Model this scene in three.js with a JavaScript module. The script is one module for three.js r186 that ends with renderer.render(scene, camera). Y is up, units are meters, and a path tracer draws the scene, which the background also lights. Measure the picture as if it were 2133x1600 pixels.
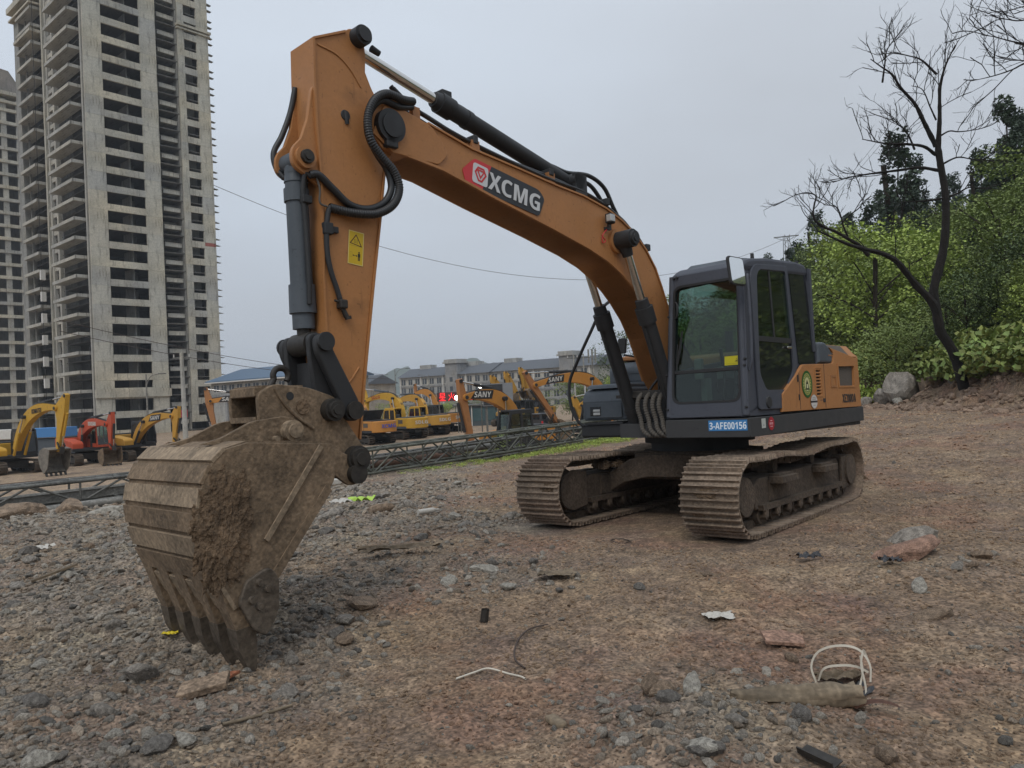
import * as THREE from 'three';
import { mergeGeometries } from 'three/addons/utils/BufferGeometryUtils.js';
import { RoundedBoxGeometry } from 'three/addons/geometries/RoundedBoxGeometry.js';
import { FontLoader } from 'three/addons/loaders/FontLoader.js';
import { TextGeometry } from 'three/addons/geometries/TextGeometry.js';
import { createNoise2D, createNoise3D } from 'simplex-noise';

// ---------- camera, sky, sun, exposure ----------
const scene = new THREE.Scene();
const camera = new THREE.PerspectiveCamera(53.13, 4 / 3, 0.1, 6000);
camera.position.set(0, 1.66, 0);
camera.rotation.order = 'YXZ';
camera.rotation.set(0.012, 0, -0.0455);
const renderer = new THREE.WebGLRenderer({ antialias: true });
renderer.toneMapping = THREE.LinearToneMapping;
renderer.toneMappingExposure = 1;
renderer.shadowMap.enabled = true;

const mul = (s) => { let a = s >>> 0; return () => { a = (a + 0x6D2B79F5) | 0; let t = Math.imul(a ^ (a >>> 15), 1 | a); t = (t + Math.imul(t ^ (t >>> 7), 61 | t)) ^ t; return ((t ^ (t >>> 14)) >>> 0) / 4294967296; }; };
const n2 = createNoise2D(mul(11)), n3 = createNoise3D(mul(12));
const clamp = (x, a = 0, b = 1) => Math.min(b, Math.max(a, x));
const sst = (a, b, x) => { const t = clamp((x - a) / (b - a)); return t * t * (3 - 2 * t); };
const lerp = (a, b, t) => a + (b - a) * t;
const fbm = (x, y, o = 4) => { let s = 0, a = 0.5, f = 1; for (let i = 0; i < o; i++) { s += a * n2(x * f + i * 17.3, y * f - i * 9.1); a *= 0.5; f *= 2.03; } return s; };

{ // overcast sky: pale blue grey, brighter overhead, soft cloud banks
  const w = 1024, h = 512, d = new Float32Array(w * h * 4);
  for (let j = 0; j < h; j++) {
    const el = ((j + 0.5) / h - 0.5) * Math.PI, se = Math.sin(el), ce = Math.cos(el);
    for (let i = 0; i < w; i++) {
      const az = ((i + 0.5) / w) * 2 * Math.PI, x = ce * Math.cos(az), z = ce * Math.sin(az);
      const up = Math.max(0, se), k = 1 / (0.22 + up);
      let c = 0; for (let o = 0, a = 0.5, f = 0.7; o < 5; o++, a *= 0.5, f *= 2.1) c += a * n3(x * k * f * 0.55 + o * 7, z * k * f * 0.8, o * 3.7 + 2);
      const L = 0.53 * (1 + 0.72 * Math.pow(up, 1.15)) * (1 + 0.17 * c * sst(0.02, 0.3, up));
      const q = (j * w + i) * 4, t = sst(0, 0.5, up), g = c * 0.025;
      d[q] = L * (0.925 - g); d[q + 1] = L * (1.015); d[q + 2] = L * (1.14 + g); d[q + 3] = 1;
    }
  }
  const sky = new THREE.DataTexture(d, w, h, THREE.RGBAFormat, THREE.FloatType);
  sky.mapping = THREE.EquirectangularReflectionMapping; sky.magFilter = THREE.LinearFilter; sky.needsUpdate = true;
  scene.background = sky; scene.environment = sky;
}
const sun = new THREE.DirectionalLight(new THREE.Color().setRGB(1, 0.95, 0.87), 1.1);
sun.position.set(-14, 62, 40); sun.target.position.set(0, 0, -12);
sun.castShadow = true; sun.shadow.radius = 45; sun.shadow.mapSize.set(2048, 2048);
Object.assign(sun.shadow.camera, { left: -60, right: 60, top: 60, bottom: -60, near: 1, far: 260 });
scene.add(sun, sun.target);
scene.fog = new THREE.FogExp2(new THREE.Color().setRGB(0.80, 0.86, 0.93), 0.0004);

// ---------- helpers ----------
const taken = new Map();
const numbered = (n) => { const k = taken.get(n) ?? 0; taken.set(n, k + 1); return k ? n + '_' + String(k).padStart(3, '0') : n; };
const flat = (g) => {
  const q = g.index ? g.toNonIndexed() : g;
  for (const k of Object.keys(q.attributes)) if (!['position', 'normal', 'uv', 'color'].includes(k)) q.deleteAttribute(k);
  if (!q.attributes.normal) q.computeVertexNormals();
  return q;
};
function boxUV(g) { // uv in metres, by the way each face points
  const p = g.attributes.position, n = p.count, uv = new Float32Array(n * 2), a = new THREE.Vector3(), b = new THREE.Vector3(), c = new THREE.Vector3();
  for (let i = 0; i + 2 < n; i += 3) {
    a.fromBufferAttribute(p, i); b.fromBufferAttribute(p, i + 1); c.fromBufferAttribute(p, i + 2);
    const N = b.clone().sub(a).cross(c.clone().sub(a)), ax = Math.abs(N.x), ay = Math.abs(N.y), az = Math.abs(N.z);
    for (let k = 0; k < 3; k++) { const x = p.getX(i + k), y = p.getY(i + k), z = p.getZ(i + k); const o = (i + k) * 2; if (ay >= ax && ay >= az) { uv[o] = x; uv[o + 1] = z; } else if (ax >= az) { uv[o] = z; uv[o + 1] = y; } else { uv[o] = x; uv[o + 1] = y; } }
  }
  g.setAttribute('uv', new THREE.BufferAttribute(uv, 2));
  return g;
}
const fuse = (list, keepUV) => {
  const gs = (Array.isArray(list) ? list : [list]).map(flat);
  for (const g of gs) if (!keepUV) g.deleteAttribute('uv');
  if (gs.some((g) => !g.attributes.color)) for (const g of gs) if (g.attributes.color) g.deleteAttribute('color');
  const g = gs.length > 1 ? mergeGeometries(gs) : gs[0];
  return keepUV ? g : boxUV(g);
};
const meshOf = (name, geo, m, keepUV) => { const o = new THREE.Mesh(fuse(geo, keepUV), m); o.name = name; o.castShadow = o.receiveShadow = true; return o; };
const part = (parent, name, geo, m, label, keepUV) => { const o = meshOf(name, geo, m, keepUV); parent.add(o); if (label) o.userData.label = label; return o; };
const node = (parent, name, label) => { const g = new THREE.Group(); g.name = name; parent.add(g); if (label) g.userData.label = label; return g; };
const tag = (o, label, category, group, kind) => { o.userData.label = label; if (category) o.userData.category = category; if (group) o.userData.group = group; if (kind) o.userData.kind = kind; return o; };
const thing = (name, label, category, group) => { const g = new THREE.Group(); g.name = numbered(name); scene.add(g); return tag(g, label, category, group); };
const single = (name, geo, m, label, category, group, keepUV) => { const o = meshOf(numbered(name), geo, m, keepUV); scene.add(o); return tag(o, label, category, group); };
const struct = (name, geo, m, label, keepUV) => { const o = meshOf(numbered(name), geo, m, keepUV); scene.add(o); return tag(o, label, null, null, 'structure'); };

const V3 = (x, y, z) => new THREE.Vector3(x, y, z);
const box = (x0, x1, y0, y1, z0, z1, r = 0) => { const w = Math.abs(x1 - x0), h = Math.abs(y1 - y0), d = Math.abs(z1 - z0); const g = r ? new RoundedBoxGeometry(w, h, d, 2, Math.min(r, w / 2.01, h / 2.01, d / 2.01)) : new THREE.BoxGeometry(w, h, d); return g.translate((x0 + x1) / 2, (y0 + y1) / 2, (z0 + z1) / 2); };
const Q0 = new THREE.Quaternion(), UP = V3(0, 1, 0);
const cyl = (a, b, r0, r1 = r0, seg = 16, open = false) => { const A = V3(...a), B = V3(...b), d = B.clone().sub(A), g = new THREE.CylinderGeometry(r1, r0, d.length(), seg, 1, open); return g.applyQuaternion(new THREE.Quaternion().setFromUnitVectors(UP, d.clone().normalize())).translate((A.x + B.x) / 2, (A.y + B.y) / 2, (A.z + B.z) / 2); };
const tube = (pts, r, seg = 8, n = 0, closed = false) => new THREE.TubeGeometry(new THREE.CatmullRomCurve3(pts.map((p) => V3(...p)), closed, 'centripetal'), n || pts.length * 6, r, seg, closed);
const bar = (a, b, w, h) => { const A = V3(...a), B = V3(...b), d = B.clone().sub(A), L = d.length(), x = d.clone().normalize(), side = Math.abs(x.y) > 0.95 ? V3(1, 0, 0) : V3(0, 1, 0), z = x.clone().cross(side).normalize(), y = z.clone().cross(x); return new THREE.BoxGeometry(L, h, w).applyMatrix4(new THREE.Matrix4().makeBasis(x, y, z)).translate((A.x + B.x) / 2, (A.y + B.y) / 2, (A.z + B.z) / 2); };
function shapeOf(pts, r = 0, Kind = THREE.Shape) { // polygon with rounded corners
  const s = new Kind(), n = pts.length;
  for (let i = 0; i < n; i++) {
    const p = pts[i], a = pts[(i + n - 1) % n], b = pts[(i + 1) % n], rr = p[2] ?? r;
    if (!rr) { i ? s.lineTo(p[0], p[1]) : s.moveTo(p[0], p[1]); continue; }
    const da = Math.hypot(a[0] - p[0], a[1] - p[1]), db = Math.hypot(b[0] - p[0], b[1] - p[1]), ta = Math.min(rr / da, 0.49), tb = Math.min(rr / db, 0.49);
    const x0 = lerp(p[0], a[0], ta), y0 = lerp(p[1], a[1], ta); i ? s.lineTo(x0, y0) : s.moveTo(x0, y0);
    s.quadraticCurveTo(p[0], p[1], lerp(p[0], b[0], tb), lerp(p[1], b[1], tb));
  }
  s.closePath(); return s;
}
const circ = (x, y, r, n = 20) => Array.from({ length: n }, (_, i) => [x + r * Math.cos(i / n * 6.28319), y + r * Math.sin(i / n * 6.28319)]);
const rect = (x0, y0, x1, y1) => [[x0, y0], [x1, y0], [x1, y1], [x0, y1]];
function ext(pts, z0, z1, { r = 0, b = 0, holes = [], hr = 0, seg = 6 } = {}) { // an outline in x,y drawn out from z0 to z1
  const s = pts.isShape ? pts : shapeOf(pts, r);
  for (const h of holes) s.holes.push(shapeOf(h, hr, THREE.Path));
  return new THREE.ExtrudeGeometry(s, { depth: z1 - z0 - 2 * b, bevelEnabled: b > 0, bevelThickness: b, bevelSize: b, bevelOffset: -b, bevelSegments: 2, curveSegments: seg }).translate(0, 0, z0 + b);
}
const onPlane = (g, o, u, v) => { if (Array.isArray(g)) g = fuse(g); const U = V3(...u).normalize(), W = U.clone().cross(V3(...v)).normalize(), Y = W.clone().cross(U); return g.applyMatrix4(new THREE.Matrix4().makeBasis(U, Y, W).setPosition(...o)); };
const font = await new FontLoader().loadAsync('fonts/droid/droid_sans_bold.typeface.json');
function text(str, w, h, t = 0.004, slant = 0) { // letters fitted into w by h, standing on the origin
  const g = new TextGeometry(str, { font, size: 1, depth: 1, curveSegments: 3 }); g.computeBoundingBox(); const b = g.boundingBox;
  g.translate(-b.min.x, -b.min.y, 0).scale(w / (b.max.x - b.min.x), h / (b.max.y - b.min.y), t);
  if (slant) g.applyMatrix4(new THREE.Matrix4().makeShear(0, 0, slant, 0, 0, 0));
  return g;
}

// ---------- textures (seamless noise) ----------
const hash = (x, y, s) => { let h = Math.imul(x, 374761393) ^ Math.imul(y, 668265263) ^ Math.imul(s, 1442695041); h = Math.imul(h ^ (h >>> 13), 1274126177); return ((h ^ (h >>> 16)) >>> 0) / 4294967296; };
function pn(x, y, per, s) { const xi = Math.floor(x), yi = Math.floor(y), fx = x - xi, fy = y - yi, u = fx * fx * (3 - 2 * fx), v = fy * fy * (3 - 2 * fy), m = (a) => ((a % per) + per) % per; return lerp(lerp(hash(m(xi), m(yi), s), hash(m(xi + 1), m(yi), s), u), lerp(hash(m(xi), m(yi + 1), s), hash(m(xi + 1), m(yi + 1), s), u), v); }
const pf = (u, v, per, o, s) => { let t = 0, a = 0.5, w = 0; for (let i = 0; i < o; i++) { t += a * pn(u * per, v * per, per, s + i); w += a; a *= 0.55; per *= 2; } return t / w; };
function tex(n, size, fn, srgb = true) { // fn(u, v) gives [r, g, b] from 0 to 1; size in metres
  const d = new Uint8Array(n * n * 4);
  for (let j = 0; j < n; j++) for (let i = 0; i < n; i++) { const c = fn(i / n, j / n), q = (j * n + i) * 4; for (let k = 0; k < 3; k++) d[q + k] = clamp(c[k]) * 255; d[q + 3] = 255; }
  const t = new THREE.DataTexture(d, n, n); t.wrapS = t.wrapT = THREE.RepeatWrapping; t.magFilter = THREE.LinearFilter; t.repeat.set(1 / size, 1 / size); if (srgb) t.colorSpace = THREE.SRGBColorSpace; t.needsUpdate = true; return t;
}
const grey = (v) => [v, v, v];
const resized = (t, s) => { const c = t.clone(); c.repeat.set(1 / s, 1 / s); c.needsUpdate = true; return c; };
const T = {
  soil: tex(1024, 2.6, (u, v) => { const a = pf(u, v, 6, 3, 1), b = pf(u, v, 40, 4, 5), c = pf(u, v, 170, 2, 9); const k = 0.62 + 0.16 * (a - 0.5) + 0.34 * (b - 0.5) + 0.5 * (c - 0.5); return [k * 1.02, k, k * (0.97 - 0.1 * (a - 0.5))]; }),
  soilB: tex(1024, 2.6, (u, v) => grey(0.5 * pf(u, v, 40, 4, 5) + 0.5 * pf(u, v, 150, 3, 9)), false),
  rock: tex(512, 0.9, (u, v) => { const k = 0.72 + 0.35 * (pf(u, v, 5, 4, 21) - 0.5) + 0.5 * (pf(u, v, 60, 3, 25) - 0.5); return [k, k * 0.985, k * 0.96]; }),
  rockB: tex(512, 0.5, (u, v) => grey(pf(u, v, 12, 5, 31)), false),
  paint: tex(1024, 1.7, (u, v) => { const a = pf(u, v, 4, 5, 41), b = pf(u, v, 90, 2, 45), s = pf(u * 1, v, 60, 1, 47), st = pn(u * 130, v * 5, 130, 48); let k = 0.93 + 0.10 * (a - 0.5) + 0.05 * (b - 0.5) - (a > 0.66 ? (a - 0.66) * 0.9 : 0) - (st > 0.93 && a > 0.5 ? 0.06 : 0); if (s > 0.93) k -= 0.12; return [k, k * 0.985, k * 0.965]; }),
  paintR: tex(512, 1.7, (u, v) => grey(0.45 + 0.35 * pf(u, v, 6, 4, 41)), false),
  mud: tex(1024, 1.1, (u, v) => { const a = pf(u, v, 5, 4, 61), b = pf(u, v, 50, 4, 65); const k = 0.66 + 0.30 * (a - 0.5) + 0.34 * (b - 0.5); return [k, k * 0.97, k * 0.93]; }),
  mudB: tex(1024, 1.1, (u, v) => { const a = pf(u, v, 9, 5, 71), b = pf(u, v, 60, 3, 75); return grey(0.65 * a + 0.35 * b); }, false),
  conc: tex(1024, 9, (u, v) => { const a = pf(u, v, 3, 5, 81), b = pf(u, v, 60, 3, 85), st = pf(u, v * 0.12, 40, 3, 87), pl = (Math.abs(((u * 7) % 1) - 0.5) > 0.485 ? 0.05 : 0) + (Math.abs(((v * 9) % 1) - 0.5) > 0.48 ? 0.03 : 0); const k = 0.86 + 0.30 * (a - 0.5) + 0.16 * (b - 0.5) - Math.max(0, st - 0.58) * 0.7 - pl; const y = (pf(u, v, 2, 2, 89) - 0.5) * 0.10; return [k + y * 0.5, k, k - y]; }),
  fine: tex(512, 0.4, (u, v) => grey(pf(u, v, 40, 4, 91)), false),
};
const M = {};
const mk = (name, rgb, o = {}) => { const m = new THREE.MeshPhysicalMaterial({ color: new THREE.Color().setRGB(...rgb), roughness: 0.7, ...o }); m.name = name; return (M[name] = m); };
const paintLike = (name, rgb, o = {}) => mk(name, rgb, { map: T.paint, roughnessMap: T.paintR, roughness: 1, bumpMap: T.fine, bumpScale: 0.0004, ...o });
paintLike('orange', [0.47, 0.215, 0.075]);
paintLike('orangeDull', [0.40, 0.185, 0.07]);
paintLike('navy', [0.068, 0.078, 0.105]);
paintLike('darkFrame', [0.05, 0.052, 0.056], { roughness: 1.2 });
paintLike('black', [0.028, 0.03, 0.034]);
paintLike('slate', [0.085, 0.105, 0.13]);
mk('rubber', [0.018, 0.018, 0.019], { roughness: 0.6, bumpMap: T.fine, bumpScale: 0.0008 });
mk('hose', [0.02, 0.021, 0.023], { roughness: 0.45 });
mk('dustyHose', [0.10, 0.09, 0.078], { roughness: 0.95, bumpMap: T.fine, bumpScale: 0.001 });
mk('chrome', [0.62, 0.6, 0.57], { metalness: 1, roughness: 0.22, roughnessMap: T.paintR });
mk('steelDark', [0.07, 0.065, 0.06], { roughness: 0.6, map: T.mud });
mk('mudSteel', [0.44, 0.335, 0.235], { map: T.mud, bumpMap: T.mudB, bumpScale: 0.012, roughness: 0.95 });
mk('mudDark', [0.34, 0.245, 0.165], { map: T.mud, bumpMap: T.mudB, bumpScale: 0.035, roughness: 1 });
mk('mudWorn', [0.62, 0.50, 0.37], { map: T.mud, bumpMap: T.mudB, bumpScale: 0.008, roughness: 0.9 });
mk('wornSteel', [0.30, 0.26, 0.22], { map: T.mud, bumpMap: T.mudB, bumpScale: 0.006, roughness: 0.55, metalness: 0.35 });
mk('shoeA', [0.62, 0.505, 0.41], { map: T.mud, bumpMap: T.mudB, bumpScale: 0.008, roughness: 0.85 });
mk('shoeB', [0.48, 0.385, 0.305], { map: T.mud, bumpMap: T.mudB, bumpScale: 0.012, roughness: 0.9 });
mk('shoeC', [0.56, 0.435, 0.35], { map: resized(T.mud, 0.7), bumpMap: T.mudB, bumpScale: 0.015, roughness: 0.95 });
mk('underMud', [0.21, 0.165, 0.13], { map: T.mud, bumpMap: T.mudB, bumpScale: 0.02, roughness: 1 });
mk('glass', [0.62, 0.72, 0.68], { transmission: 1, thickness: 0, roughness: 0.03, ior: 1.5 });
mk('tint', [0.16, 0.18, 0.19], { transmission: 0.92, thickness: 0, roughness: 0.03 });
mk('blackGlass', [0.012, 0.013, 0.015], { roughness: 0.06 });
mk('mirror', [0.86, 0.88, 0.88], { metalness: 1, roughness: 0.02 });
mk('white', [0.72, 0.72, 0.7], { roughness: 0.5, map: T.paint });
mk('sticker', [0.78, 0.78, 0.76], { roughness: 0.4 });
mk('silver', [0.60, 0.61, 0.62], { roughness: 0.4 });
mk('red', [0.56, 0.03, 0.035], { roughness: 0.4 });
mk('yellow', [0.72, 0.56, 0.02], { roughness: 0.45 });
mk('lens', [0.42, 0.43, 0.42], { roughness: 0.15, clearcoat: 1 });
mk('interior', [0.05, 0.053, 0.055], { roughness: 0.9 });
mk('interiorPale', [0.2, 0.22, 0.21], { roughness: 0.9 });
mk('meshGrille', [0.10, 0.085, 0.07], { roughness: 0.9, bumpMap: T.fine, bumpScale: 0.004 });
function canvasMat(name, w, h, draw, o = {}) { const c = document.createElement('canvas'); c.width = w; c.height = h; draw(c.getContext('2d'), w, h); const t = new THREE.CanvasTexture(c); t.colorSpace = THREE.SRGBColorSpace; const m = new THREE.MeshStandardMaterial({ map: t, roughness: 0.5, ...o }); m.name = name; return (M[name] = m); }
const decal = (w, h) => new THREE.PlaneGeometry(w, h);
// ---------- the ground ----------
const MX = 2.418, MZ = -10.057, YS = 0.7591, YU = 0.703, TX = 0.018, TY = 0.0159; // where the near machine stands, its turn and tilt
const crest = (x, z) => (x + 8.1) * -0.735 + (z + 12) * -0.68; // metres past the edge where the ground falls to the yard
const hillBase = (z) => { const q = [[30, 34], [0, 20], [-12, 14.5], [-18, 11.9], [-28, 13.5], [-45, 12.5], [-80, 14], [-140, 22], [-400, 60]]; for (let i = 0; i + 1 < q.length; i++) if (z <= q[i][0] && z >= q[i + 1][0]) return lerp(q[i][1], q[i + 1][1], (q[i][0] - z) / (q[i][0] - q[i + 1][0])); return z > 0 ? 34 : 60; };
const YARD = -2.2;
function heaps(x, z) { // low heaps and hollows of the broken ground
  let y = 0;
  for (const [hx, hz, r, a] of [[-2.9, -7.6, 1.7, 0.13], [-1.9, -10.2, 1.2, 0.16], [-4.6, -9.2, 1.8, 0.12], [-6.6, -11.0, 1.6, 0.2], [-2.2, -4.0, 0.9, 0.07], [0.75, -3.75, 0.5, 0.09], [1.35, -3.75, 0.45, 0.05], [-3.4, -5.6, 0.7, -0.09], [-1.75, -4.95, 0.8, -0.06], [3.3, -6.4, 0.7, 0.06], [3.0, -4.4, 0.8, 0.06], [1.8, -4.25, 0.22, -0.07], [13.6, -16.8, 1.3, 0.5], [-0.9, -6.9, 1.0, 0.04], [2.6, -3.9, 0.8, -0.05], [8, -14, 2.2, 0.06]]) { const d2 = ((x - hx) ** 2 + (z - hz) ** 2) / (r * r); if (d2 < 9) y += a * Math.exp(-d2); }
  return y;
}
function HB(x, z) { // broad shape
  const s = crest(x, z), d = Math.hypot(x - MX, z - MZ), F = [-Math.sin(YS), Math.cos(YS)], f = (x - MX) * F[0] + (z - MZ) * F[1], l = (x - MX) * F[1] - (z - MZ) * F[0];
  let y = (TX * f + TY * l) * (1 - sst(2.5, 6.5, d));
  const hx = x - hillBase(z), onHill = sst(-1, 1.5, hx);
  const drop = sst(0.4, 9, s) * (1 - sst(-7, 3, hx));
  y += YARD * drop;
  y += 0.75 * sst(-13, -0.5, hx) * (1 - drop) * sst(-2, -14, z);
  y += 1.15 * sst(-0.9, 1.1, hx + 0.5 * fbm(x * 0.6, z * 0.6, 2)) * sst(-9, -15, z) * (1 - drop);
  if (hx > 0) { const e = Math.sqrt(hx * hx + 4) - 2; y += Math.min(26, e * 0.395) * (1 - 0.35 * sst(20, 70, hx)) + onHill * 0.5 * fbm(x * 0.09, z * 0.09, 3) * Math.min(6, hx) * 0.4; }
  return y;
}
const rubbleAt = (x, z) => { // 0 bare soil to 1 loose stone
  const e = crest(x, z); if (e > 1.5) return 0.05;
  let r = sst(-0.7, -2.0, x + 0.5 * fbm(x * 0.7, z * 0.7, 3) + 0.04 * (z + 5)) * (0.45 + 0.9 * clamp(0.5 + fbm(x * 0.55 + 9, z * 0.55, 3)));
  for (const [gx, gz, s, a] of [[-0.35, -6.9, 0.7, 0.75], [0.1, -9.5, 0.7, 0.8], [0.75, -3.7, 0.5, 0.95], [-0.8, -9.8, 1.0, 0.5], [3.1, -4.0, 0.6, 0.4], [3.3, -6.4, 0.5, 0.3], [1.45, -4.0, 0.3, 0.4]]) r += a * Math.exp(-((x - gx) ** 2 + (z - gz) ** 2) / (s * s));
  return clamp(r);
};
const underTrack = (x, z) => { const F = [-Math.sin(YU), Math.cos(YU)], f = (x - MX) * F[0] + (z - MZ) * F[1], l = (x - MX) * F[1] - (z - MZ) * F[0]; return (1 - sst(1.9, 2.6, Math.abs(f))) * (1 - sst(1.45, 1.75, Math.abs(l))); };
function H(x, z) {
  let y = HB(x, z); const d = Math.hypot(x, z);
  if (d > 70) return y;
  const k = 1 - underTrack(x, z), rb = rubbleAt(x, z);
  let m = heaps(x, z) + 0.05 * fbm(x * 0.45, z * 0.45, 3) + 0.028 * fbm(x * 1.6, z * 1.6, 3);
  if (d < 32) m += (0.012 + 0.02 * rb) * fbm(x * 5, z * 5, 2) + (1 - sst(4, 9, d)) * 0.009 * Math.max(0, fbm(x * 10 + 3, z * 10, 1)) * (0.5 + rb);
  return y + m * (0.12 + 0.88 * k) - 0.02 * (1 - k);
}
const earth = [0.27, 0.195, 0.138], earthRed = [0.27, 0.168, 0.122], earthPale = [0.36, 0.275, 0.20], dust = [0.29, 0.255, 0.215], loam = [0.19, 0.14, 0.10], yardCol = [0.40, 0.30, 0.215], green = [0.075, 0.095, 0.035];
function soilColor(x, z, c) {
  const a = clamp(0.5 + fbm(x * 0.35 + 4, z * 0.35, 4)), b = clamp(0.5 + fbm(x * 0.9 - 7, z * 0.9, 4)), g = clamp(0.5 + fbm(x * 3 + 1, z * 3, 3)), rb = rubbleAt(x, z), s = crest(x, z), hx = x - hillBase(z);
  for (let k = 0; k < 3; k++) {
    let v = lerp(earth[k], earthRed[k], sst(0.5, 0.85, a) * 0.8);
    v = lerp(v, earthPale[k], sst(0.55, 0.9, b) * 0.55);
    v = lerp(v, loam[k], sst(0.58, 0.9, g) * 0.4);
    v = lerp(v, dust[k], rb * (0.5 + 0.5 * b));
    v = lerp(v, yardCol[k] * (0.85 + 0.3 * b), sst(3, 9, s));
    v = lerp(v, green[k] * (0.7 + 0.6 * b), sst(0.6, 2.2, hx + 1.5 * (a - 0.5)));
    c[k] = v;
  }
  return c;
}
{
  const th = [], rr = [0.35];
  for (let a = -Math.PI; a < -0.95; a += 0.12) th.push(a);
  for (let a = -0.95; a < 0.95; a += 0.0046) th.push(a);
  for (let a = 0.95; a < Math.PI - 0.05; a += 0.12) th.push(a);
  while (rr[rr.length - 1] < 2800) { const r = rr[rr.length - 1]; rr.push(r * (r < 9 ? 1.0062 : r < 16 ? 1.0085 : r < 45 ? 1.012 : r < 130 ? 1.03 : 1.14)); }
  const nt = th.length, nr = rr.length, pos = new Float32Array((nt * nr + 1) * 3), col = new Float32Array((nt * nr + 1) * 3), uv = new Float32Array((nt * nr + 1) * 2), idx = [], c = [0, 0, 0];
  const put = (q, x, z) => { pos[q * 3] = x; pos[q * 3 + 1] = H(x, z); pos[q * 3 + 2] = z; soilColor(x, z, c); for (let k = 0; k < 3; k++) col[q * 3 + k] = c[k] * 2.35; uv[q * 2] = x + 0.35 * Math.sin(z * 0.7) ; uv[q * 2 + 1] = z + 0.3 * Math.sin(x * 0.6); };
  for (let i = 0; i < nr; i++) for (let j = 0; j < nt; j++) put(i * nt + j, rr[i] * Math.sin(th[j]), -rr[i] * Math.cos(th[j]));
  put(nt * nr, 0, 0);
  for (let j = 0; j < nt; j++) { const k = (j + 1) % nt; idx.push(nt * nr, k, j); for (let i = 0; i + 1 < nr; i++) { const a = i * nt + j, b = i * nt + k, d = a + nt, e = b + nt; idx.push(a, b, d, b, e, d); } }
  const g = new THREE.BufferGeometry(); g.setAttribute('position', new THREE.BufferAttribute(pos, 3)); g.setAttribute('color', new THREE.BufferAttribute(col, 3)); g.setAttribute('uv', new THREE.BufferAttribute(uv, 2)); g.setIndex(idx); g.computeVertexNormals();
  if (g.attributes.normal.getY(nt * 40 + (nt >> 1)) < 0) { for (let i = 0; i < idx.length; i += 3) { const t = idx[i]; idx[i] = idx[i + 1]; idx[i + 1] = t; } g.setIndex(idx); g.computeVertexNormals(); }
  const m = mk('soil', [1 / 2.6 * 2.1, 1 / 2.6 * 2.1, 1 / 2.6 * 2.1], { map: T.soil, bumpMap: T.soilB, bumpScale: 0.012, roughness: 1, vertexColors: true });
  const o = new THREE.Mesh(g, m); o.name = 'ground'; o.receiveShadow = true; scene.add(o); tag(o, 'trodden brown and reddish earth of the building site', null, null, 'structure');
}
// ---------- the near excavator (its own frame: x forward, y up, z to its right) ----------
function ribbed(pts, r, amp, pitch, seg = 8) { // a corrugated hose
  const c = new THREE.CatmullRomCurve3(pts.map((p) => V3(...p)), false, 'centripetal'), n = Math.round(c.getLength() / pitch) * 4, g = new THREE.TubeGeometry(c, n, r, seg), p = g.attributes.position;
  for (let i = 0; i <= n; i++) { const q = c.getPointAt(i / n), k = 1 + amp / r * Math.sin(i / 4 * 6.2832); for (let j = 0; j <= seg; j++) { const a = i * (seg + 1) + j; p.setXYZ(a, q.x + (p.getX(a) - q.x) * k, q.y + (p.getY(a) - q.y) * k, q.z + (p.getZ(a) - q.z) * k); } }
  g.computeVertexNormals(); return g;
}
const pinZ = (x, y, z0, z1, r, seg = 20) => cyl([x, y, z0], [x, y, z1], r, r, seg);
const capZ = (x, y, z, r, s) => [cyl([x, y, z], [x, y, z + 0.03 * s], r, r * 0.94, 22), cyl([x, y, z + 0.03 * s], [x, y, z + 0.042 * s], r * 0.6, r * 0.56, 18)];
const ex = thing('excavator', 'large dusty orange crawler excavator with dark cab standing on the bare earth', 'excavator');
{
  const F = V3(-Math.sin(YS), TX, Math.cos(YS)).normalize(), R = V3(-Math.cos(YS), -TY, -Math.sin(YS)); R.addScaledVector(F, -R.dot(F)).normalize();
  ex.quaternion.setFromRotationMatrix(new THREE.Matrix4().makeBasis(F, R.clone().cross(F), R)); ex.position.set(MX, 0.0, MZ);
}
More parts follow.
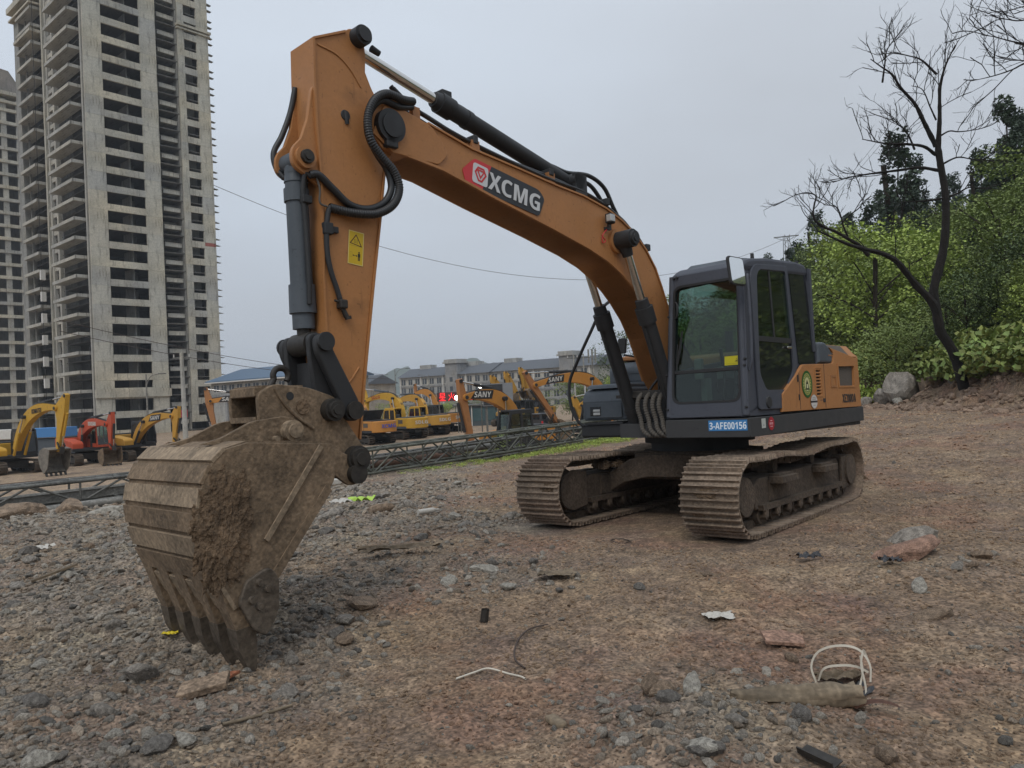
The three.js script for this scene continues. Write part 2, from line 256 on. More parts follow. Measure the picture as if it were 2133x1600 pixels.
// boom
{
  const top = [[5.02, 4.01], [4.65, 3.94], [4.13, 3.83], [3.45, 3.765], [2.93, 3.71], [2.5, 3.68], [2.1, 3.61], [1.82, 3.52], [1.58, 3.41], [1.35, 3.24], [1.17, 3.04], [1.05, 2.82], [0.9, 2.5], [0.62, 2.12], [0.25, 1.84], [-0.05, 1.78]];
  const bot = [[-0.08, 1.48], [0.3, 1.4], [0.72, 1.48], [0.93, 1.72], [1.05, 1.98], [1.17, 2.23], [1.33, 2.46], [1.53, 2.66], [1.68, 2.78], [1.88, 2.91], [2.12, 3.02], [2.45, 3.12], [3.03, 3.25], [3.87, 3.42], [4.5, 3.56], [4.9, 3.6], [5.14, 3.62], [5.27, 3.74], [5.26, 3.9], [5.16, 4.0]];
  const out = [...top, ...bot];
  const boom = part(ex, 'boom', ext(out, -0.2, 0.2, { b: 0.006 }), M.orange);
  const edge = (a, w, t) => { const p = []; for (const [x, y] of a) p.push([x, y]); const q = p.map(([x, y], i) => { const A = p[Math.max(0, i - 1)], B = p[Math.min(p.length - 1, i + 1)], L = Math.hypot(B[0] - A[0], B[1] - A[1]); return [x - (B[1] - A[1]) / L * t, y + (B[0] - A[0]) / L * t]; }).reverse(); return ext([...p, ...q], -w, w); };
  part(boom, 'bottom_plate', edge(bot.slice(3, 16), 0.222, 0.022), M.orange);
  part(boom, 'top_plate', edge(top.slice(1, 13), 0.218, -0.018), M.orange);
  for (const s of [-1, 1]) {
    part(boom, 'tip_plate', ext([[5.1, 4.03], [4.62, 3.93, 0.06], [4.42, 3.72, 0.08], [4.55, 3.6, 0.03], [5.05, 3.6], [5.25, 3.72]], s > 0 ? 0.2 : -0.222, s > 0 ? 0.222 : -0.2, { b: 0.006 }), M.orange);
    part(boom, 'pin_boss', [pinZ(5.08, 3.81, s * 0.2, s * 0.26, 0.14, 28), pinZ(5.08, 3.81, s * 0.26, s * 0.275, 0.1, 24), box(5.02, 5.14, 3.63, 3.72, s > 0 ? 0.2 : -0.26, s > 0 ? 0.26 : -0.2, 0.01)], M.black);
    part(boom, 'cylinder_boss', [pinZ(1.93, 3.27, s * 0.19, s * 0.44, 0.1, 24), ...capZ(1.93, 3.27, s * 0.44, 0.08, s)], M.black);
    part(boom, 'cylinder_boss_collar', pinZ(1.93, 3.27, s * 0.19, s * 0.235, 0.14, 28), M.orange);
  }
  part(boom, 'foot_pin', pinZ(0.12, 1.62, -0.42, 0.42, 0.09), M.steelDark);
  for (const b of [[4.86, 4.94, 3.96, 4.12, -0.1, 0.1], [3.98, 4.08, 3.84, 3.95, -0.16, 0.02], [2.9, 3.0, 3.72, 3.86, -0.16, 0.02], [4.7, 4.78, 3.93, 4.08, -0.17, -0.12]]) part(boom, 'hose_bracket', box(...b), M.orangeDull);
  for (const b of [[4.0, 4.06, 3.92, 4.0], [2.92, 2.99, 3.83, 3.9], [1.96, 2.02, 3.68, 3.76], [1.18, 1.26, 3.26, 3.34]]) part(boom, 'hose_clamp', box(...b, -0.17, 0.1, 0.01), M.black);
  const lamp = part(boom, 'work_lamp', [box(2.07, 2.17, 3.43, 3.54, -0.31, -0.235, 0.015), box(2.1, 2.14, 3.36, 3.43, -0.27, -0.24), box(2.1, 2.15, 3.37, 3.4, -0.25, -0.2)], M.black, 'small square work lamp on the boom');
  part(lamp, 'lens', box(2.085, 2.172, 3.448, 3.525, -0.318, -0.255, 0.008), M.lens);
  part(boom, 'loose_wire', tube([[2.13, 3.38, -0.24], [2.2, 3.3, -0.22], [2.2, 3.22, -0.215], [2.16, 3.24, -0.225], [2.22, 3.3, -0.22]], 0.006, 5), M.red);
  // sticker with emblem and letters
  const place = (g) => onPlane(g, [4.22, 3.5, -0.2], [-0.989, -0.149, 0], [-0.149, 0.989, 0]);
  const st = part(boom, 'logo_sticker', place(ext([[0.2, 0], [0.3, 0.27], [0.98, 0.27, 0.05], [1.065, 0.2, 0.03], [1.0, 0, 0.04]], 0.004, 0.008)), M.blackSticker ?? mk('blackSticker', [0.02, 0.022, 0.026], { roughness: 0.4 }), 'red and black maker sticker with grey letters');
  part(st, 'red_field', place(ext([[0.0, 0, 0.02], [-0.06, 0.12, 0.03], [0.08, 0.27, 0.03], [0.3, 0.27], [0.2, 0]], 0.004, 0.0085)), M.red);
  part(st, 'emblem_plate', place(ext(rect(0.068, 0.045, 0.262, 0.232), 0.008, 0.012, { r: 0.03 })), M.silver);
  const em = part(st, 'emblem', place(ext([[0.125, 0.208], [0.205, 0.208], [0.243, 0.15], [0.19, 0.07], [0.14, 0.07], [0.087, 0.15]], 0.012, 0.014, { holes: [[[0.135, 0.19], [0.195, 0.19], [0.22, 0.148], [0.18, 0.088], [0.15, 0.088], [0.11, 0.148]]] })), M.red);
  part(em, 'triangle', place(ext([[0.11, 0.183], [0.22, 0.183], [0.165, 0.095]], 0.0125, 0.0155, { holes: [[[0.135, 0.17], [0.195, 0.17], [0.165, 0.122]]] })), M.red);
  part(st, 'letters', place(text('XCMG', 0.72, 0.168, 0.006).translate(0.275, 0.045, 0.008)), M.silver);
  for (const [z, lift, r] of [[-0.14, 0.07, 0.019], [-0.09, 0.1, 0.022], [-0.03, 0.075, 0.019], [0.06, 0.085, 0.022], [0.12, 0.07, 0.016]]) {
    const p = [[4.95, 4.12], [4.8, 4.02], [4.59, 3.97], [4.21, 3.88], [3.65, 3.8], [2.95, 3.73], [2.4, 3.68], [1.98, 3.6], [1.61, 3.45], [1.36, 3.27], [1.18, 3.07], [1.0, 2.75], [0.8, 2.35], [0.4, 1.95]].map(([x, y], i) => [x, y + lift + 0.012 * Math.sin(i * 2.1 + z * 40), z + 0.012 * Math.sin(i * 1.7 + z * 30)]);
    part(boom, 'hydraulic_hose', tube(p, r, 8, 80), M.hose);
  }
  part(boom, 'hydraulic_hose', tube([[4.12, 4.33, 0.02], [3.94, 4.29, 0.02], [3.79, 4.21, 0.02], [2.97, 4.04, 0.02], [2.92, 3.98, 0.02], [2.78, 4.02, 0.02], [2.51, 3.99, 0], [2.13, 4.02, -0.02], [1.87, 3.93, -0.03], [1.72, 3.72, -0.04], [1.55, 3.52, -0.04]], 0.024, 8, 70), M.hose);
  part(boom, 'hydraulic_hose', tube([[2.5, 3.9, 0.06], [2.39, 3.94, 0.04], [2.09, 3.94, 0.02], [1.9, 3.82, 0.02], [1.74, 3.62, 0.02], [1.6, 3.5, 0]], 0.024, 8, 50), M.hose);
}
// arm cylinder
{
  const a = [2.48, 3.87, 0], b = [5.31, 4.5, 0], at = (t) => [lerp(a[0], b[0], t), lerp(a[1], b[1], t), 0];
  const c = part(ex, 'arm_cylinder', [cyl(at(0), at(0.6), 0.082, 0.082, 24), cyl(at(0.6), at(0.655), 0.1, 0.1, 24), cyl(at(0.655), at(0.675), 0.088, 0.07, 24), pinZ(a[0], a[1], -0.16, 0.16, 0.09), cyl(at(0.52), at(0.54), 0.09, 0.09, 20), box(2.36, 2.56, 3.66, 3.94, -0.16, -0.12), box(2.36, 2.56, 3.66, 3.94, 0.12, 0.16), box(4.2, 4.32, 4.32, 4.4, -0.05, 0.05, 0.01)], M.black);
  part(c, 'rod', cyl(at(0.66), at(0.985), 0.05, 0.05, 20), M.chrome);
  part(c, 'rod_eye', pinZ(b[0], b[1], -0.11, 0.11, 0.085), M.black);
}
// arm
{
  const out = [[5.72, 4.37, 0.01], [5.45, 4.51, 0.02], [5.38, 4.57, 0.05], [5.27, 4.56, 0.06], [5.24, 4.4, 0.05], [5.25, 4.24], [5.16, 4.05, 0.1], [5.0, 3.98, 0.1], [4.92, 3.8, 0.15], [5.0, 3.62, 0.1], [5.1, 3.5, 0.05], [5.17, 3.04], [5.25, 2.57], [5.32, 2.14], [5.39, 1.69], [5.46, 1.2, 0.02], [5.46, 1.06, 0.06], [5.56, 1.0, 0.06], [5.66, 1.1, 0.05], [5.7, 1.35], [5.7, 1.97], [5.71, 2.53], [5.7, 2.96], [5.7, 3.32], [5.72, 3.67], [5.725, 4.09]];
  const arm = part(ex, 'arm', ext(out, -0.15, 0.15, { b: 0.006 }), M.orange);
  part(arm, 'front_plate', ext([[5.7, 1.4], [5.7, 1.97], [5.712, 2.53], [5.7, 2.96], [5.702, 3.32], [5.722, 3.67], [5.727, 4.09], [5.722, 4.36], [5.742, 4.37], [5.745, 4.09], [5.74, 3.67], [5.72, 3.32], [5.718, 2.96], [5.73, 2.53], [5.718, 1.97], [5.718, 1.4]], -0.165, 0.165), M.orange);
  part(arm, 'back_plate', ext([[5.1, 3.48], [5.17, 3.04], [5.25, 2.57], [5.32, 2.14], [5.39, 1.69], [5.45, 1.26], [5.435, 1.25], [5.372, 1.69], [5.302, 2.14], [5.232, 2.57], [5.152, 3.04], [5.085, 3.48]], -0.165, 0.165), M.orange);
  part(arm, 'top_plate', ext([[5.735, 4.375], [5.44, 4.525], [5.43, 4.51], [5.73, 4.36]], -0.165, 0.165), M.orange);
  part(arm, 'weld_seam', tube([[5.7, 4.33, -0.152], [5.52, 4.3, -0.152], [5.4, 4.22, -0.152], [5.3, 4.1, -0.152]], 0.008, 6), M.orange);
  part(arm, 'weld_seam', tube([[5.7, 2.1, -0.152], [5.64, 1.85, -0.152], [5.57, 1.72, -0.152], [5.53, 1.7, -0.152], [5.42, 1.82, -0.152]], 0.009, 6), M.orange);
  for (const s of [-1, 1]) {
    part(arm, 'cylinder_bracket', [ext([[5.7, 4.1, 0.02], [5.76, 3.95], [5.8, 3.72], [5.86, 3.56], [5.95, 3.46, 0.06], [5.94, 3.33, 0.06], [5.82, 3.28, 0.06], [5.7, 3.2]], s > 0 ? 0.1 : -0.14, s > 0 ? 0.14 : -0.1, { b: 0.005 }), pinZ(5.84, 3.41, s * 0.13, s * 0.175, 0.085, 24)], M.orange);
    part(arm, 'bracket_pin_cap', capZ(5.84, 3.41, s * 0.172, 0.055, s), M.steelDark);
    part(arm, 'lower_pin_boss', [pinZ(5.55, 1.11, s * 0.15, s * 0.2, 0.11, 24)], M.orangeDull);
    part(arm, 'link_pivot', [pinZ(5.57, 1.48, s * 0.15, s * 0.3, 0.05, 18), pinZ(5.57, 1.48, s * 0.28, s * 0.31, 0.07, 20)], M.steelDark);
  }
  part(arm, 'cylinder_pin_cap', [pinZ(5.315, 4.5, -0.24, 0.24, 0.08, 26), pinZ(5.315, 4.5, -0.265, -0.24, 0.06, 20), cyl([5.22, 4.43, -0.2], [5.14, 4.41, -0.2], 0.03, 0.025, 12)], M.black);
  part(arm, 'plug_hole', cyl([5.46, 3.83, -0.149], [5.46, 3.83, -0.158], 0.045, 0.04, 16), M.black);
  part(arm, 'grease_smear', tube([[5.46, 3.86, -0.151], [5.455, 3.8, -0.153], [5.45, 3.76, -0.151]], 0.02, 6), M.black);
  for (const [pts, r, rb] of [[[[4.8, 4.1, -0.2], [4.97, 4.05, -0.27], [5.14, 4.05, -0.28], [5.26, 3.97, -0.28], [5.33, 3.81, -0.27], [5.31, 3.63, -0.27], [5.21, 3.52, -0.27], [5.1, 3.42, -0.28], [5.05, 3.29, -0.28], [5.11, 3.15, -0.28], [5.26, 3.05, -0.26], [5.44, 3.03, -0.22], [5.57, 3.04, -0.19], [5.66, 3.05, -0.18]], 0.034, true], [[[4.8, 4.06, -0.18], [4.98, 4.0, -0.23], [5.17, 4.0, -0.24], [5.28, 3.88, -0.23], [5.3, 3.71, -0.22], [5.22, 3.56, -0.22], [5.13, 3.44, -0.23], [5.1, 3.29, -0.24], [5.17, 3.16, -0.23], [5.31, 3.09, -0.2], [5.47, 3.1, -0.185], [5.62, 3.2, -0.18], [5.76, 3.29, -0.18], [5.81, 3.28, -0.16]], 0.03, false]])
    part(arm, 'hose_loop', rb ? ribbed(pts, r, 0.003, 0.02, 10) : tube(pts, r, 10, 120), M.hose);
  part(arm, 'side_pipe', tube([[5.6, 3.06, -0.185], [5.655, 3.05, -0.185], [5.685, 2.95, -0.18], [5.69, 2.7, -0.175], [5.665, 2.56, -0.175], [5.615, 2.42, -0.175], [5.59, 2.34, -0.175]], 0.021, 10, 50), M.black);
  part(arm, 'pipe_clamp', [box(5.64, 5.72, 2.84, 2.93, -0.2, -0.15, 0.008), box(5.58, 5.66, 2.86, 2.91, -0.18, -0.15, 0.006)], M.black);
  part(arm, 'shut_off_valve', [box(5.545, 5.615, 2.27, 2.34, -0.22, -0.152, 0.012), cyl([5.58, 2.28, -0.185], [5.545, 2.21, -0.185], 0.018, 0.022, 12), cyl([5.61, 2.32, -0.19], [5.65, 2.33, -0.19], 0.01, 0.01, 8), cyl([5.535, 2.215, -0.19], [5.53, 2.19, -0.19], 0.026, 0.026, 12)], M.steelDark);
  part(arm, 'grease_line', tube([[5.77, 3.3, -0.17], [5.74, 3.18, -0.18], [5.74, 3.07, -0.18], [5.68, 3.05, -0.19]], 0.008, 6), M.dustyHose);
  canvasMat('warning', 128, 288, (g, w, h) => { g.fillStyle = '#c9a81c'; g.fillRect(0, 0, w, h); g.strokeStyle = '#d8c98a'; g.lineWidth = 5; g.strokeRect(3, 3, w - 6, h - 6); g.strokeStyle = '#3c1414'; g.lineWidth = 7; g.lineJoin = 'round'; g.beginPath(); g.moveTo(62, 30); g.lineTo(16, 108); g.lineTo(110, 122); g.closePath(); g.stroke(); g.fillStyle = '#6b5f18'; for (let i = 0; i < 9; i++) g.fillRect(46 + (i % 3) * 12, 70 + ((i / 3) | 0) * 12, 6, 7); g.fillStyle = '#a98f20'; g.fillRect(8, 124, w - 16, 5); g.fillStyle = '#1c1a10'; g.beginPath(); g.arc(92, 178, 7, 0, 7); g.fill(); g.fillRect(82, 187, 21, 30); g.fillRect(84, 217, 7, 32); g.fillRect(94, 217, 7, 32); g.fillRect(44, 208, 30, 4); g.beginPath(); g.moveTo(38, 210); g.lineTo(50, 202); g.lineTo(50, 218); g.fill(); g.beginPath(); g.moveTo(80, 210); g.lineTo(68, 202); g.lineTo(68, 218); g.fill(); g.strokeStyle = '#b09522'; g.lineWidth = 4; g.strokeRect(18, 184, 16, 44); });
  part(arm, 'warning_sticker', onPlane(decal(0.145, 0.27), [5.41, 2.77, -0.154], [-1, -0.09, 0], [-0.14, 1, 0]), M.warning, 'yellow warning sticker with triangle and figure', true);
  part(arm, 'hydraulic_hose', tube([[5.75, 4.05, 0.1], [5.79, 3.85, 0.12], [5.86, 3.65, 0.14], [5.93, 3.5, 0.15], [5.92, 3.38, 0.13], [5.88, 3.3, 0.09]], 0.024, 8, 40), M.hose);
}
// bucket cylinder and links
{
  const c = part(ex, 'bucket_cylinder', [cyl([5.835, 3.36, 0], [5.815, 2.42, 0], 0.085, 0.085, 26), cyl([5.836, 3.42, 0], [5.833, 3.25, 0], 0.07, 0.092, 24), cyl([5.834, 3.2, 0], [5.832, 3.1, 0], 0.096, 0.096, 24), cyl([5.815, 2.46, 0], [5.81, 2.24, 0], 0.1, 0.104, 26), cyl([5.81, 2.24, 0], [5.808, 2.12, 0], 0.085, 0.085, 22), pinZ(5.84, 3.41, -0.1, 0.1, 0.08)], M.slate);
  part(c, 'cylinder_pipe', [tube([[5.79, 3.27, -0.15], [5.82, 3.3, -0.13], [5.84, 3.2, -0.11], [5.83, 2.9, -0.112], [5.82, 2.5, -0.115], [5.82, 2.3, -0.11]], 0.02, 8, 40), box(5.78, 5.86, 3.07, 3.13, -0.14, -0.08, 0.008)], M.black);
  part(c, 'rod', cyl([5.81, 2.16, 0], [5.805, 2.02, 0], 0.055, 0.055, 20), M.steelDark);
  part(c, 'rod_eye', pinZ(5.805, 2.0, -0.12, 0.12, 0.088, 24), M.steelDark);
  part(ex, 'link_pin', [pinZ(5.805, 2.0, -0.3, 0.3, 0.058, 20), pinZ(5.805, 2.0, -0.305, -0.28, 0.07, 20), pinZ(5.805, 2.0, 0.28, 0.305, 0.07, 20)], M.black);
  for (const s of [-1, 1]) part(ex, 'rocker_link', ext([[5.74, 2.06, 0.06], [5.87, 2.06, 0.06], [5.88, 1.94, 0.05], [5.66, 1.5], [5.63, 1.4, 0.06], [5.51, 1.4, 0.06], [5.51, 1.54, 0.05], [5.73, 1.94]], s > 0 ? 0.21 : -0.275, s > 0 ? 0.275 : -0.21, { b: 0.012 }), M.black);
  part(ex, 'bucket_link', [ext([[5.72, 2.07, 0.06], [5.89, 2.07, 0.06], [5.88, 1.9], [5.83, 1.46, 0.05], [5.68, 1.42, 0.06], [5.66, 1.55]], -0.19, -0.135, { b: 0.008 }), ext([[5.72, 2.07, 0.06], [5.89, 2.07, 0.06], [5.88, 1.9], [5.83, 1.46, 0.05], [5.68, 1.42, 0.06], [5.66, 1.55]], 0.135, 0.19, { b: 0.008 }), box(5.72, 5.8, 1.5, 1.86, -0.14, 0.14)], M.black);
  // quick coupler
  const q = part(ex, 'quick_coupler', [-1, 1].map((s) => ext([[6.32, 1.42, 0.02], [6.33, 1.62, 0.05], [6.2, 1.69, 0.05], [5.92, 1.66, 0.06], [5.68, 1.58, 0.06], [5.63, 1.44, 0.05], [5.46, 1.2, 0.06], [5.44, 1.05, 0.08], [5.56, 0.94, 0.08], [5.7, 0.98, 0.06], [5.84, 1.2], [6.0, 1.36, 0.1], [6.15, 1.4]], s > 0 ? 0.18 : -0.225, s > 0 ? 0.225 : -0.18, { b: 0.008 })).concat([box(6.27, 6.335, 1.6, 1.67, -0.185, 0.185, 0.01), box(6.27, 6.33, 1.42, 1.46, -0.185, 0.185), box(5.95, 6.3, 1.645, 1.68, -0.185, 0.185), box(5.72, 5.86, 1.2, 1.28, -0.185, 0.185)]), M.mudSteel, 'muddy quick coupler between arm and bucket');
  for (const s of [-1, 1]) {
    part(q, 'coupler_pin', [pinZ(5.55, 1.11, s * 0.2, s * 0.3, 0.1, 24), ...capZ(5.55, 1.11, s * 0.3, 0.085, s)], M.steelDark);
    part(q, 'coupler_pin', [pinZ(5.75, 1.49, s * 0.2, s * 0.3, 0.085, 24), ...capZ(5.75, 1.49, s * 0.3, 0.065, s)], M.steelDark);
    part(q, 'round_boss', pinZ(5.98, 1.52, s * 0.222, s * 0.235, 0.055, 22), M.mudDark);
    part(q, 'hole', pinZ(6.08, 1.6, s * 0.222, s * 0.228, 0.03, 16), M.black);
    part(q, 'stiffener', tube([[6.2, 1.66, s * 0.225], [6.14, 1.56, s * 0.23], [6.02, 1.44, s * 0.23], [5.9, 1.36, s * 0.225]], 0.014, 6), M.mudSteel);
  }
  const hk = []; for (let i = 0; i <= 10; i++) { const a = 3.5 - i / 10 * 4.2; hk.push([6.02 + 0.062 * Math.cos(a) * -1, 1.76 + 0.06 * Math.sin(a), 0]); }
  part(q, 'lifting_hook', tube([[6.12, 1.66, 0], ...hk.map(([x, y, z]) => [x, y, z])], 0.024, 8, 60), M.steelDark);
}
// bucket
{
  const W = 0.56;
  const wrapOut = [[5.96, 1.27], [6.3, 1.29], [6.6, 1.305], [6.74, 1.27], [6.84, 1.18], [6.905, 1.05], [6.93, 0.9], [6.91, 0.74], [6.86, 0.58], [6.79, 0.42], [6.71, 0.27]];
  const side = [[5.97, 1.25, 0.03], [6.6, 1.295], [6.74, 1.265], [6.84, 1.18], [6.905, 1.05], [6.935, 0.9], [6.915, 0.74], [6.865, 0.58], [6.79, 0.42], [6.71, 0.27], [6.5, 0.3], [6.43, 0.42], [6.3, 0.59], [6.16, 0.79], [5.97, 0.98, 0.05], [5.95, 1.11, 0.05]];
  const bk = node(ex, 'bucket', 'mud caked digging bucket with five teeth resting on the rubble');
  const inner = wrapOut.map(([x, y], i) => { const A = wrapOut[Math.max(0, i - 1)], B = wrapOut[Math.min(wrapOut.length - 1, i + 1)], L = Math.hypot(B[0] - A[0], B[1] - A[1]); return [x + (B[1] - A[1]) / L * 0.028, y - (B[0] - A[0]) / L * 0.028]; }).reverse();
  part(bk, 'shell', ext([...wrapOut, ...inner], -W + 0.005, W - 0.005), M.mudSteel);
  for (const s of [-1, 1]) {
    part(bk, 'side_plate', ext(side, s > 0 ? W : -W - 0.025, s > 0 ? W + 0.025 : -W, { b: 0.004 }), M.mudSteel);
    part(bk, 'side_rib', bar([6.07, 1.24, s * (W + 0.03)], [6.5, 0.66, s * (W + 0.03)], 0.02, 0.035), M.mudWorn);
    part(bk, 'edge_strip', bar([6.02, 0.95, s * (W + 0.03)], [6.45, 0.42, s * (W + 0.03)], 0.012, 0.06), M.mudSteel);
    const cut = part(bk, 'side_cutter', ext([[6.66, 0.43, 0.03], [6.5, 0.5, 0.05], [6.43, 0.42, 0.05], [6.44, 0.2, 0.06], [6.53, 0.06, 0.04], [6.62, 0.12, 0.04], [6.71, 0.3, 0.03]], s > 0 ? W + 0.027 : -W - 0.062, s > 0 ? W + 0.062 : -W - 0.027, { b: 0.008 }), M.wornSteel);
    for (const [x, y] of [[6.575, 0.41], [6.52, 0.36], [6.63, 0.31], [6.58, 0.26]]) part(cut, 'bolt', cyl([x, y, s * (W + 0.06)], [x, y, s * (W + 0.085)], 0.026, 0.02, 8), M.wornSteel);
    const ear = part(bk, 'ear', ext([[6.78, 1.29], [6.62, 1.33], [6.4, 1.43, 0.05], [6.13, 1.46, 0.06], [6.02, 1.4, 0.06], [5.9, 1.27, 0.04], [5.5, 1.08, 0.06], [5.5, 0.96, 0.06], [5.62, 0.9, 0.06], [5.95, 1.14], [6.1, 1.26]], s > 0 ? 0.235 : -0.275, s > 0 ? 0.275 : -0.235, { b: 0.005 }), M.mudSteel);
    part(ear, 'pin', [pinZ(6.12, 1.35, s * 0.27, s * 0.34, 0.075, 24), pinZ(6.12, 1.35, s * 0.34, s * 0.36, 0.05, 20)], M.mudWorn);
    part(ear, 'pin', [pinZ(5.58, 1.0, s * 0.27, s * 0.33, 0.075, 24)], M.steelDark);
    part(ear, 'bolt', cyl([6.24, 1.3, s * 0.27], [6.24, 1.3, s * 0.32], 0.022, 0.022, 8), M.mudWorn);
  }
  part(bk, 'cross_tube', [pinZ(6.12, 1.35, -0.25, 0.25, 0.045), pinZ(5.58, 1.0, -0.25, 0.25, 0.045)], M.steelDark);
  // wear strips, each a raised plate across the back
  for (const [i, a, b] of [[3, 0.1, 0.95], [4, 0.12, 0.95], [5, 0.1, 0.9], [6, 0.1, 0.86], [7, 0.05, 0.84], [8, 0.0, 0.82], [9, 0.02, 1.0]]) {
    const A = wrapOut[i], B = wrapOut[i + 1], p = (t, o) => { const dx = B[0] - A[0], dy = B[1] - A[1], L = Math.hypot(dx, dy); return [lerp(A[0], B[0], t) - dy / L * -o * -1, lerp(A[1], B[1], t) + dx / L * o * 1]; };
    const o0 = -0.004, o1 = 0.022; const P = (t, o) => { const q = p(t, o); return q; };
    part(bk, 'wear_strip', ext([P(a, o0), P(a, o1), P(b, o1), P(b, o0)], -W - 0.028, W + 0.028, { b: 0.003 }), i % 2 ? M.mudWorn : M.mudSteel);
  }
  for (const z of [-0.51, -0.26, 0, 0.26, 0.51]) {
    const t = node(bk, 'tooth');
    const wedge = (p, w0, w1) => { const g = ext(p.map(([x, y]) => [x, y]), -1, 1), a = g.attributes.position; for (let k = 0; k < a.count; k++) { const f = clamp((a.getY(k) - p.ylo) / (p.yhi - p.ylo)); a.setZ(k, z + a.getZ(k) * lerp(w0, w1, f)); } g.computeVertexNormals(); return g; };
    const ad = [[6.83, 0.46], [6.77, 0.49], [6.62, 0.42], [6.58, 0.26], [6.6, 0.12], [6.7, 0.1], [6.76, 0.26]]; ad.ylo = 0.1; ad.yhi = 0.48;
    part(t, 'adapter', wedge(ad, 0.055, 0.075), M.mudSteel);
    const tp = [[6.715, 0.13], [6.585, 0.14], [6.57, 0.02], [6.565, -0.2], [6.59, -0.2], [6.69, 0.0]]; tp.ylo = -0.2; tp.yhi = 0.14;
    part(t, 'tip', wedge(tp, 0.03, 0.066), M.wornSteel);
  }
  part(bk, 'lip', ext([[6.79, 0.44], [6.72, 0.24], [6.62, 0.24], [6.7, 0.46]], -W, W), M.mudSteel);
  { // dried mud stuck to the side
    const g = new THREE.IcosahedronGeometry(1, 24), p = g.attributes.position, v = V3(0, 0, 0);
    for (let k = 0; k < p.count; k++) { v.fromBufferAttribute(p, k); const n = 1 + 0.25 * n3(v.x * 2.2, v.y * 2.2, v.z * 2) + 0.14 * n3(v.x * 7, v.y * 7, v.z * 7) + 0.06 * n3(v.x * 17, v.y * 17, v.z * 17); p.setXYZ(k, 6.78 + v.x * 0.17 * n - v.y * 0.04, 0.78 + v.y * 0.34 * n, -W - 0.02 + v.z * 0.045 * n); }
    g.computeVertexNormals(); part(bk, 'dried_mud', g, M.mudDark);
  }
}
// boom cylinders
for (const s of [-1, 1]) {
  const a = [0.95, 1.12, s * 0.3], b = [1.93, 3.27, s * 0.3], at = (t) => a.map((v, i) => lerp(v, b[i], t));
  const c = part(ex, 'boom_cylinder', [cyl(at(0.03), at(0.6), 0.085, 0.085, 24), cyl(at(0.58), at(0.66), 0.105, 0.105, 24), cyl(at(0.66), at(0.7), 0.08, 0.075, 22), pinZ(a[0], a[1], s * 0.2, s * 0.4, 0.1), cyl(at(0.1), at(0.13), 0.095, 0.095, 20)], M.black);
  part(c, 'rod', cyl(at(0.66), at(0.96), 0.046, 0.046, 20), M.chrome);
  part(c, 'rod_eye', [pinZ(b[0], b[1], s * 0.24, s * 0.37, 0.095), cyl(at(0.92), at(0.97), 0.06, 0.075, 16)], M.black);
  part(c, 'cylinder_pipe', tube([at(0.55).map((v, i) => v + [0.1, 0, 0][i]), at(0.35).map((v, i) => v + [0.1, 0, 0][i]), at(0.15).map((v, i) => v + [0.09, 0, 0][i])], 0.014, 6), M.black);
}
// upper structure
{
  const deck = part(ex, 'deck_frame', [box(-2.0, 1.3, 1.03, 1.24, -1.355, -0.35, 0.012), box(-2.0, 1.12, 1.03, 1.2, -0.35, 0.45), box(-2.0, 0.9, 1.03, 1.22, 0.45, 1.2, 0.01)], M.darkFrame, 'dark scraped frame under the cab');
  part(deck, 'front_apron', box(1.3, 1.335, 1.03, 1.235, -1.372, -0.345, 0.01), M.darkFrame);
  part(deck, 'side_rail', ext([[1.33, 1.03, 0.03], [1.33, 1.235], [-2.05, 1.27], [-2.05, 1.08]], -1.385, -1.355, { b: 0.004 }), M.darkFrame);
  canvasMat('plate', 512, 128, (g, w, h) => { g.fillStyle = '#3c7fb8'; g.fillRect(0, 0, w, h); g.fillStyle = '#e4ecf2'; g.font = 'bold 104px sans-serif'; g.textBaseline = 'middle'; g.textAlign = 'center'; g.save(); g.translate(w / 2, h / 2 + 4); const t = '3-AFE00156', m = g.measureText(t).width; g.scale(492 / m, 1.12); g.fillText(t, 0, 0); g.restore(); });
  part(deck, 'number_sticker', onPlane(decal(0.46, 0.115), [1.3395, 1.163, -1.128], [0, 0, -1], [0, 1, 0]), M.plate, 'blue sticker with pale letters and numbers', true);
  canvasMat('redRound', 128, 128, (g) => { g.fillStyle = '#a3202f'; g.beginPath(); g.arc(64, 64, 64, 0, 7); g.fill(); g.fillStyle = '#e9b9bd'; for (const [x, y, w, h] of [[42, 34, 44, 7], [26, 54, 14, 20], [46, 54, 14, 20], [67, 54, 14, 20], [87, 54, 14, 20], [36, 88, 56, 6]]) { g.fillRect(x, y, w, h); } g.fillStyle = '#a3202f'; for (let i = 0; i < 4; i++) { g.fillRect(29 + i * 20.5, 60, 8, 3); g.fillRect(29 + i * 20.5, 67, 8, 3); } });
  part(deck, 'round_sticker', onPlane(new THREE.CircleGeometry(0.075, 24), [0.83, 1.158, -1.3895], [-1, 0, 0], [0, 1, 0]), M.redRound, 'round red sticker', true);
  canvasMat('paperTag', 64, 96, (g) => { g.fillStyle = '#b9bcb6'; g.fillRect(0, 0, 64, 96); g.fillStyle = '#7d8180'; g.fillRect(26, 60, 14, 14); });
  part(deck, 'paper_sticker', onPlane(decal(0.1, 0.105), [1.02, 1.168, -1.3895], [-1, 0.02, 0], [0, 1, 0]), M.paperTag, 'small pale sticker', true);
  // slewing ring
  part(ex, 'slewing_ring', [cyl([0, 0.8, 0], [0, 0.93, 0], 0.62, 0.62, 40), cyl([0, 0.93, 0], [0, 1.035, 0], 0.7, 0.7, 40)], M.darkFrame);
}
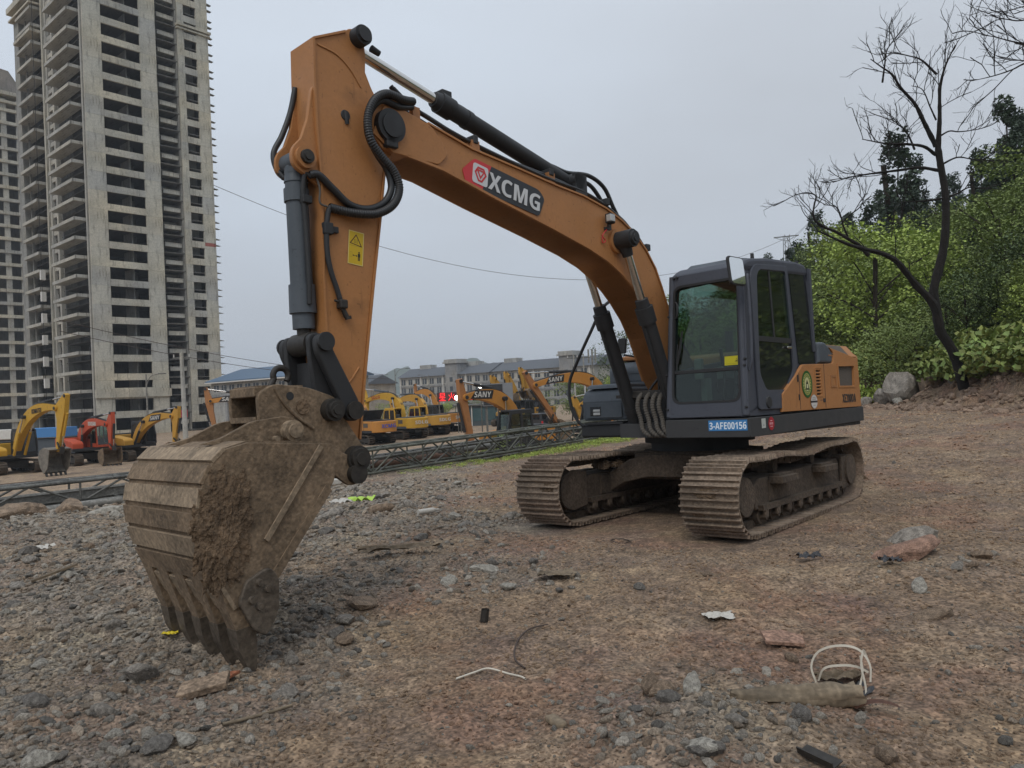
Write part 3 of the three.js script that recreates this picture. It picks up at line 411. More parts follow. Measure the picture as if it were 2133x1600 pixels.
// cab
{
  const cab = node(ex, 'cab', 'dark navy operator cab with large tinted windows');
  const fU = [0, 0, -1], fV = [-0.15, 1.69, 0], fO = [1.31, 1.255, -0.35], fp = (g) => onPlane(g, fO, fU, fV), sU = [-1, 0, 0], sV = [0, 1, 0.03], sO = [1.32, 1.255, -1.33], sp = (g) => onPlane(g, sO, sU, sV);
  part(cab, 'front_frame', fp(ext([[0, 0, 0.03], [1.02, 0, 0.03], [0.985, 1.66, 0.12], [0.055, 1.66, 0.12]], -0.05, 0.012, { b: 0.01, holes: [[[0.085, 0.165], [0.93, 0.165], [0.915, 1.53], [0.105, 1.53]]], hr: 0.11 })), M.navy);
  part(cab, 'front_seal', fp(ext([[0.08, 0.16], [0.935, 0.16], [0.92, 1.535], [0.1, 1.535]], -0.02, 0.016, { r: 0.11, holes: [[[0.105, 0.185], [0.91, 0.185], [0.895, 1.51], [0.125, 1.51]]], hr: 0.1 })), M.rubber);
  part(cab, 'upper_windscreen', fp(ext([[0.1, 0.54], [0.915, 0.54], [0.9, 1.515], [0.12, 1.515]], -0.016, -0.008, { r: 0.06 })), M.glass);
  part(cab, 'lower_windscreen', fp(ext([[0.1, 0.18], [0.915, 0.18], [0.915, 0.51], [0.1, 0.51]], -0.014, -0.006, { r: 0.08 })), M.glass);
  part(cab, 'windscreen_bar', fp(box(0.09, 0.925, 0.505, 0.545, -0.03, 0.006, 0.006)), M.rubber);
  part(cab, 'wiper', fp([bar([0.14, 0.55, 0.012], [0.16, 0.85, 0.016], 0.012, 0.014), bar([0.16, 0.62, 0.02], [0.22, 1.0, 0.012], 0.01, 0.02)]), M.rubber);
  canvasMat('cabNote', 192, 104, (g) => { g.fillStyle = '#b7ad12'; g.fillRect(0, 0, 192, 104); g.strokeStyle = '#3a3708'; g.lineWidth = 3; g.beginPath(); g.moveTo(150, 30); g.lineTo(128, 70); g.lineTo(172, 70); g.closePath(); g.stroke(); g.fillStyle = '#6d6810'; g.fillRect(18, 86, 158, 3); g.fillStyle = '#3a3708'; g.fillRect(140, 52, 18, 12); });
  part(cab, 'windscreen_sticker', fp(decal(0.185, 0.1).translate(0.83, 0.615, -0.0045)), M.cabNote, 'yellow sticker on the windscreen', true);
  const hinge = []; for (const [u, v] of [[0.985, 0.55], [0.99, 0.62], [0.02, 0.6], [0.02, 0.5], [0.05, 1.18], [0.03, 0.1], [1.0, 0.1], [0.12, 1.63], [0.16, 1.635]]) hinge.push(cyl([u, v, 0.008], [u, v, 0.04], 0.016, 0.012, 8));
  part(cab, 'hinge_bolts', fp(hinge), M.black);
  part(cab, 'grab_handle', fp(tube([[0.11, 1.15, 0.0], [0.15, 1.17, 0.02], [0.165, 1.25, 0.03], [0.15, 1.33, 0.02], [0.11, 1.35, 0]], 0.012, 8)), M.black);
  // left side
  const glassD = [[0.49, 1.58], [0.58, 1.66], [1.27, 1.7], [1.29, 0.9], [1.27, 0.5], [1.0, 0.27], [0.5, 0.27], [0.37, 0.45], [0.41, 0.9]];
  const quarter = [[1.44, 1.72], [1.84, 1.72], [1.95, 0.66], [1.51, 0.63]];
  part(cab, 'side_frame', sp(ext([[0, 0], [0.14, 1.58, 0.1], [0.27, 1.69, 0.1], [0.85, 1.78], [1.77, 1.83, 0.08], [1.92, 1.76, 0.06], [2.03, 0.56], [1.55, 0.56], [1.32, 0.42], [0.98, 0.25], [0.91, 0]], -0.045, 0.0, { holes: [glassD.map(([x, y]) => [0.85 + (x - 0.85) * 1.05, 0.98 + (y - 0.98) * 1.03]), quarter], hr: 0.05 })), M.navy);
  const door = part(cab, 'door', sp(ext([[0.3, 0.06, 0.04], [0.335, 1.58, 0.1], [0.46, 1.7, 0.1], [1.33, 1.765, 0.06], [1.365, 0.52, 0.04], [1.02, 0.24], [0.9, 0.06, 0.03]], 0.004, 0.03, { b: 0.006, holes: [glassD], hr: 0.06 })), M.navy);
  part(door, 'upper_pane', sp(ext([[0.41, 0.88], [0.485, 1.585], [0.58, 1.665], [1.275, 1.705], [1.29, 0.88]], 0.008, 0.014)), M.glass);
  part(door, 'lower_pane', sp(ext([[0.37, 0.45], [0.5, 0.265], [1.0, 0.265], [1.28, 0.5], [1.29, 0.83], [0.4, 0.83]], 0.006, 0.012)), M.tint);
  part(door, 'pane_bar', sp([box(0.4, 1.29, 0.825, 0.885, 0.002, 0.024), box(0.82, 0.86, 0.88, 1.68, 0.006, 0.02)]), M.rubber);
  part(door, 'door_handle', sp(box(1.12, 1.24, 0.76, 0.785, 0.024, 0.045, 0.008)), M.chrome);
  part(door, 'lock_cover', sp([cyl([0.52, 0.14, 0.028], [0.52, 0.14, 0.045], 0.07, 0.06, 22)]), M.black);
  part(cab, 'quarter_window', sp(ext([[1.4, 1.76], [1.87, 1.77], [2.0, 0.6], [1.47, 0.58]], 0.003, 0.01, { r: 0.03 })), M.tint);
  part(cab, 'corner_post', [cyl([1.3, 1.27, -1.325], [1.17, 2.92, -1.28], 0.04, 0.035, 14), cyl([1.295, 1.27, -0.38], [1.16, 2.9, -0.43], 0.035, 0.035, 14)], M.navy);
  part(cab, 'hand_rail', tube([[1.24, 1.75, -1.37], [1.245, 1.85, -1.4], [1.17, 2.7, -1.37], [1.14, 2.79, -1.35], [1.07, 2.78, -1.33], [1.07, 2.7, -1.32]], 0.018, 8, 50), M.navy);
  part(cab, 'rear_wall', [box(-0.7, -0.66, 1.25, 2.0, -1.33, -0.38), box(-0.66, -0.6, 2.0, 3.05, -1.33, -1.27), box(-0.66, -0.6, 2.0, 3.05, -0.45, -0.38), box(-0.66, -0.6, 2.9, 3.05, -1.3, -0.4)], M.navy);
  part(cab, 'rear_pane', box(-0.635, -0.628, 2.0, 2.92, -1.28, -0.44), M.tint);
  part(cab, 'right_frame', onPlane(ext([[0.0, 0], [0.05, 1.8], [0.9, 1.8], [1.78, 1.62], [1.95, 0]], -0.04, 0, { holes: [[[0.12, 0.75], [0.14, 1.6], [0.9, 1.66], [1.68, 1.5], [1.78, 0.55]]], hr: 0.06 }), [-0.65, 1.255, -0.35], [1, 0, 0], [0, 1, -0.03]), M.navy);
  part(cab, 'right_pane', onPlane(ext([[0.1, 0.72], [0.12, 1.62], [0.9, 1.68], [1.7, 1.52], [1.8, 0.52]], -0.024, -0.018), [-0.65, 1.255, -0.35], [1, 0, 0], [0, 1, -0.03]), M.glass);
  const roof = part(cab, 'roof', ext([[1.18, 2.9, 0.05], [1.02, 3.0, 0.1], [0.5, 3.065], [-0.3, 3.11], [-0.56, 3.1, 0.08], [-0.64, 3.0, 0.05], [-0.6, 2.96], [1.1, 2.86]], -1.3, -0.41, { b: 0.035 }), M.navy);
  part(roof, 'roof_hatch', ext([[0.98, 3.0], [0.9, 3.05, 0.02], [0.2, 3.12, 0.04], [-0.02, 3.13, 0.02], [-0.04, 3.08], [0.5, 3.04]], -1.12, -0.52, { b: 0.012 }), M.slate);
  part(roof, 'aerial_base', [cyl([0.72, 3.04, -1.22], [0.72, 3.1, -1.22], 0.022, 0.02, 10), cyl([-0.5, 3.08, -1.22], [-0.5, 3.15, -1.22], 0.02, 0.018, 10)], M.black);
  const mir = part(cab, 'mirror', [onPlane(ext(rect(-0.145, -0.155, 0.145, 0.155), -0.03, 0.0, { r: 0.05, b: 0.008 }), [1.5, 2.79, -1.42], [-0.99, 0, -0.08], [0, 1, 0.1]), tube([[1.2, 2.86, -1.3], [1.32, 2.92, -1.36], [1.42, 2.9, -1.4], [1.48, 2.82, -1.41]], 0.012, 6)], M.black, 'rectangular wing mirror on the cab corner');
  part(mir, 'mirror_glass', onPlane(ext(rect(-0.131, -0.14, 0.131, 0.14), 0.001, 0.005, { r: 0.045 }), [1.5, 2.79, -1.42], [-0.99, 0, -0.08], [0, 1, 0.1]), M.mirror);
  // inside
  part(cab, 'floor', box(-0.62, 1.26, 1.25, 1.3, -1.3, -0.4), M.interior);
  const seat = part(cab, 'seat', [box(-0.45, 0.1, 1.62, 1.76, -1.08, -0.6, 0.05), ext([[-0.48, 1.7], [-0.3, 1.72], [-0.42, 2.4, 0.05], [-0.56, 2.4, 0.05]], -1.08, -0.6, { b: 0.03 }), box(-0.56, -0.46, 2.4, 2.6, -0.96, -0.72, 0.04), box(-0.35, 0.0, 1.3, 1.62, -1.0, -0.68)], M.interior);
  part(seat, 'arm_console', [box(-0.3, 0.3, 1.7, 1.86, -1.22, -1.1, 0.02), box(-0.3, 0.3, 1.7, 1.86, -0.58, -0.46, 0.02)], M.interiorPale);
  part(cab, 'lever', [cyl([0.24, 1.84, -1.16], [0.3, 2.08, -1.14], 0.014, 0.024, 10), cyl([0.24, 1.84, -0.52], [0.3, 2.08, -0.54], 0.014, 0.024, 10), cyl([0.75, 1.3, -0.92], [0.66, 1.95, -0.92], 0.012, 0.016, 8), cyl([0.75, 1.3, -0.78], [0.66, 1.95, -0.78], 0.012, 0.016, 8)], M.rubber);
  part(cab, 'monitor', [box(0.7, 0.76, 1.7, 1.95, -0.52, -0.42, 0.01), box(0.5, 0.62, 1.3, 1.72, -0.5, -0.42)], M.interiorPale);
  part(cab, 'foot_pedal', [box(0.8, 1.0, 1.34, 1.38, -0.98, -0.88), box(0.8, 1.0, 1.34, 1.38, -0.82, -0.72)], M.interior);
}
// body behind the cab
{
  const slots = []; for (let i = 0; i < 8; i++) slots.push(rect(-0.67, 1.455 + i * 0.041, -0.525, 1.475 + i * 0.041));
  const side = part(ex, 'side_cover', ext([[0.47, 1.275], [0.45, 1.48], [0.07, 1.69], [-0.16, 1.83, 0.03], [-0.72, 1.845], [-0.95, 1.85], [-1.11, 1.86, 0.03], [-1.13, 2.0, 0.04], [-1.0, 2.06], [-1.5, 2.0], [-1.99, 1.93], [-2.03, 1.275]], -1.37, -1.33, { b: 0.006, holes: [[[-1.27, 1.565], [-1.25, 1.82], [-1.82, 1.83], [-1.8, 1.565]], ...slots], hr: 0.008 }), M.orange, 'orange side cover with louvres and grille');
  part(side, 'grille', box(-1.84, -1.23, 1.55, 1.84, -1.345, -1.335), M.meshGrille);
  part(side, 'grille_frame', ext([[-1.24, 1.54], [-1.22, 1.85], [-1.85, 1.86], [-1.83, 1.54]], -1.378, -1.366, { holes: [[[-1.275, 1.565], [-1.255, 1.82], [-1.815, 1.83], [-1.795, 1.565]]] }), M.orange);
  part(side, 'louvre_backing', box(-0.7, -0.5, 1.44, 1.79, -1.345, -1.335), M.black);
  part(side, 'louvre_frame', ext(rect(-0.715, 1.43, -0.485, 1.8), -1.375, -1.368, { r: 0.02, holes: [rect(-0.69, 1.445, -0.51, 1.785)], hr: 0.01 }), M.orange);
  part(side, 'panel_gap', [box(-0.02, -0.01, 1.29, 1.72, -1.3715, -1.36), box(-0.79, -0.78, 1.29, 1.845, -1.3715, -1.36), box(-0.78, -0.62, 1.385, 1.392, -1.3715, -1.36)], M.black);
  part(side, 'latch', [box(-0.76, -0.71, 1.36, 1.41, -1.38, -1.365, 0.006), box(0.02, 0.04, 1.62, 1.7, -1.38, -1.365), box(0.0, 0.02, 1.4, 1.47, -1.38, -1.365)], M.black);
  canvasMat('badge', 192, 256, (g, w, h) => { g.fillStyle = '#1f5a22'; g.fillRect(0, 0, w, h); g.fillStyle = '#a8a45c'; g.beginPath(); g.ellipse(96, 128, 74, 104, 0, 0, 7); g.fill(); g.fillStyle = '#27642a'; g.beginPath(); g.ellipse(96, 128, 52, 74, 0, 0, 7); g.fill(); g.fillStyle = '#c9c58e'; g.beginPath(); g.ellipse(96, 128, 46, 66, 0, 0, 7); g.fill(); g.fillStyle = '#1d2b18'; g.beginPath(); g.moveTo(66, 182); g.lineTo(76, 120); g.lineTo(96, 84); g.lineTo(116, 120); g.lineTo(128, 182); g.fill(); g.fillStyle = '#d5d2a8'; g.fillRect(86, 128, 24, 38); g.fillStyle = '#24521f'; for (let i = 0; i < 20; i++) { const a = i / 20 * 6.283; g.save(); g.translate(96 + 63 * Math.cos(a), 128 + 89 * Math.sin(a)); g.rotate(a + 1.57); g.fillRect(-5, -7, 10, 14); g.restore(); } });
  part(side, 'round_badge', onPlane(new THREE.CircleGeometry(1, 32).scale(0.155, 0.165, 1), [-0.235, 1.59, -1.3745], [-1, 0, 0], [0, 1, 0]), M.badge, 'green and yellow round badge', true);
  canvasMat('roundTag', 128, 128, (g) => { g.fillStyle = '#c9c6c2'; g.fillRect(0, 0, 128, 128); g.fillStyle = '#2a2a30'; g.fillRect(0, 56, 128, 18); g.fillStyle = '#8d8a88'; g.fillRect(34, 24, 60, 6); g.fillRect(28, 38, 72, 8); g.fillRect(44, 96, 44, 5); });
  part(side, 'white_tag', onPlane(new THREE.CircleGeometry(1, 24).scale(0.098, 0.085, 1), [-0.405, 1.375, -1.379], [-1, 0, 0], [0, 1, 0]), M.roundTag, 'round white tag with a dark band', true);
  part(side, 'model_number', onPlane(text('XE200DA', 0.48, 0.115, 0.004), [-1.35, 1.34, -1.37], [-1, 0, 0], [0, 1, 0]), M.black);
  part(side, 'embossed_mark', onPlane(ext(rect(0, 0, 0.19, 0.16), 0, 0.008, { holes: [rect(0.03, 0.03, 0.16, 0.13)] }), [-0.98, 1.545, -1.37], [-1, 0, 0], [0, 1, 0]), M.orangeDull);
  part(ex, 'engine_hood', ext([[-0.72, 1.3], [-0.72, 2.06, 0.05], [-0.85, 2.11, 0.05], [-1.52, 2.12], [-1.92, 2.02, 0.05], [-1.97, 1.3]], -1.24, 1.2, { b: 0.04 }), M.orange);
  // sloped edge with vent
  const slope = part(ex, 'shoulder_panel', [ext([[-1.33, 1.9], [-1.365, 1.96], [-1.24, 2.115], [-1.15, 2.1], [-1.28, 1.9]], 0.98, 1.95).applyMatrix4(new THREE.Matrix4().makeBasis(V3(0, 0, 1), V3(0, 1, 0), V3(-1, 0, 0)))], M.orange);
  part(slope, 'vent', onPlane(box(1.1, 1.66, -0.085, 0.085, 0, 0.012, 0.004), [0, 2.035, -1.308], [-1, 0, 0], [0, 0.78, 0.62]), M.meshGrille);
  part(ex, 'corner_cover', ext([[-0.68, 1.86], [-0.7, 2.12, 0.04], [-0.9, 2.13, 0.05], [-1.05, 2.06, 0.08], [-1.13, 1.98, 0.05], [-1.11, 1.86, 0.03]], -1.36, -1.0, { b: 0.03 }), M.slate);
  const cw = ext([[-1.98, -1.345, 0.02], [-2.12, -1.335, 0.1], [-2.24, -1.25, 0.15], [-2.55, -0.8, 0.3], [-2.66, 0, 0.5], [-2.55, 0.8, 0.3], [-2.24, 1.2, 0.15], [-1.98, 1.22]], 0, 0.75, { b: 0.05 }).rotateX(Math.PI / 2).translate(0, 2.0, 0);
  part(ex, 'counterweight', cw, M.orange);
  part(ex, 'counterweight_skirt', ext([[-1.9, -1.375, 0.02], [-2.13, -1.37, 0.1], [-2.27, -1.28, 0.15], [-2.58, -0.82, 0.3], [-2.69, 0, 0.5], [-2.58, 0.82, 0.3], [-2.27, 1.24, 0.15], [-1.9, 1.25]], 0, 0.2, { b: 0.03 }).rotateX(Math.PI / 2).translate(0, 1.285, 0), M.darkFrame);
  part(ex, 'exhaust', [cyl([-1.35, 2.1, 0.2], [-1.35, 2.45, 0.2], 0.06, 0.06, 14), box(-1.75, -1.2, 2.1, 2.3, -0.6, 0.0, 0.05)], M.black);
  const ho = []; for (let i = 0; i < 7; i++) ho.push(box(-0.86 - i * 0.03, -0.845 - i * 0.03, 2.12, 2.24 - i * i * 0.002, -0.95, -0.8)); 
  part(ex, 'hood_guard', ho, M.black);
  // right-hand tool box, steps, tank
  const tb = part(ex, 'tool_box', ext([[0.93, 1.25, 0.03], [0.95, 1.5], [0.9, 1.64, 0.08], [0.75, 1.67, 0.04], [0.1, 1.67], [0.1, 1.25]], 0.47, 1.17, { b: 0.03 }), M.slate, 'grey tool box with a sunken lamp');
  part(tb, 'lid', ext([[0.9, 1.665], [0.86, 1.72, 0.04], [0.1, 1.72], [0.1, 1.66]], 0.5, 1.12, { b: 0.02 }), M.slate);
  part(tb, 'front_panel', onPlane(ext(rect(0.53, 1.285, 1.1, 1.475), 0, 0.008, { r: 0.02, b: 0.003 }), [0.948, 0, 0], [0, 0, -1], [0, 1, 0]).translate(0, 0, 1.63), M.slate);
  part(tb, 'lamp_recess', box(0.93, 0.961, 1.31, 1.43, 0.86, 1.03), M.blackGlass);
  part(tb, 'lamp', [box(0.93, 0.966, 1.32, 1.355, 0.87, 0.98, 0.005), box(0.93, 0.966, 1.365, 1.395, 0.87, 0.98, 0.005)], M.lens);
  part(ex, 'step_box', [box(0.2, 0.96, 1.03, 1.21, 0.47, 1.2, 0.03), box(0.85, 0.99, 1.2, 1.225, 0.5, 1.1)], M.black);
  part(ex, 'fuel_tank', [ext([[0.34, 1.25], [0.34, 1.93, 0.05], [0.26, 2.02, 0.05], [-0.7, 2.05], [-0.7, 1.25]], 0.45, 1.16, { b: 0.04 }), box(0.325, 0.35, 1.86, 1.88, 0.5, 1.1), box(0.325, 0.35, 1.76, 1.78, 0.5, 1.1)], M.slate);
  part(ex, 'hydraulic_tank', [box(-0.7, 0.25, 2.04, 2.1, 0.5, 1.1, 0.02), box(-0.5, 0.1, 2.09, 2.12, 0.55, 1.05, 0.01)], M.orangeDull);
  part(ex, 'safety_rail', tube([[0.96, 1.18, 1.14], [0.99, 1.24, 1.21], [1.01, 1.43, 1.3], [1.01, 1.62, 1.33], [1.0, 1.81, 1.31], [1.0, 2.0, 1.2], [0.98, 2.36, 0.98], [0.9, 2.74, 0.76], [0.7, 2.82, 0.72], [0.3, 2.6, 0.75], [0.1, 2.12, 0.8]], 0.021, 8, 90), M.black);
  part(ex, 'right_mirror', [ext([[-0.06, -0.1, 0.02], [-0.07, 0.1, 0.03], [0.06, 0.1, 0.03], [0.04, -0.1, 0.02]], -0.02, 0.02, { b: 0.008 }).rotateY(Math.PI / 2).translate(0.6, 2.22, 0.71), cyl([0.58, 2.1, 0.71], [0.3, 2.08, 0.72], 0.012, 0.012, 8)], M.black);
  part(ex, 'boom_bay', [box(0.72, 0.76, 1.18, 1.5, -0.34, 0.45), box(-0.6, 0.2, 1.2, 1.5, -0.34, -0.27), box(-0.6, 0.2, 1.2, 1.5, 0.27, 0.44)], M.black);
  const man = part(ex, 'hose_manifold', [box(1.02, 1.14, 1.5, 1.6, -0.3, 0.4, 0.01), box(1.0, 1.16, 1.52, 1.56, -0.35, 0.46)], M.steelDark);
  for (const [i, z] of [[0, 0.1], [1, -0.01], [2, -0.11], [3, -0.2]]) part(man, 'supply_hose', ribbed([[1.12, 1.56, z], [1.2, 1.5, z], [1.22, 1.4, z + 0.005], [1.2, 1.25, z - 0.02], [1.22, 1.12, z - 0.06], [1.2, 1.06, z - 0.13], [1.1, 1.06, z - 0.22 + i * 0.02], [0.95, 1.1, z - 0.2]], 0.027, 0.004, 0.03, 8), M.dustyHose);
  part(man, 'bent_pipe', [tube([[1.0, 1.9, -0.24], [1.08, 1.72, -0.1], [1.1, 1.6, 0.0], [1.1, 1.55, 0.02]], 0.016, 8), tube([[1.08, 1.58, -0.12], [1.1, 1.72, -0.14], [1.1, 1.74, -0.2], [1.1, 1.68, -0.26], [1.1, 1.56, -0.27]], 0.014, 8, 30)], M.black);
}
// undercarriage
{
  const turn = YU - YS; // the tracks point a little away from the cab
  const g = 2.2165 / 2, W = 0.32, c = 1.68, r = 0.37, yc = 0.425;
  const path = (() => { const p = []; const N = 400; for (let i = 0; i <= 60; i++) { const t = i / 60, x = -c + 2 * c * t; p.push([-x, 0.055 - 0 + 0 * t]); } p.length = 0;
    for (let i = 0; i <= 50; i++) p.push([lerp(-c + 0.12, c - 0.12, i / 50), 0.045]);
    for (let i = 1; i < 40; i++) { const a = -Math.PI / 2 + Math.PI * i / 40; p.push([c + r * Math.cos(a), yc + r * Math.sin(a) - (i < 8 ? 0.006 * (8 - i) * 0 : 0)]); }
    for (let i = 0; i <= 50; i++) { const t = i / 50; p.push([lerp(c, -c, t), yc + r + 0.0 - 0.055 * Math.sin(Math.PI * t) * (0.6 + 0.4 * Math.cos(4 * Math.PI * t)) + 0.02 * t]); }
    for (let i = 1; i < 40; i++) { const a = Math.PI / 2 + Math.PI * i / 40; p.push([-c + (r + 0.01) * Math.cos(a), yc + 0.01 + (r + 0.01) * Math.sin(a)]); }
    return new THREE.CatmullRomCurve3(p.map(([x, y]) => V3(x, y, 0)), true, 'centripetal'); })();
  path.arcLengthDivisions = 1200;
  const L = path.getLength(), n = 48, pitch = L / n;
  const shoe = fuse([box(-pitch * 0.49, pitch * 0.47, -0.006, 0.008, -W, W), ...[-0.42, -0.04, 0.34].map((t, i) => ext([[t * pitch - 0.011, 0.007], [t * pitch + 0.013, 0.007], [t * pitch + 0.006, i === 0 ? 0.052 : 0.044], [t * pitch - 0.006, i === 0 ? 0.052 : 0.044]], -W, W)), box(pitch * 0.42, pitch * 0.54, -0.012, 0.004, -W, W)]);
  const link = fuse([box(-pitch * 0.55, pitch * 0.55, -0.09, -0.008, -0.11, -0.06), box(-pitch * 0.55, pitch * 0.55, -0.09, -0.008, 0.06, 0.11), cyl([-pitch / 2, -0.055, -0.12], [-pitch / 2, -0.055, 0.12], 0.03, 0.03, 8)]);
  const clod = (() => { const q = new THREE.IcosahedronGeometry(1, 3), p = q.attributes.position; for (let i = 0; i < p.count; i++) { const x = p.getX(i), y = p.getY(i), z = p.getZ(i), k = 1 + 0.35 * n3(x * 2, y * 2, z * 2) + 0.2 * n3(x * 5, y * 5, z * 5); p.setXYZ(i, x * k * pitch * 0.3, Math.max(-0.2, y) * k * 0.018, z * k * 0.14); } q.computeVertexNormals(); return fuse(q); })();
  const rnd = mul(77);
  for (const s of [-1, 1]) {
    const t = node(ex, 'track', s < 0 ? 'left crawler track, nearer the camera' : 'right crawler track');
    t.rotation.y = -turn; const off = V3(0, 0, s * g).applyAxisAngle(UP, -turn); t.position.set(off.x, 0, off.z);
    for (let i = 0; i < n; i++) {
      const u = (i + 0.3) / n, p = path.getPointAt(u), d = path.getTangentAt(u), a = Math.atan2(d.y, d.x);
      const o = new THREE.Mesh(shoe, [M.shoeA, M.shoeB, M.shoeC][Math.floor(rnd() * 3)]); o.name = 'shoe'; o.position.copy(p); o.rotation.z = a + Math.PI + (rnd() - 0.5) * 0.03; o.scale.x = -1; o.scale.x = 1; t.add(o);
      o.rotation.z = a; o.rotation.x = Math.PI; o.rotation.order = 'ZXY';
    }
    const chain = []; for (let i = 0; i < n; i++) { const u = (i + 0.3) / n, p = path.getPointAt(u), d = path.getTangentAt(u), a = Math.atan2(d.y, d.x); chain.push(link.clone().rotateX(Math.PI).rotateZ(a).translate(p.x, p.y, 0)); }
    part(t, 'link_chain', chain, M.underMud);
    const mud = []; for (let i = 0; i < 34; i++) { const u = rnd(), p = path.getPointAt(u), d = path.getTangentAt(u), a = Math.atan2(d.y, d.x); if (p.y < 0.1) continue; const k = 0.6 + rnd() * 0.7; mud.push(clod.clone().scale(1, k, k).rotateX(Math.PI).rotateZ(a).translate(p.x + d.y * 0.01, p.y - d.x * 0.01, (rnd() - 0.5) * 0.42)); }
    const lump = part(t, 'caked_mud', mud, M.mudDark); lump.userData.kind = 'stuff';
    const fr = part(t, 'track_frame', [ext([[1.35, 0.25], [1.42, 0.5], [1.2, 0.58], [-1.35, 0.6], [-1.5, 0.5], [-1.45, 0.25]], -0.19, 0.19, { b: 0.02 }), ext([[1.28, 0.24], [1.3, 0.3], [-1.35, 0.3], [-1.35, 0.24]], -0.25, 0.25)], M.underMud);
    part(fr, 'frame_bulge', box(0.4, 1.0, 0.3, 0.55, -0.21, 0.21, 0.02), M.underMud);
    for (const x of [0.75, -0.62]) part(fr, 'step', [box(x - 0.24, x + 0.24, 0.5, 0.58, s * 0.19, s * 0.36, 0.01), box(x - 0.2, x + 0.2, 0.56, 0.6, s * 0.19, s * 0.3)], M.underMud);
    for (let i = 0; i < 8; i++) part(t, 'roller', [pinZ(-1.19 + i * 0.34, 0.17, -0.17, 0.17, 0.085, 16), pinZ(-1.19 + i * 0.34, 0.17, -0.24, 0.24, 0.04, 12), box(-1.24 + i * 0.34, -1.14 + i * 0.34, 0.15, 0.27, -0.25, -0.2, 0.02), box(-1.24 + i * 0.34, -1.14 + i * 0.34, 0.15, 0.27, 0.2, 0.25, 0.02)], M.underMud);
    for (const x of [-0.6, 0.62]) part(t, 'carrier_roller', [pinZ(x, 0.66, -0.13, 0.13, 0.07, 16), box(x - 0.05, x + 0.05, 0.56, 0.66, s * -0.06, s * 0.06)], M.underMud);
    part(t, 'idler', [pinZ(c, yc, -0.1, 0.1, 0.27, 32), pinZ(c, yc, -0.16, 0.16, 0.16, 24), ext([[c + 0.18, 0.28, 0.1], [c + 0.2, 0.55, 0.15], [c - 0.05, 0.68, 0.1], [c - 0.35, 0.64, 0.04], [c - 0.36, 0.22, 0.04], [c - 0.02, 0.17, 0.1]], -s * 0.2 - 0.02, -s * 0.2 + 0.02, { b: 0.008 }), cyl([c, yc, s * 0.16], [c, yc, s * 0.24], 0.22, 0.2, 28)], M.underMud);
    const teeth = []; for (let i = 0; i < 21; i++) { const a = i / 21 * 6.283; teeth.push(box(-0.03, 0.03, 0.24, 0.31, -0.04, 0.04).rotateZ(a).translate(-c, yc + 0.01, 0)); }
    part(t, 'sprocket', [pinZ(-c, yc + 0.01, -0.04, 0.04, 0.27, 32), ...teeth, pinZ(-c, yc + 0.01, s * -0.2, s * 0.27, 0.2, 26), ext([[-c - 0.08, 0.2, 0.05], [-c - 0.08, 0.62, 0.05], [-c + 0.3, 0.62], [-c + 0.3, 0.2]], s > 0 ? 0.2 : -0.24, s > 0 ? 0.24 : -0.2, { b: 0.01 })], M.underMud);
    if (s > 0) part(t, 'piled_earth', Array.from({ length: 40 }, () => { const k = 0.5 + rnd(); return clod.clone().scale(k * 0.5, k * 2.4, k * 0.3).rotateY(rnd() * 6).translate(0.1 + rnd() * 0.9, 0.62 + rnd() * 0.06, -0.05 - rnd() * 0.25); }), M.mudDark).userData.kind = 'stuff';
  }
  const cf = node(ex, 'car_body'); cf.rotation.y = -turn;
  const arch = [[-0.95, 0.3], [-0.95, 0.55], [-0.6, 0.74], [-0.3, 0.8], [0.3, 0.8], [0.6, 0.74], [0.95, 0.55], [0.95, 0.3], [0.7, 0.44], [0.35, 0.52], [-0.35, 0.52], [-0.7, 0.44]];
  part(cf, 'cross_member', ext(arch, 0, 0.16, { b: 0.01 }).rotateY(Math.PI / 2).translate(0.62, 0, 0), M.underMud);
  part(cf, 'cross_member', ext(arch, 0, 0.16, { b: 0.01 }).rotateY(Math.PI / 2).translate(-0.78, 0, 0), M.underMud);
  part(cf, 'centre_frame', [box(-0.65, 0.65, 0.48, 0.82, -0.6, 0.6, 0.02), cyl([0, 0.78, 0], [0, 0.83, 0], 0.72, 0.72, 36)], M.underMud);
}
// ---------- unfinished towers and far buildings ----------
mk('concA', [0.62, 0.59, 0.50], { map: T.conc, roughness: 0.95, bumpMap: T.rockB, bumpScale: 0.004 });
mk('concB', [0.54, 0.525, 0.475], { map: T.conc, roughness: 0.95 });
mk('concC', [0.64, 0.595, 0.49], { map: T.conc, roughness: 0.95 });
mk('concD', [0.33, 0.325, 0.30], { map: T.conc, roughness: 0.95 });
mk('concInShade', [0.13, 0.125, 0.115], { map: T.conc, roughness: 1 });  // inner concrete, its colour darkened below bare concrete to paint in deep-room shade
const concs = [M.concA, M.concB, M.concC, M.concA];
const along = (pts, x0, x1) => ext(pts.map(([z, y]) => [-z, y]), x0, x1).rotateY(Math.PI / 2); // an outline in z,y drawn out along x
const framed = (g, ox, oz, X) => { const x = V3(X[0], 0, X[1]).normalize(), z = x.clone().cross(UP); g.quaternion.setFromRotationMatrix(new THREE.Matrix4().makeBasis(x, UP, z)); g.position.set(ox, YARD - 0.3, oz); return g; };
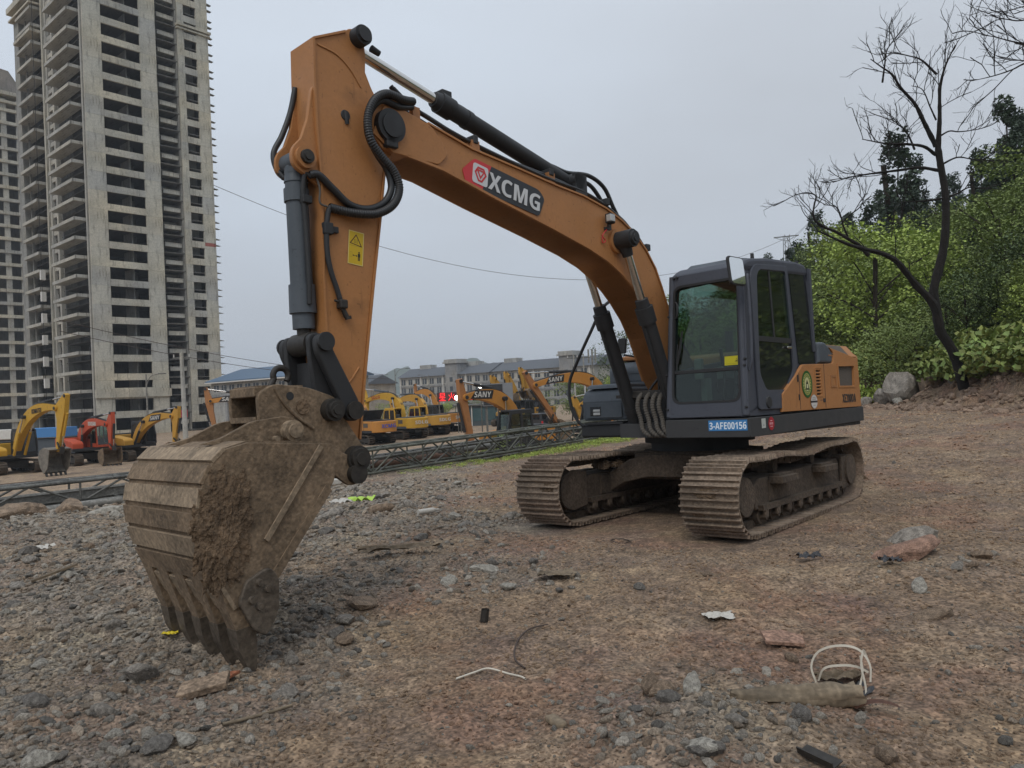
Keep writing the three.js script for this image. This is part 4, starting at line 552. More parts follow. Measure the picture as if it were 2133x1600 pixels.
{ // tall tower: facade along x, outward along z, left face at x = 0
  const rnd = mul(5), t = framed(thing('concrete_tower', 'tall bare concrete apartment tower with open floors and no windows', 'building'), -63.83, -118, [0.656, -0.755]);
  const y0 = -(YARD - 0.3), S = 2.97, pick = () => concs[Math.floor(rnd() * 4)];
  for (let n = -1; n <= 24; n++) {
    const head = y0 + 3.5 + S * n, sill = head - 1.88, low = head - S, up = low + S * 0.5; if (low < 0 && n < -1) continue;
    const s = node(t, 'storey'), b0 = Math.max(0, low), m = pick();
    part(s, 'wall_panel', box(0, 2.7, b0 + 0.02, head, -0.35, 0), m);
    part(s, 'wall_panel', box(8.7, 11.3, b0 + 0.02, head, -0.35, 0), pick());
    part(s, 'spandrel', box(2.7, 8.7, b0 + 0.02, n === 1 ? sill + 0.7 : sill, -0.35, -0.01), m);
    if (n === 0) part(s, 'cornice', [box(-0.15, 11.5, 1.52 + y0 + 3.5 - S + 1.75, y0 + 5.1, -0.3, 0.35), box(-0.1, 11.4, y0 + 3.7, y0 + 3.95, -0.3, 0.25)], M.concC);
    part(s, 'floor_slab', box(0.3, 19.8, sill - 0.75, sill - 0.55, -26, -0.35), M.concInShade);
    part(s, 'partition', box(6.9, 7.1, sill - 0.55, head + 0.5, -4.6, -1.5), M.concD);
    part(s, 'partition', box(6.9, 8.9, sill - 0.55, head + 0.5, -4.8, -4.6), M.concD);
    // recess with small balconies
    part(s, 'balcony_slab', [box(11.9, 14.75, sill + 0.4, sill + 1.0, -2.6, -0.7, 0.03), box(11.85, 14.8, sill + 1.0, sill + 1.1, -2.6, -0.66)], M.concB);
    part(s, 'column', box(11.7, 12.35, b0, head, -2.9, -2.2), M.concB);
    part(s, 'side_wall', box(14.85, 15.1, b0, head, -6, -0.4), M.concD);
    part(s, 'lintel', box(12.35, 14.85, head - 0.25, head + 0.1, -2.9, -2.6), M.concD);
    // right-hand bay, half a storey up
    const h2 = head + 1.7, l2 = Math.max(0, h2 - S), m2 = pick();
    part(s, 'wall_panel', box(15.1, 16.2, l2 + 0.02, h2, -0.35, 0), m2);
    part(s, 'wall_panel', box(18.4, 20.5, l2 + 0.02, h2, -0.35, 0), pick());
    part(s, 'spandrel', box(16.2, 18.4, l2 + 0.02, h2 - 1.85, -0.35, -0.01), m2);
    part(s, 'inner_wall', box(17.3, 18.9, l2, h2, -2.9, -2.7), M.concB);
    part(s, 'ledge', ext([[20.5, 0], [21.9, 0.06], [20.5, 0.3]], -1.6, -0.9).translate(0, h2 - 1.0, 0), M.concD);
    part(s, 'ledge', ext([[20.5, 0], [21.9, 0.06], [20.5, 0.3]], -1.6, -0.9).translate(0, h2 - 2.1, 0), M.concD);
    // left face
    part(s, 'balcony_slab', [box(-1.7, 0.3, up - 0.25, up + 0.05, -11.6, -1.6), box(-1.75, -1.6, up - 0.3, up + 0.2, -11.6, -1.5), box(-1.75, 0, up - 0.3, up + 0.2, -1.65, -1.5)], M.concB);
    part(s, 'column', box(-0.1, 0.35, b0, head, -1.25, -0.75), M.concB);
    part(s, 'partition', box(0.2, 2.2, b0, head, -11.9, -11.6), M.concD);
    part(s, 'window_beam', [box(0, 0.4, up - 0.35, up + 0.35, -15.2, -13.2)], M.concB);
    part(s, 'balcony_slab', [box(-1.7, 0.3, up - 0.25, up + 0.05, -24.6, -17.4), box(-1.75, -1.6, up - 0.3, up + 0.2, -24.6, -17.3), box(-1.75, 0, up - 0.3, up + 0.2, -17.45, -17.3)], M.concB);
    part(s, 'column', box(-0.8, -0.55, b0, head, -23.2, -22.9), M.concD);
  }
  const H0 = y0 + 3.5 + S * 24;
  part(t, 'pier', box(-0.15, 0.4, 0, H0, -13.2, -12.5), M.concB);
  part(t, 'pier', box(-0.15, 0.4, 0, H0, -15.8, -15.2), M.concB);
  part(t, 'pier', box(-0.35, 0.4, 0, H0, -16.9, -16.3), M.concA);
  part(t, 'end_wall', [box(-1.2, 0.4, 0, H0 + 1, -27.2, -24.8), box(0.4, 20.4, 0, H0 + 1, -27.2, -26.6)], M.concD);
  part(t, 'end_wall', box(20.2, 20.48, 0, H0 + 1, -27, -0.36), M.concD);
  part(t, 'core', box(2.6, 19.9, 0, H0 + 1, -26, -9), M.concInShade);
  part(t, 'cornice', [box(14.9, 20.9, y0 + 66.6, y0 + 67.0, -0.4, 0.45), box(14.9, 20.8, y0 + 66.1, y0 + 66.35, -0.4, 0.3)], M.concC);
  part(t, 'cornice', [box(-2.2, 0.4, y0 + 72.2, y0 + 73.2, -27.6, -17), box(-2.0, 0.4, y0 + 70.8, y0 + 71.1, -27.4, -17)], M.concC);
  part(t, 'cornice', box(-2.0, 0.4, y0 + 66.0, y0 + 66.5, -25, -17), M.concC);
  part(t, 'red_stain', box(18.5, 20.45, y0 + 29.4, y0 + 30.0, 0.002, 0.01), mk('redStain', [0.42, 0.12, 0.09], { map: T.conc }), 'red painted mark beside a window');
  part(t, 'roof', box(0, 20.5, H0 + 0.6, H0 + 1.4, -26.5, 0.3), M.concB);
  part(t, 'hoist_cable', [[-0.5, -16.0], [-0.6, -15.9]].map(([x, z]) => cyl([x - 1.3, 0, z], [x - 1.3, H0, z], 0.03, 0.03, 4)), M.steelDark);
  for (let i = 0; i < 6; i++) part(t, 'hanging_box', box(-2.0, -1.3, y0 + 6 + i * 3.6, y0 + 7.6 + i * 3.6, -16.4, -15.8), M.white);
}
{
  const rnd = mul(8), t = framed(thing('concrete_tower', 'second bare concrete tower further back at the left edge', 'building'), -110, -175, [0.656, -0.755]), y0 = -(YARD - 0.3), S = 2.93;
  for (let n = -1; n < 25; n++) {
    const y = y0 + n * S + 0.6, s = node(t, 'storey');
    part(s, 'slab_edge', box(-24, 1.0, y - 0.35, y + 0.35, -0.5, 0.25), concs[n & 3 & 3]);
    for (const x of [-21, -16.5, -12, -7.7, -3.6, -0.6]) part(s, 'column', box(x, x + (x > -1 ? 1.6 : 1.1), y + 0.35, y + S - 0.35, -0.4, -0.05), M.concB);
    part(s, 'balcony_slab', box(1.0, 2.9, y - 0.9, y - 0.6, -7, -1.2), M.concD);
    part(s, 'balcony_slab', box(1.0, 2.6, y + 0.4, y + 0.65, -13, -8.5), M.concD);
    part(s, 'back_wall', box(-24, 0.8, y + 0.35, y + S - 0.35, -4.2, -4), M.concInShade);
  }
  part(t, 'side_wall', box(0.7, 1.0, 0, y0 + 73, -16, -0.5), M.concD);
  part(t, 'core', box(-24, 0.7, 0, y0 + 73, -16, -4.2), M.concInShade);
  part(t, 'cornice', [box(-24.5, 1.6, y0 + 72.4, y0 + 73, -16, 0.6), box(-24.5, 1.9, y0 + 74.2, y0 + 75, -16, 0.9)], M.concC);
  part(t, 'mansard_roof', ext([[-14, 75], [-12.5, 81], [-1.8, 80], [1.6, 75]], -15, 0).translate(0, y0, 0), mk('mansard', [0.3, 0.27, 0.24], { map: T.conc }));
}
mk('bluRoof', [0.12, 0.19, 0.29], { roughness: 0.7, map: T.paint });
mk('pale', [0.52, 0.51, 0.48], { map: T.conc, roughness: 0.9 });
mk('paleGrey', [0.36, 0.36, 0.36], { map: T.conc, roughness: 0.9 });
mk('greyRoof', [0.13, 0.145, 0.17], { map: T.paint, roughness: 0.9 });
mk('pane', [0.055, 0.062, 0.07], { roughness: 0.25 });
const DIR = [0.8, 0.6];
{
  const b = framed(thing('workshop_building', 'long pale two storey building with a blue metal roof', 'building'), -41.6, -112, DIR), y0 = -(YARD - 0.3);
  part(b, 'wall', box(-4, 17, 0, y0 + 5.25, -12, 0), M.pale);
  part(b, 'roof', along([[0.6, 5.2], [0.6, 5.4], [-5.6, 7.3], [-12.6, 5.4], [-12.6, 5.2]], -4.6, 17.6).translate(0, y0, 0), M.bluRoof);
 
  part(b, 'gutter', box(-4.5, 17.5, y0 + 5.08, y0 + 5.24, 0.5, 0.75), M.white);
  part(b, 'ledge', box(-4.2, 17.2, y0 + 3.0, y0 + 3.35, 0, 0.5), M.paleGrey);
  for (let i = 0; i < 10; i++) { const w = part(b, 'window', box(-3.2 + i * 1.95, -2.0 + i * 1.95, y0 + 3.75, y0 + 4.75, 0.0, 0.03), M.pane); part(w, 'frame', [box(-3.26 + i * 1.95, -1.94 + i * 1.95, y0 + 3.66, y0 + 3.75, 0, 0.08), box(-2.63 + i * 1.95, -2.57 + i * 1.95, y0 + 3.75, y0 + 4.75, 0.03, 0.05)], M.white); }
  for (let i = 0; i < 6; i++) part(b, 'column', box(-4 + i * 3.9, -3.5 + i * 3.9, 0, y0 + 3, 0, 0.3), M.paleGrey);
}
function dormitory(ox, oz, len, label, towers, hi) {
  const b = framed(thing('dormitory_building', label, 'building', 'grey roofed blocks on the skyline'), ox, oz, DIR), y0 = -(YARD - 0.3), top = y0 + hi;
  part(b, 'wall', box(0, len, 0, top, -12, 0), M.pale);
  part(b, 'roof', along([[0.8, 0], [-5.8, 3.0], [-6.6, 3.0], [-12.8, 0]], -0.8, len + 0.8).translate(0, top, 0), M.greyRoof);
  for (let s = 0; s < 4; s++) {
    part(b, 'sill_band', box(-0.1, len + 0.1, top - 3.3 - s * 2.9, top - 2.75 - s * 2.9, 0, 0.25), M.paleGrey);
    for (let i = 0; i * 3.2 + 2.6 < len; i++) { const w = part(b, 'window', box(0.7 + i * 3.2, 2.5 + i * 3.2, top - 2.5 - s * 2.9, top - 0.7 - s * 2.9, 0, 0.05), M.pane); if (s < 3) part(w, 'frame', box(1.56 + i * 3.2, 1.64 + i * 3.2, top - 2.5 - s * 2.9, top - 0.7 - s * 2.9, 0.05, 0.1), M.white); }
  }
  for (let i = 0; i * 9.6 < len; i++) part(b, 'drain_strip', box(i * 9.6 + 0.05, i * 9.6 + 0.4, 0, top, 0.0, 0.32), M.white);
  for (const [x, w, h] of towers) { const tw = part(b, 'stair_tower', box(x, x + w, 0, top + h, -4, 0.8), M.paleGrey); part(tw, 'cap', [box(x - 0.5, x + w + 0.5, top + h, top + h + 0.5, -4.5, 1.3), box(x - 0.2, x + w + 0.2, top + h + 0.5, top + h + 1.3, -4, 1)], M.pale); for (let s = 0; s < 4; s++) part(tw, 'window', box(x + w / 2 - 0.6, x + w / 2 + 0.6, top - 2.2 - s * 2.9, top - 0.8 - s * 2.9, 0.8, 0.86), M.pane); }
  for (const x of [len * 0.12, len * 0.66]) part(b, 'roof_tank', box(x, x + 5, top + 2.2, top + 4, -8, -5), M.pale);
}
dormitory(-37.5, -258, 38, 'left five storey block with grey hipped roof on the skyline', [[21, 5, 3.6]], 8.4);
dormitory(-9, -238, 40, 'right five storey block with grey hipped roof on the skyline', [[29, 4.5, 3.2]], 8.5);
{
  const b = framed(thing('beige_building', 'small beige building with grey roof seen past the arm', 'building'), -44, -182, DIR), y0 = -(YARD - 0.3);
  part(b, 'wall', box(0, 14, 0, y0 + 5.2, -9, 0), mk('beige', [0.5, 0.44, 0.36], { map: T.conc })); part(b, 'roof', along([[0.6, 0], [-4.5, 2.1], [-9.6, 0]], -0.6, 14.6).translate(0, y0 + 5.2, 0), M.greyRoof);
  for (let i = 0; i < 4; i++) for (let s = 0; s < 2; s++) part(b, 'window', box(1.2 + i * 3.3, 2.4 + i * 3.3, y0 + 3.0 - s * 2.8, y0 + 4.3 - s * 2.8, 0, 0.05), M.pane);
}
{ // far hills
  const hillM = mk('farHill', [0.07, 0.09, 0.055], { roughness: 1 });
  for (const [ox, oz, w, h, seed] of [[-330, -1150, 520, 62, 3], [-120, -1500, 700, 78, 8], [380, -1400, 800, 70, 5], [-900, -1500, 900, 85, 9]]) {
    const g = new THREE.PlaneGeometry(w, 300, 90, 24).rotateX(-Math.PI / 2), p = g.attributes.position;
    for (let i = 0; i < p.count; i++) { const x = p.getX(i), z = p.getZ(i), e = Math.cos(clamp(x / w, -0.5, 0.5) * Math.PI) * Math.cos(clamp(z / 300, -0.5, 0.5) * Math.PI); p.setY(i, h * e * (0.75 + 0.5 * fbm(x * 0.006 + seed, z * 0.006, 4)) + 2 * fbm(x * 0.05, z * 0.05 + seed, 3) - 3); }
    g.computeVertexNormals(); const o = struct('far_hill', g, hillM, 'hazy green hill on the skyline'); o.position.set(ox, YARD, oz);
  }
}
// ---------- machines parked in the yard ----------
paintLike('mYellow', [0.62, 0.36, 0.03]); paintLike('mAmber', [0.60, 0.33, 0.05]); paintLike('mOrange', [0.58, 0.26, 0.05]); paintLike('mRed', [0.56, 0.085, 0.03]); paintLike('mRust', [0.42, 0.19, 0.07]);
mk('bucketPale', [0.44, 0.42, 0.38], { map: T.mud, roughness: 0.7 });
mk('trackGrey', [0.22, 0.18, 0.145], { map: T.mud, bumpMap: T.mudB, bumpScale: 0.02, roughness: 0.9 });
mk('blueMark', [0.05, 0.09, 0.42]); mk('maroon', [0.3, 0.02, 0.03]);
function yardTrack() { // ridged belt round a frame; its shoes are too small to pick apart from here
  const g = [], L = 1.55, r = 0.4; g.push(ext([[-L, 0.03], [L, 0.03], [L + 0.3, 0.13], [L + r, 0.43], [L + 0.28, 0.74], [L, 0.84], [-L, 0.84], [-L - 0.28, 0.74], [-L - r, 0.43], [-L - 0.3, 0.13]], -0.3, 0.3, { holes: [[[-L, 0.1], [L, 0.1], [L + 0.25, 0.2], [L + r - 0.08, 0.43], [L + 0.22, 0.68], [L, 0.77], [-L, 0.77], [-L - 0.22, 0.68], [-L - r + 0.08, 0.43], [-L - 0.25, 0.2]]] }));
  for (let i = 0; i < 17; i++) { const x = lerp(-L, L, i / 16); g.push(box(x - 0.03, x + 0.03, 0.84, 0.875, -0.3, 0.3), box(x - 0.03, x + 0.03, 0, 0.03, -0.3, 0.3)); }
  for (const s of [-1, 1]) for (let i = 1; i < 7; i++) { const a = -1.57 + Math.PI * i / 7; g.push(box(-0.02, 0.02, r - 0.02, r + 0.03, -0.3, 0.3).rotateZ(-Math.PI / 2 + a).translate(L, 0.43, 0).scale(s, 1, 1)); }
  return fuse(g);
}
const TRK = yardTrack(), TRKF = fuse([box(-1.5, 1.5, 0.22, 0.58, -0.2, 0.2, 0.03), ...[-1.55, 1.55].map((x) => cyl([x, 0.43, -0.22], [x, 0.43, 0.22], 0.26, 0.26, 18)), ...[0, 1, 2, 3, 4, 5].map((i) => cyl([-1.1 + i * 0.44, 0.17, -0.22], [-1.1 + i * 0.44, 0.17, 0.22], 0.09, 0.09, 10))]);
function yardMachine({ at, ang, label, paint, dark = M.black, foot, bend, tip, armtop, armend, teeth, boomText, textMat = M.black, rearText, rearMat = M.white, cabMat = M.black, bucketMat = M.mudSteel, hoodUp, group = 'excavators parked in the yard', armMat, boomPlate, scale = 1, cabPane = M.tint, noBucket, sideText }) {
  const e = thing('excavator', label, 'excavator', group); e.position.set(...at); e.rotation.y = -ang; e.scale.setScalar(scale);
  for (const s of [-1, 1]) { const t = node(e, 'track'); t.position.set(0, 0, s * 1.12); const b = new THREE.Mesh(TRK, M.trackGrey); b.name = 'belt'; t.add(b); const f = new THREE.Mesh(TRKF, M.steelDark); f.name = 'track_frame'; t.add(f); }
  part(e, 'chassis', [box(-0.7, 0.7, 0.4, 0.85, -0.95, 0.95, 0.05), cyl([0, 0.8, 0], [0, 1.06, 0], 0.65, 0.65, 24)], M.steelDark);
  part(e, 'deck', box(-2.1, 1.25, 1.02, 1.22, -1.3, 1.3, 0.02), dark);
  const body = part(e, 'engine_housing', ext([[-0.6, 1.22], [-0.6, 2.02, 0.06], [-2.1, 2.0, 0.08], [-2.15, 1.22]], -1.28, 1.28, { b: 0.05 }), paint);
  part(body, 'hood_band', box(-2.0, -0.7, 2.0, 2.1, -1.1, 1.1, 0.03), dark);
  for (const s of [-1, 1]) { part(body, 'vent', box(-1.6, -1.0, 1.5, 1.85, s * 1.29 - 0.01, s * 1.29 + 0.01), M.meshGrille); part(body, 'panel_line', box(-0.98, -0.96, 1.25, 1.95, s * 1.283 - 0.01, s * 1.283 + 0.01), M.black); }
  const cw = part(e, 'counterweight', ext([[-2.05, -1.28, 0.05], [-2.35, -1.22, 0.2], [-2.72, -0.7, 0.4], [-2.8, 0, 0.5], [-2.72, 0.7, 0.4], [-2.35, 1.22, 0.2], [-2.05, 1.28]], 0, 0.95, { b: 0.06 }).rotateX(Math.PI / 2).translate(0, 2.0, 0), paint);
  if (rearText) part(cw, 'letters', onPlane(text(rearText, 1.5, 0.32, 0.01), [-2.8, 1.42, -0.75], [0, 0, 1], [0, 1, 0]), rearMat);
  if (sideText) part(body, 'letters', onPlane(text(sideText, 0.9, 0.26, 0.01), [-1.9, 1.5, 1.29], [1, 0, 0], [0, 1, 0]), rearMat);
  if (hoodUp) part(e, 'raised_hood', [box(-2.0, -0.75, 0, 0.06, -1.0, 1.0, 0.02).rotateZ(-0.95).translate(0.2, 1.3, 0), cyl([-0.8, 2.0, 0.8], [-1.1, 2.7, 0.8], 0.02, 0.02, 6)], dark);
  part(e, 'side_box', ext([[1.15, 1.22, 0.04], [1.15, 1.6, 0.1], [0.9, 1.75, 0.1], [-0.6, 1.95, 0.04], [-0.6, 1.22]], 0.5, 1.28, { b: 0.04 }), paint);
  const cab = node(e, 'cab');
  const prof = [[1.3, 1.24], [1.32, 1.9], [1.05, 2.85, 0.15], [0.8, 2.93, 0.1], [-0.4, 2.95, 0.15], [-0.55, 2.6], [-0.6, 1.24]];
  for (const z of [[-1.3, -1.25], [-0.42, -0.37]]) part(cab, 'side_frame', ext(prof, z[0], z[1], { holes: [[[1.2, 1.95], [0.98, 2.75], [0.35, 2.78], [0.35, 1.55], [1.15, 1.5]], [[0.22, 1.85], [0.22, 2.78], [-0.38, 2.78], [-0.45, 1.85]]], hr: 0.05 }), cabMat);
  part(cab, 'roof', box(-0.5, 1.0, 2.86, 2.98, -1.28, -0.39, 0.05), cabMat);
  part(cab, 'front_frame', [bar([1.3, 1.24, -1.26], [1.05, 2.88, -1.26], 0.08, 0.08), bar([1.3, 1.24, -0.41], [1.05, 2.88, -0.41], 0.08, 0.08), box(1.22, 1.32, 1.24, 1.4, -1.3, -0.37)], cabMat);
  part(cab, 'rear_wall', box(-0.6, -0.54, 1.24, 2.0, -1.3, -0.37), cabMat);
  part(cab, 'windscreen', onPlane(box(0, 0.82, 0.15, 1.5, -0.01, 0), [1.28, 1.26, -0.43], [0, 0, -1], [-0.15, 1, 0]), cabPane);
  for (const z of [-1.275, -0.395]) part(cab, 'side_pane', ext(prof.map(([x, y]) => [lerp(0.4, x, 0.93), lerp(2.1, y, 0.92)]), z - 0.004, z + 0.004), cabPane);
  part(cab, 'seat', [box(-0.3, 0.2, 1.4, 1.75, -1.05, -0.6, 0.05), box(-0.4, -0.25, 1.7, 2.4, -1.05, -0.6, 0.05)], M.interior);
  // boom drawn along its bend
  const q = [], N = 14, ctl = [bend[0] * 2 - (foot[0] + tip[0]) / 2, bend[1] * 2 - (foot[1] + tip[1]) / 2].map((v, i) => lerp(bend[i], v, 0.75));
  const P = (t) => [0, 1].map((i) => (1 - t) ** 2 * foot[i] + 2 * t * (1 - t) * ctl[i] + t * t * tip[i]);
  const up = [], dn = []; for (let i = 0; i <= N; i++) { const t = i / N, p = P(t), a = P(Math.max(0, t - 0.02)), b = P(Math.min(1, t + 0.02)), L = Math.hypot(b[0] - a[0], b[1] - a[1]), nx = -(b[1] - a[1]) / L, ny = (b[0] - a[0]) / L, w = 0.17 + 0.22 * Math.sin(Math.PI * Math.min(1, t * 1.1 + 0.02)) ** 0.8; up.push([p[0] + nx * w, p[1] + ny * w]); dn.push([p[0] - nx * w, p[1] - ny * w]); }
  const boom = part(e, 'boom', [ext([...up, ...dn.reverse()], -0.2, 0.2, { b: 0.01 }), pinZ(tip[0], tip[1], -0.26, 0.26, 0.17)], paint);
  const mid = P(0.42), cp = [mid[0], mid[1] + 0.12], cb = [Math.max(foot[0] + 0.35, 0.4), 1.25];
  part(boom, 'boom_boss', pinZ(cp[0], cp[1], -0.42, 0.42, 0.12), M.black);
  for (const s of [-1, 1]) { const a = [cb[0], cb[1], s * 0.33], b = [cp[0], cp[1], s * 0.33], l = (t) => a.map((v, i) => lerp(v, b[i], t)); const c = part(e, 'boom_cylinder', cyl(l(0), l(0.6), 0.085, 0.085, 12), dark === M.black && paint === M.mYellow ? paint : dark); part(c, 'rod', cyl(l(0.6), l(1), 0.05, 0.05, 10), M.chrome); }
  const P6 = P(0.6), ab = [P6[0], P6[1] + 0.45], l = (t) => [lerp(ab[0], armtop[0], t), lerp(ab[1], armtop[1], t), 0]; const ac = part(e, 'arm_cylinder', cyl(l(0), l(0.55), 0.09, 0.09, 12), dark); part(ac, 'rod', cyl(l(0.55), l(1), 0.05, 0.05, 10), M.chrome);
  for (const z of [-0.1, 0, 0.1]) part(boom, 'hose', tube([0.98, 0.85, 0.7, 0.55, 0.4, 0.2].map((t) => { const a = P(t), i = Math.round(t * N); return [up[i][0], up[i][1] + 0.05, z]; }), 0.025, 5, 24), M.hose);
  // arm
  const dx = armend[0] - armtop[0], dy = armend[1] - armtop[1], L = Math.hypot(dx, dy), nx = -dy / L, ny = dx / L, k = (t, o) => [armtop[0] + dx * t + nx * o, armtop[1] + dy * t + ny * o], ft = clamp(((tip[0] - armtop[0]) * dx + (tip[1] - armtop[1]) * dy) / L / L, 0.1, 0.5), fo = (tip[0] - armtop[0]) * nx + (tip[1] - armtop[1]) * ny, sg = Math.sign(fo) || 1;
  const arm = part(e, 'arm', ext([k(-0.03, -sg * 0.1), k(-0.03, sg * 0.14), k(ft - 0.06, fo + sg * 0.12), k(ft + 0.06, fo + sg * 0.12), k(ft + 0.2, fo * 0.5 + sg * 0.12), k(1, sg * 0.12), k(1.03, 0), k(1, -sg * 0.12), k(ft, -sg * 0.24)], -0.14, 0.14, { b: 0.01 }), armMat ?? paint);
  part(arm, 'pin_cap', pinZ(tip[0], tip[1], -0.3, 0.3, 0.1), M.black); part(arm, 'pin_cap', pinZ(armtop[0], armtop[1], -0.2, 0.2, 0.1), M.black);
  const bc = part(e, 'bucket_cylinder', cyl([...k(0.28, -sg * 0.36), 0], [...k(0.7, -sg * 0.3), 0], 0.08, 0.08, 12), paint === M.mYellow ? paint : dark); part(bc, 'rod', cyl([...k(0.7, -sg * 0.3), 0], [...k(0.9, -sg * 0.3), 0], 0.045, 0.045, 8), M.chrome);
  part(e, 'bucket_link', [bar([...k(0.9, -sg * 0.32), 0.17], [...k(0.85, 0), 0.17], 0.06, 0.12), bar([...k(0.9, -sg * 0.32), -0.17], [...k(0.85, 0), -0.17], 0.06, 0.12), bar([...k(0.9, -sg * 0.32), 0], [...k(1.02, -sg * 0.42), 0], 0.25, 0.12)], M.steelDark);
  if (!noBucket) { // bucket hangs from the arm end, teeth at the given point
    const tx = teeth[0] - armend[0], ty = teeth[1] - armend[1], B = Math.hypot(tx, ty), cx = tx / B, cy = ty / B, w = 0.62, f = (a, o) => [armend[0] + cx * a * B - cy * o * B * -sg * -1, armend[1] + cy * a * B + cx * o * B * -sg * -1];
    const prof2 = [f(-0.06, -0.1), f(-0.04, 0.35), f(0.12, 0.62), f(0.4, 0.68), f(0.68, 0.5), f(0.86, 0.2), f(0.6, -0.05)], inn = [f(0.02, -0.02), f(0.04, 0.33), f(0.16, 0.55), f(0.4, 0.6), f(0.64, 0.44), f(0.8, 0.16)];
    const bk = part(e, 'bucket', ext([...prof2.slice(0, 6), ...inn.reverse()], -w, w), bucketMat);
    for (const s of [-1, 1]) part(bk, 'side_plate', ext(prof2, s > 0 ? w : -w - 0.04, s > 0 ? w + 0.04 : -w), bucketMat);
    for (let i = 0; i < 5; i++) part(bk, 'tooth', ext([f(0.78, 0.24), f(0.82, 0.12), f(1, 0)], -0.06 + (i - 2) * 0.28, 0.06 + (i - 2) * 0.28), M.steelDark);
    for (let i = 1; i < 5; i++) { const A = prof2[i], Bq = prof2[i + 1]; part(bk, 'wear_strip', bar([lerp(A[0], Bq[0], 0.5), lerp(A[1], Bq[1], 0.5), -w], [lerp(A[0], Bq[0], 0.5), lerp(A[1], Bq[1], 0.5), w], 0.1, 0.06), bucketMat); }
  }
  if (boomText) { // letters on both sides of the upper boom
    const a = P(0.62), b = P(0.95), ux = b[0] - a[0], uy = b[1] - a[1], U = Math.hypot(ux, uy), wv = boomPlate ? 1.15 : 1.35, hv = 0.3;
    for (const s of [-1, 1]) { const o = s > 0 ? P(0.56) : P(0.56 + wv / U * 0.36), dir = s * Math.sign(ux || 1); const base = dir > 0 ? P(0.5) : P(0.86); const uu = [dir * ux / U * Math.sign(ux) * Math.sign(ux), 0, 0]; const Ux = s > 0 ? 1 : -1, Uy = (uy / ux) * Ux, st = (ux > 0) === (s > 0) ? P(0.58) : P(0.9);
      if (boomPlate) part(boom, 'sticker', onPlane(ext([[-0.25, -0.05], [0.12, 0.4], [wv + 0.22, 0.4], [wv + 0.08, -0.05]], 0.002, 0.008), [st[0], st[1] - 0.12, s * 0.21], [Ux, Uy, 0], [-Uy * Ux * 0, 1, 0]), M.black);
      part(boom, 'letters', onPlane(text(boomText, wv, hv, 0.01, boomPlate ? 0.15 : 0), [st[0], st[1] - 0.12 + (boomPlate ? 0.03 : 0), s * 0.21], [Ux, Uy, 0], [0, 1, 0]), textMat); }
  }
  return e;
}
const PI = Math.PI;
yardMachine({ at: [-34.23, YARD, -52], ang: 0.62, label: 'bright yellow excavator at the left edge with pale steel bucket down', paint: M.mYellow, dark: M.black, foot: [1.3, 1.6], bend: [3.6, 4.0], tip: [7.4, 4.22], armtop: [8.55, 4.95], armend: [7.25, 1.6], teeth: [6.9, -0.15], boomText: 'KOMATSU', textMat: M.black, bucketMat: M.bucketPale });
yardMachine({ at: [-32.43, YARD, -58], ang: 0.7, label: 'red orange excavator with ridged brown bucket hanging low', paint: M.mRed, foot: [-0.9, 1.35], bend: [0.75, 3.0], tip: [4.4, 2.95], armtop: [5.05, 3.75], armend: [4.75, 1.2], teeth: [5.0, -0.1], boomText: 'DOOSAN', textMat: M.white, cabMat: M.mRed, cabPane: M.glass });
yardMachine({ at: [-29.91, YARD, -60], ang: 0.55, label: 'orange excavator with black cab third from the left edge', paint: M.mAmber, foot: [0.6, 1.43], bend: [2.4, 3.1], tip: [5.46, 3.3], armtop: [6.05, 3.95], armend: [5.5, 1.3], teeth: [5.9, 0.1], boomText: 'SANY', textMat: M.white, boomPlate: true });
yardMachine({ at: [-18.84, YARD, -60], ang: PI - 0.15, label: 'orange excavator behind the near bucket with white lettered boom', paint: M.mOrange, foot: [-1.2, 2.2], bend: [0.8, 4.15], tip: [4.49, 4.3], armtop: [4.85, 5.25], armend: [4.2, 1.7], teeth: [3.4, 0.3], boomText: 'SANY', textMat: M.white, boomPlate: true, armMat: M.mRust });
yardMachine({ at: [-14.2, YARD, -70], ang: PI - 0.5, label: 'low orange excavator half hidden behind the near bucket', paint: M.mAmber, foot: [0.2, 1.5], bend: [1.8, 2.6], tip: [4.6, 2.0], armtop: [5.3, 2.6], armend: [5.0, 0.8], teeth: [4.2, 0] });
yardMachine({ at: [-12.64, YARD, -67], ang: PI + 0.75, label: 'tan excavator with raised engine hood just right of the near arm', paint: M.mOrange, foot: [0.2, 1.7], bend: [1.5, 3.7], tip: [5.4, 3.3], armtop: [6, 4.1], armend: [5.2, 1], teeth: [4.4, 0.1], rearText: 'XCMG', rearMat: M.blueMark, hoodUp: true });
yardMachine({ at: [-10.56, YARD, -73], ang: PI + 0.75, label: 'yellow excavator second in the row right of the near arm', paint: M.mYellow, foot: [-0.1, 1.9], bend: [1.2, 4.1], tip: [5.41, 3.76], armtop: [5.9, 4.95], armend: [5.3, 1.4], teeth: [4.5, 0.1], boomText: 'SDLG', textMat: M.maroon, rearText: 'SDLG', cabMat: M.mYellow, dark: M.slate });
yardMachine({ at: [-8.83, YARD, -78], ang: PI + 0.75, label: 'yellow excavator third in the row right of the near arm', paint: M.mAmber, foot: [0.1, 1.8], bend: [1.3, 3.9], tip: [5.2, 3.3], armtop: [5.7, 4.2], armend: [5, 1.2], teeth: [4.3, 0.1], rearText: 'SDLG', dark: M.slate, cabMat: M.mYellow });
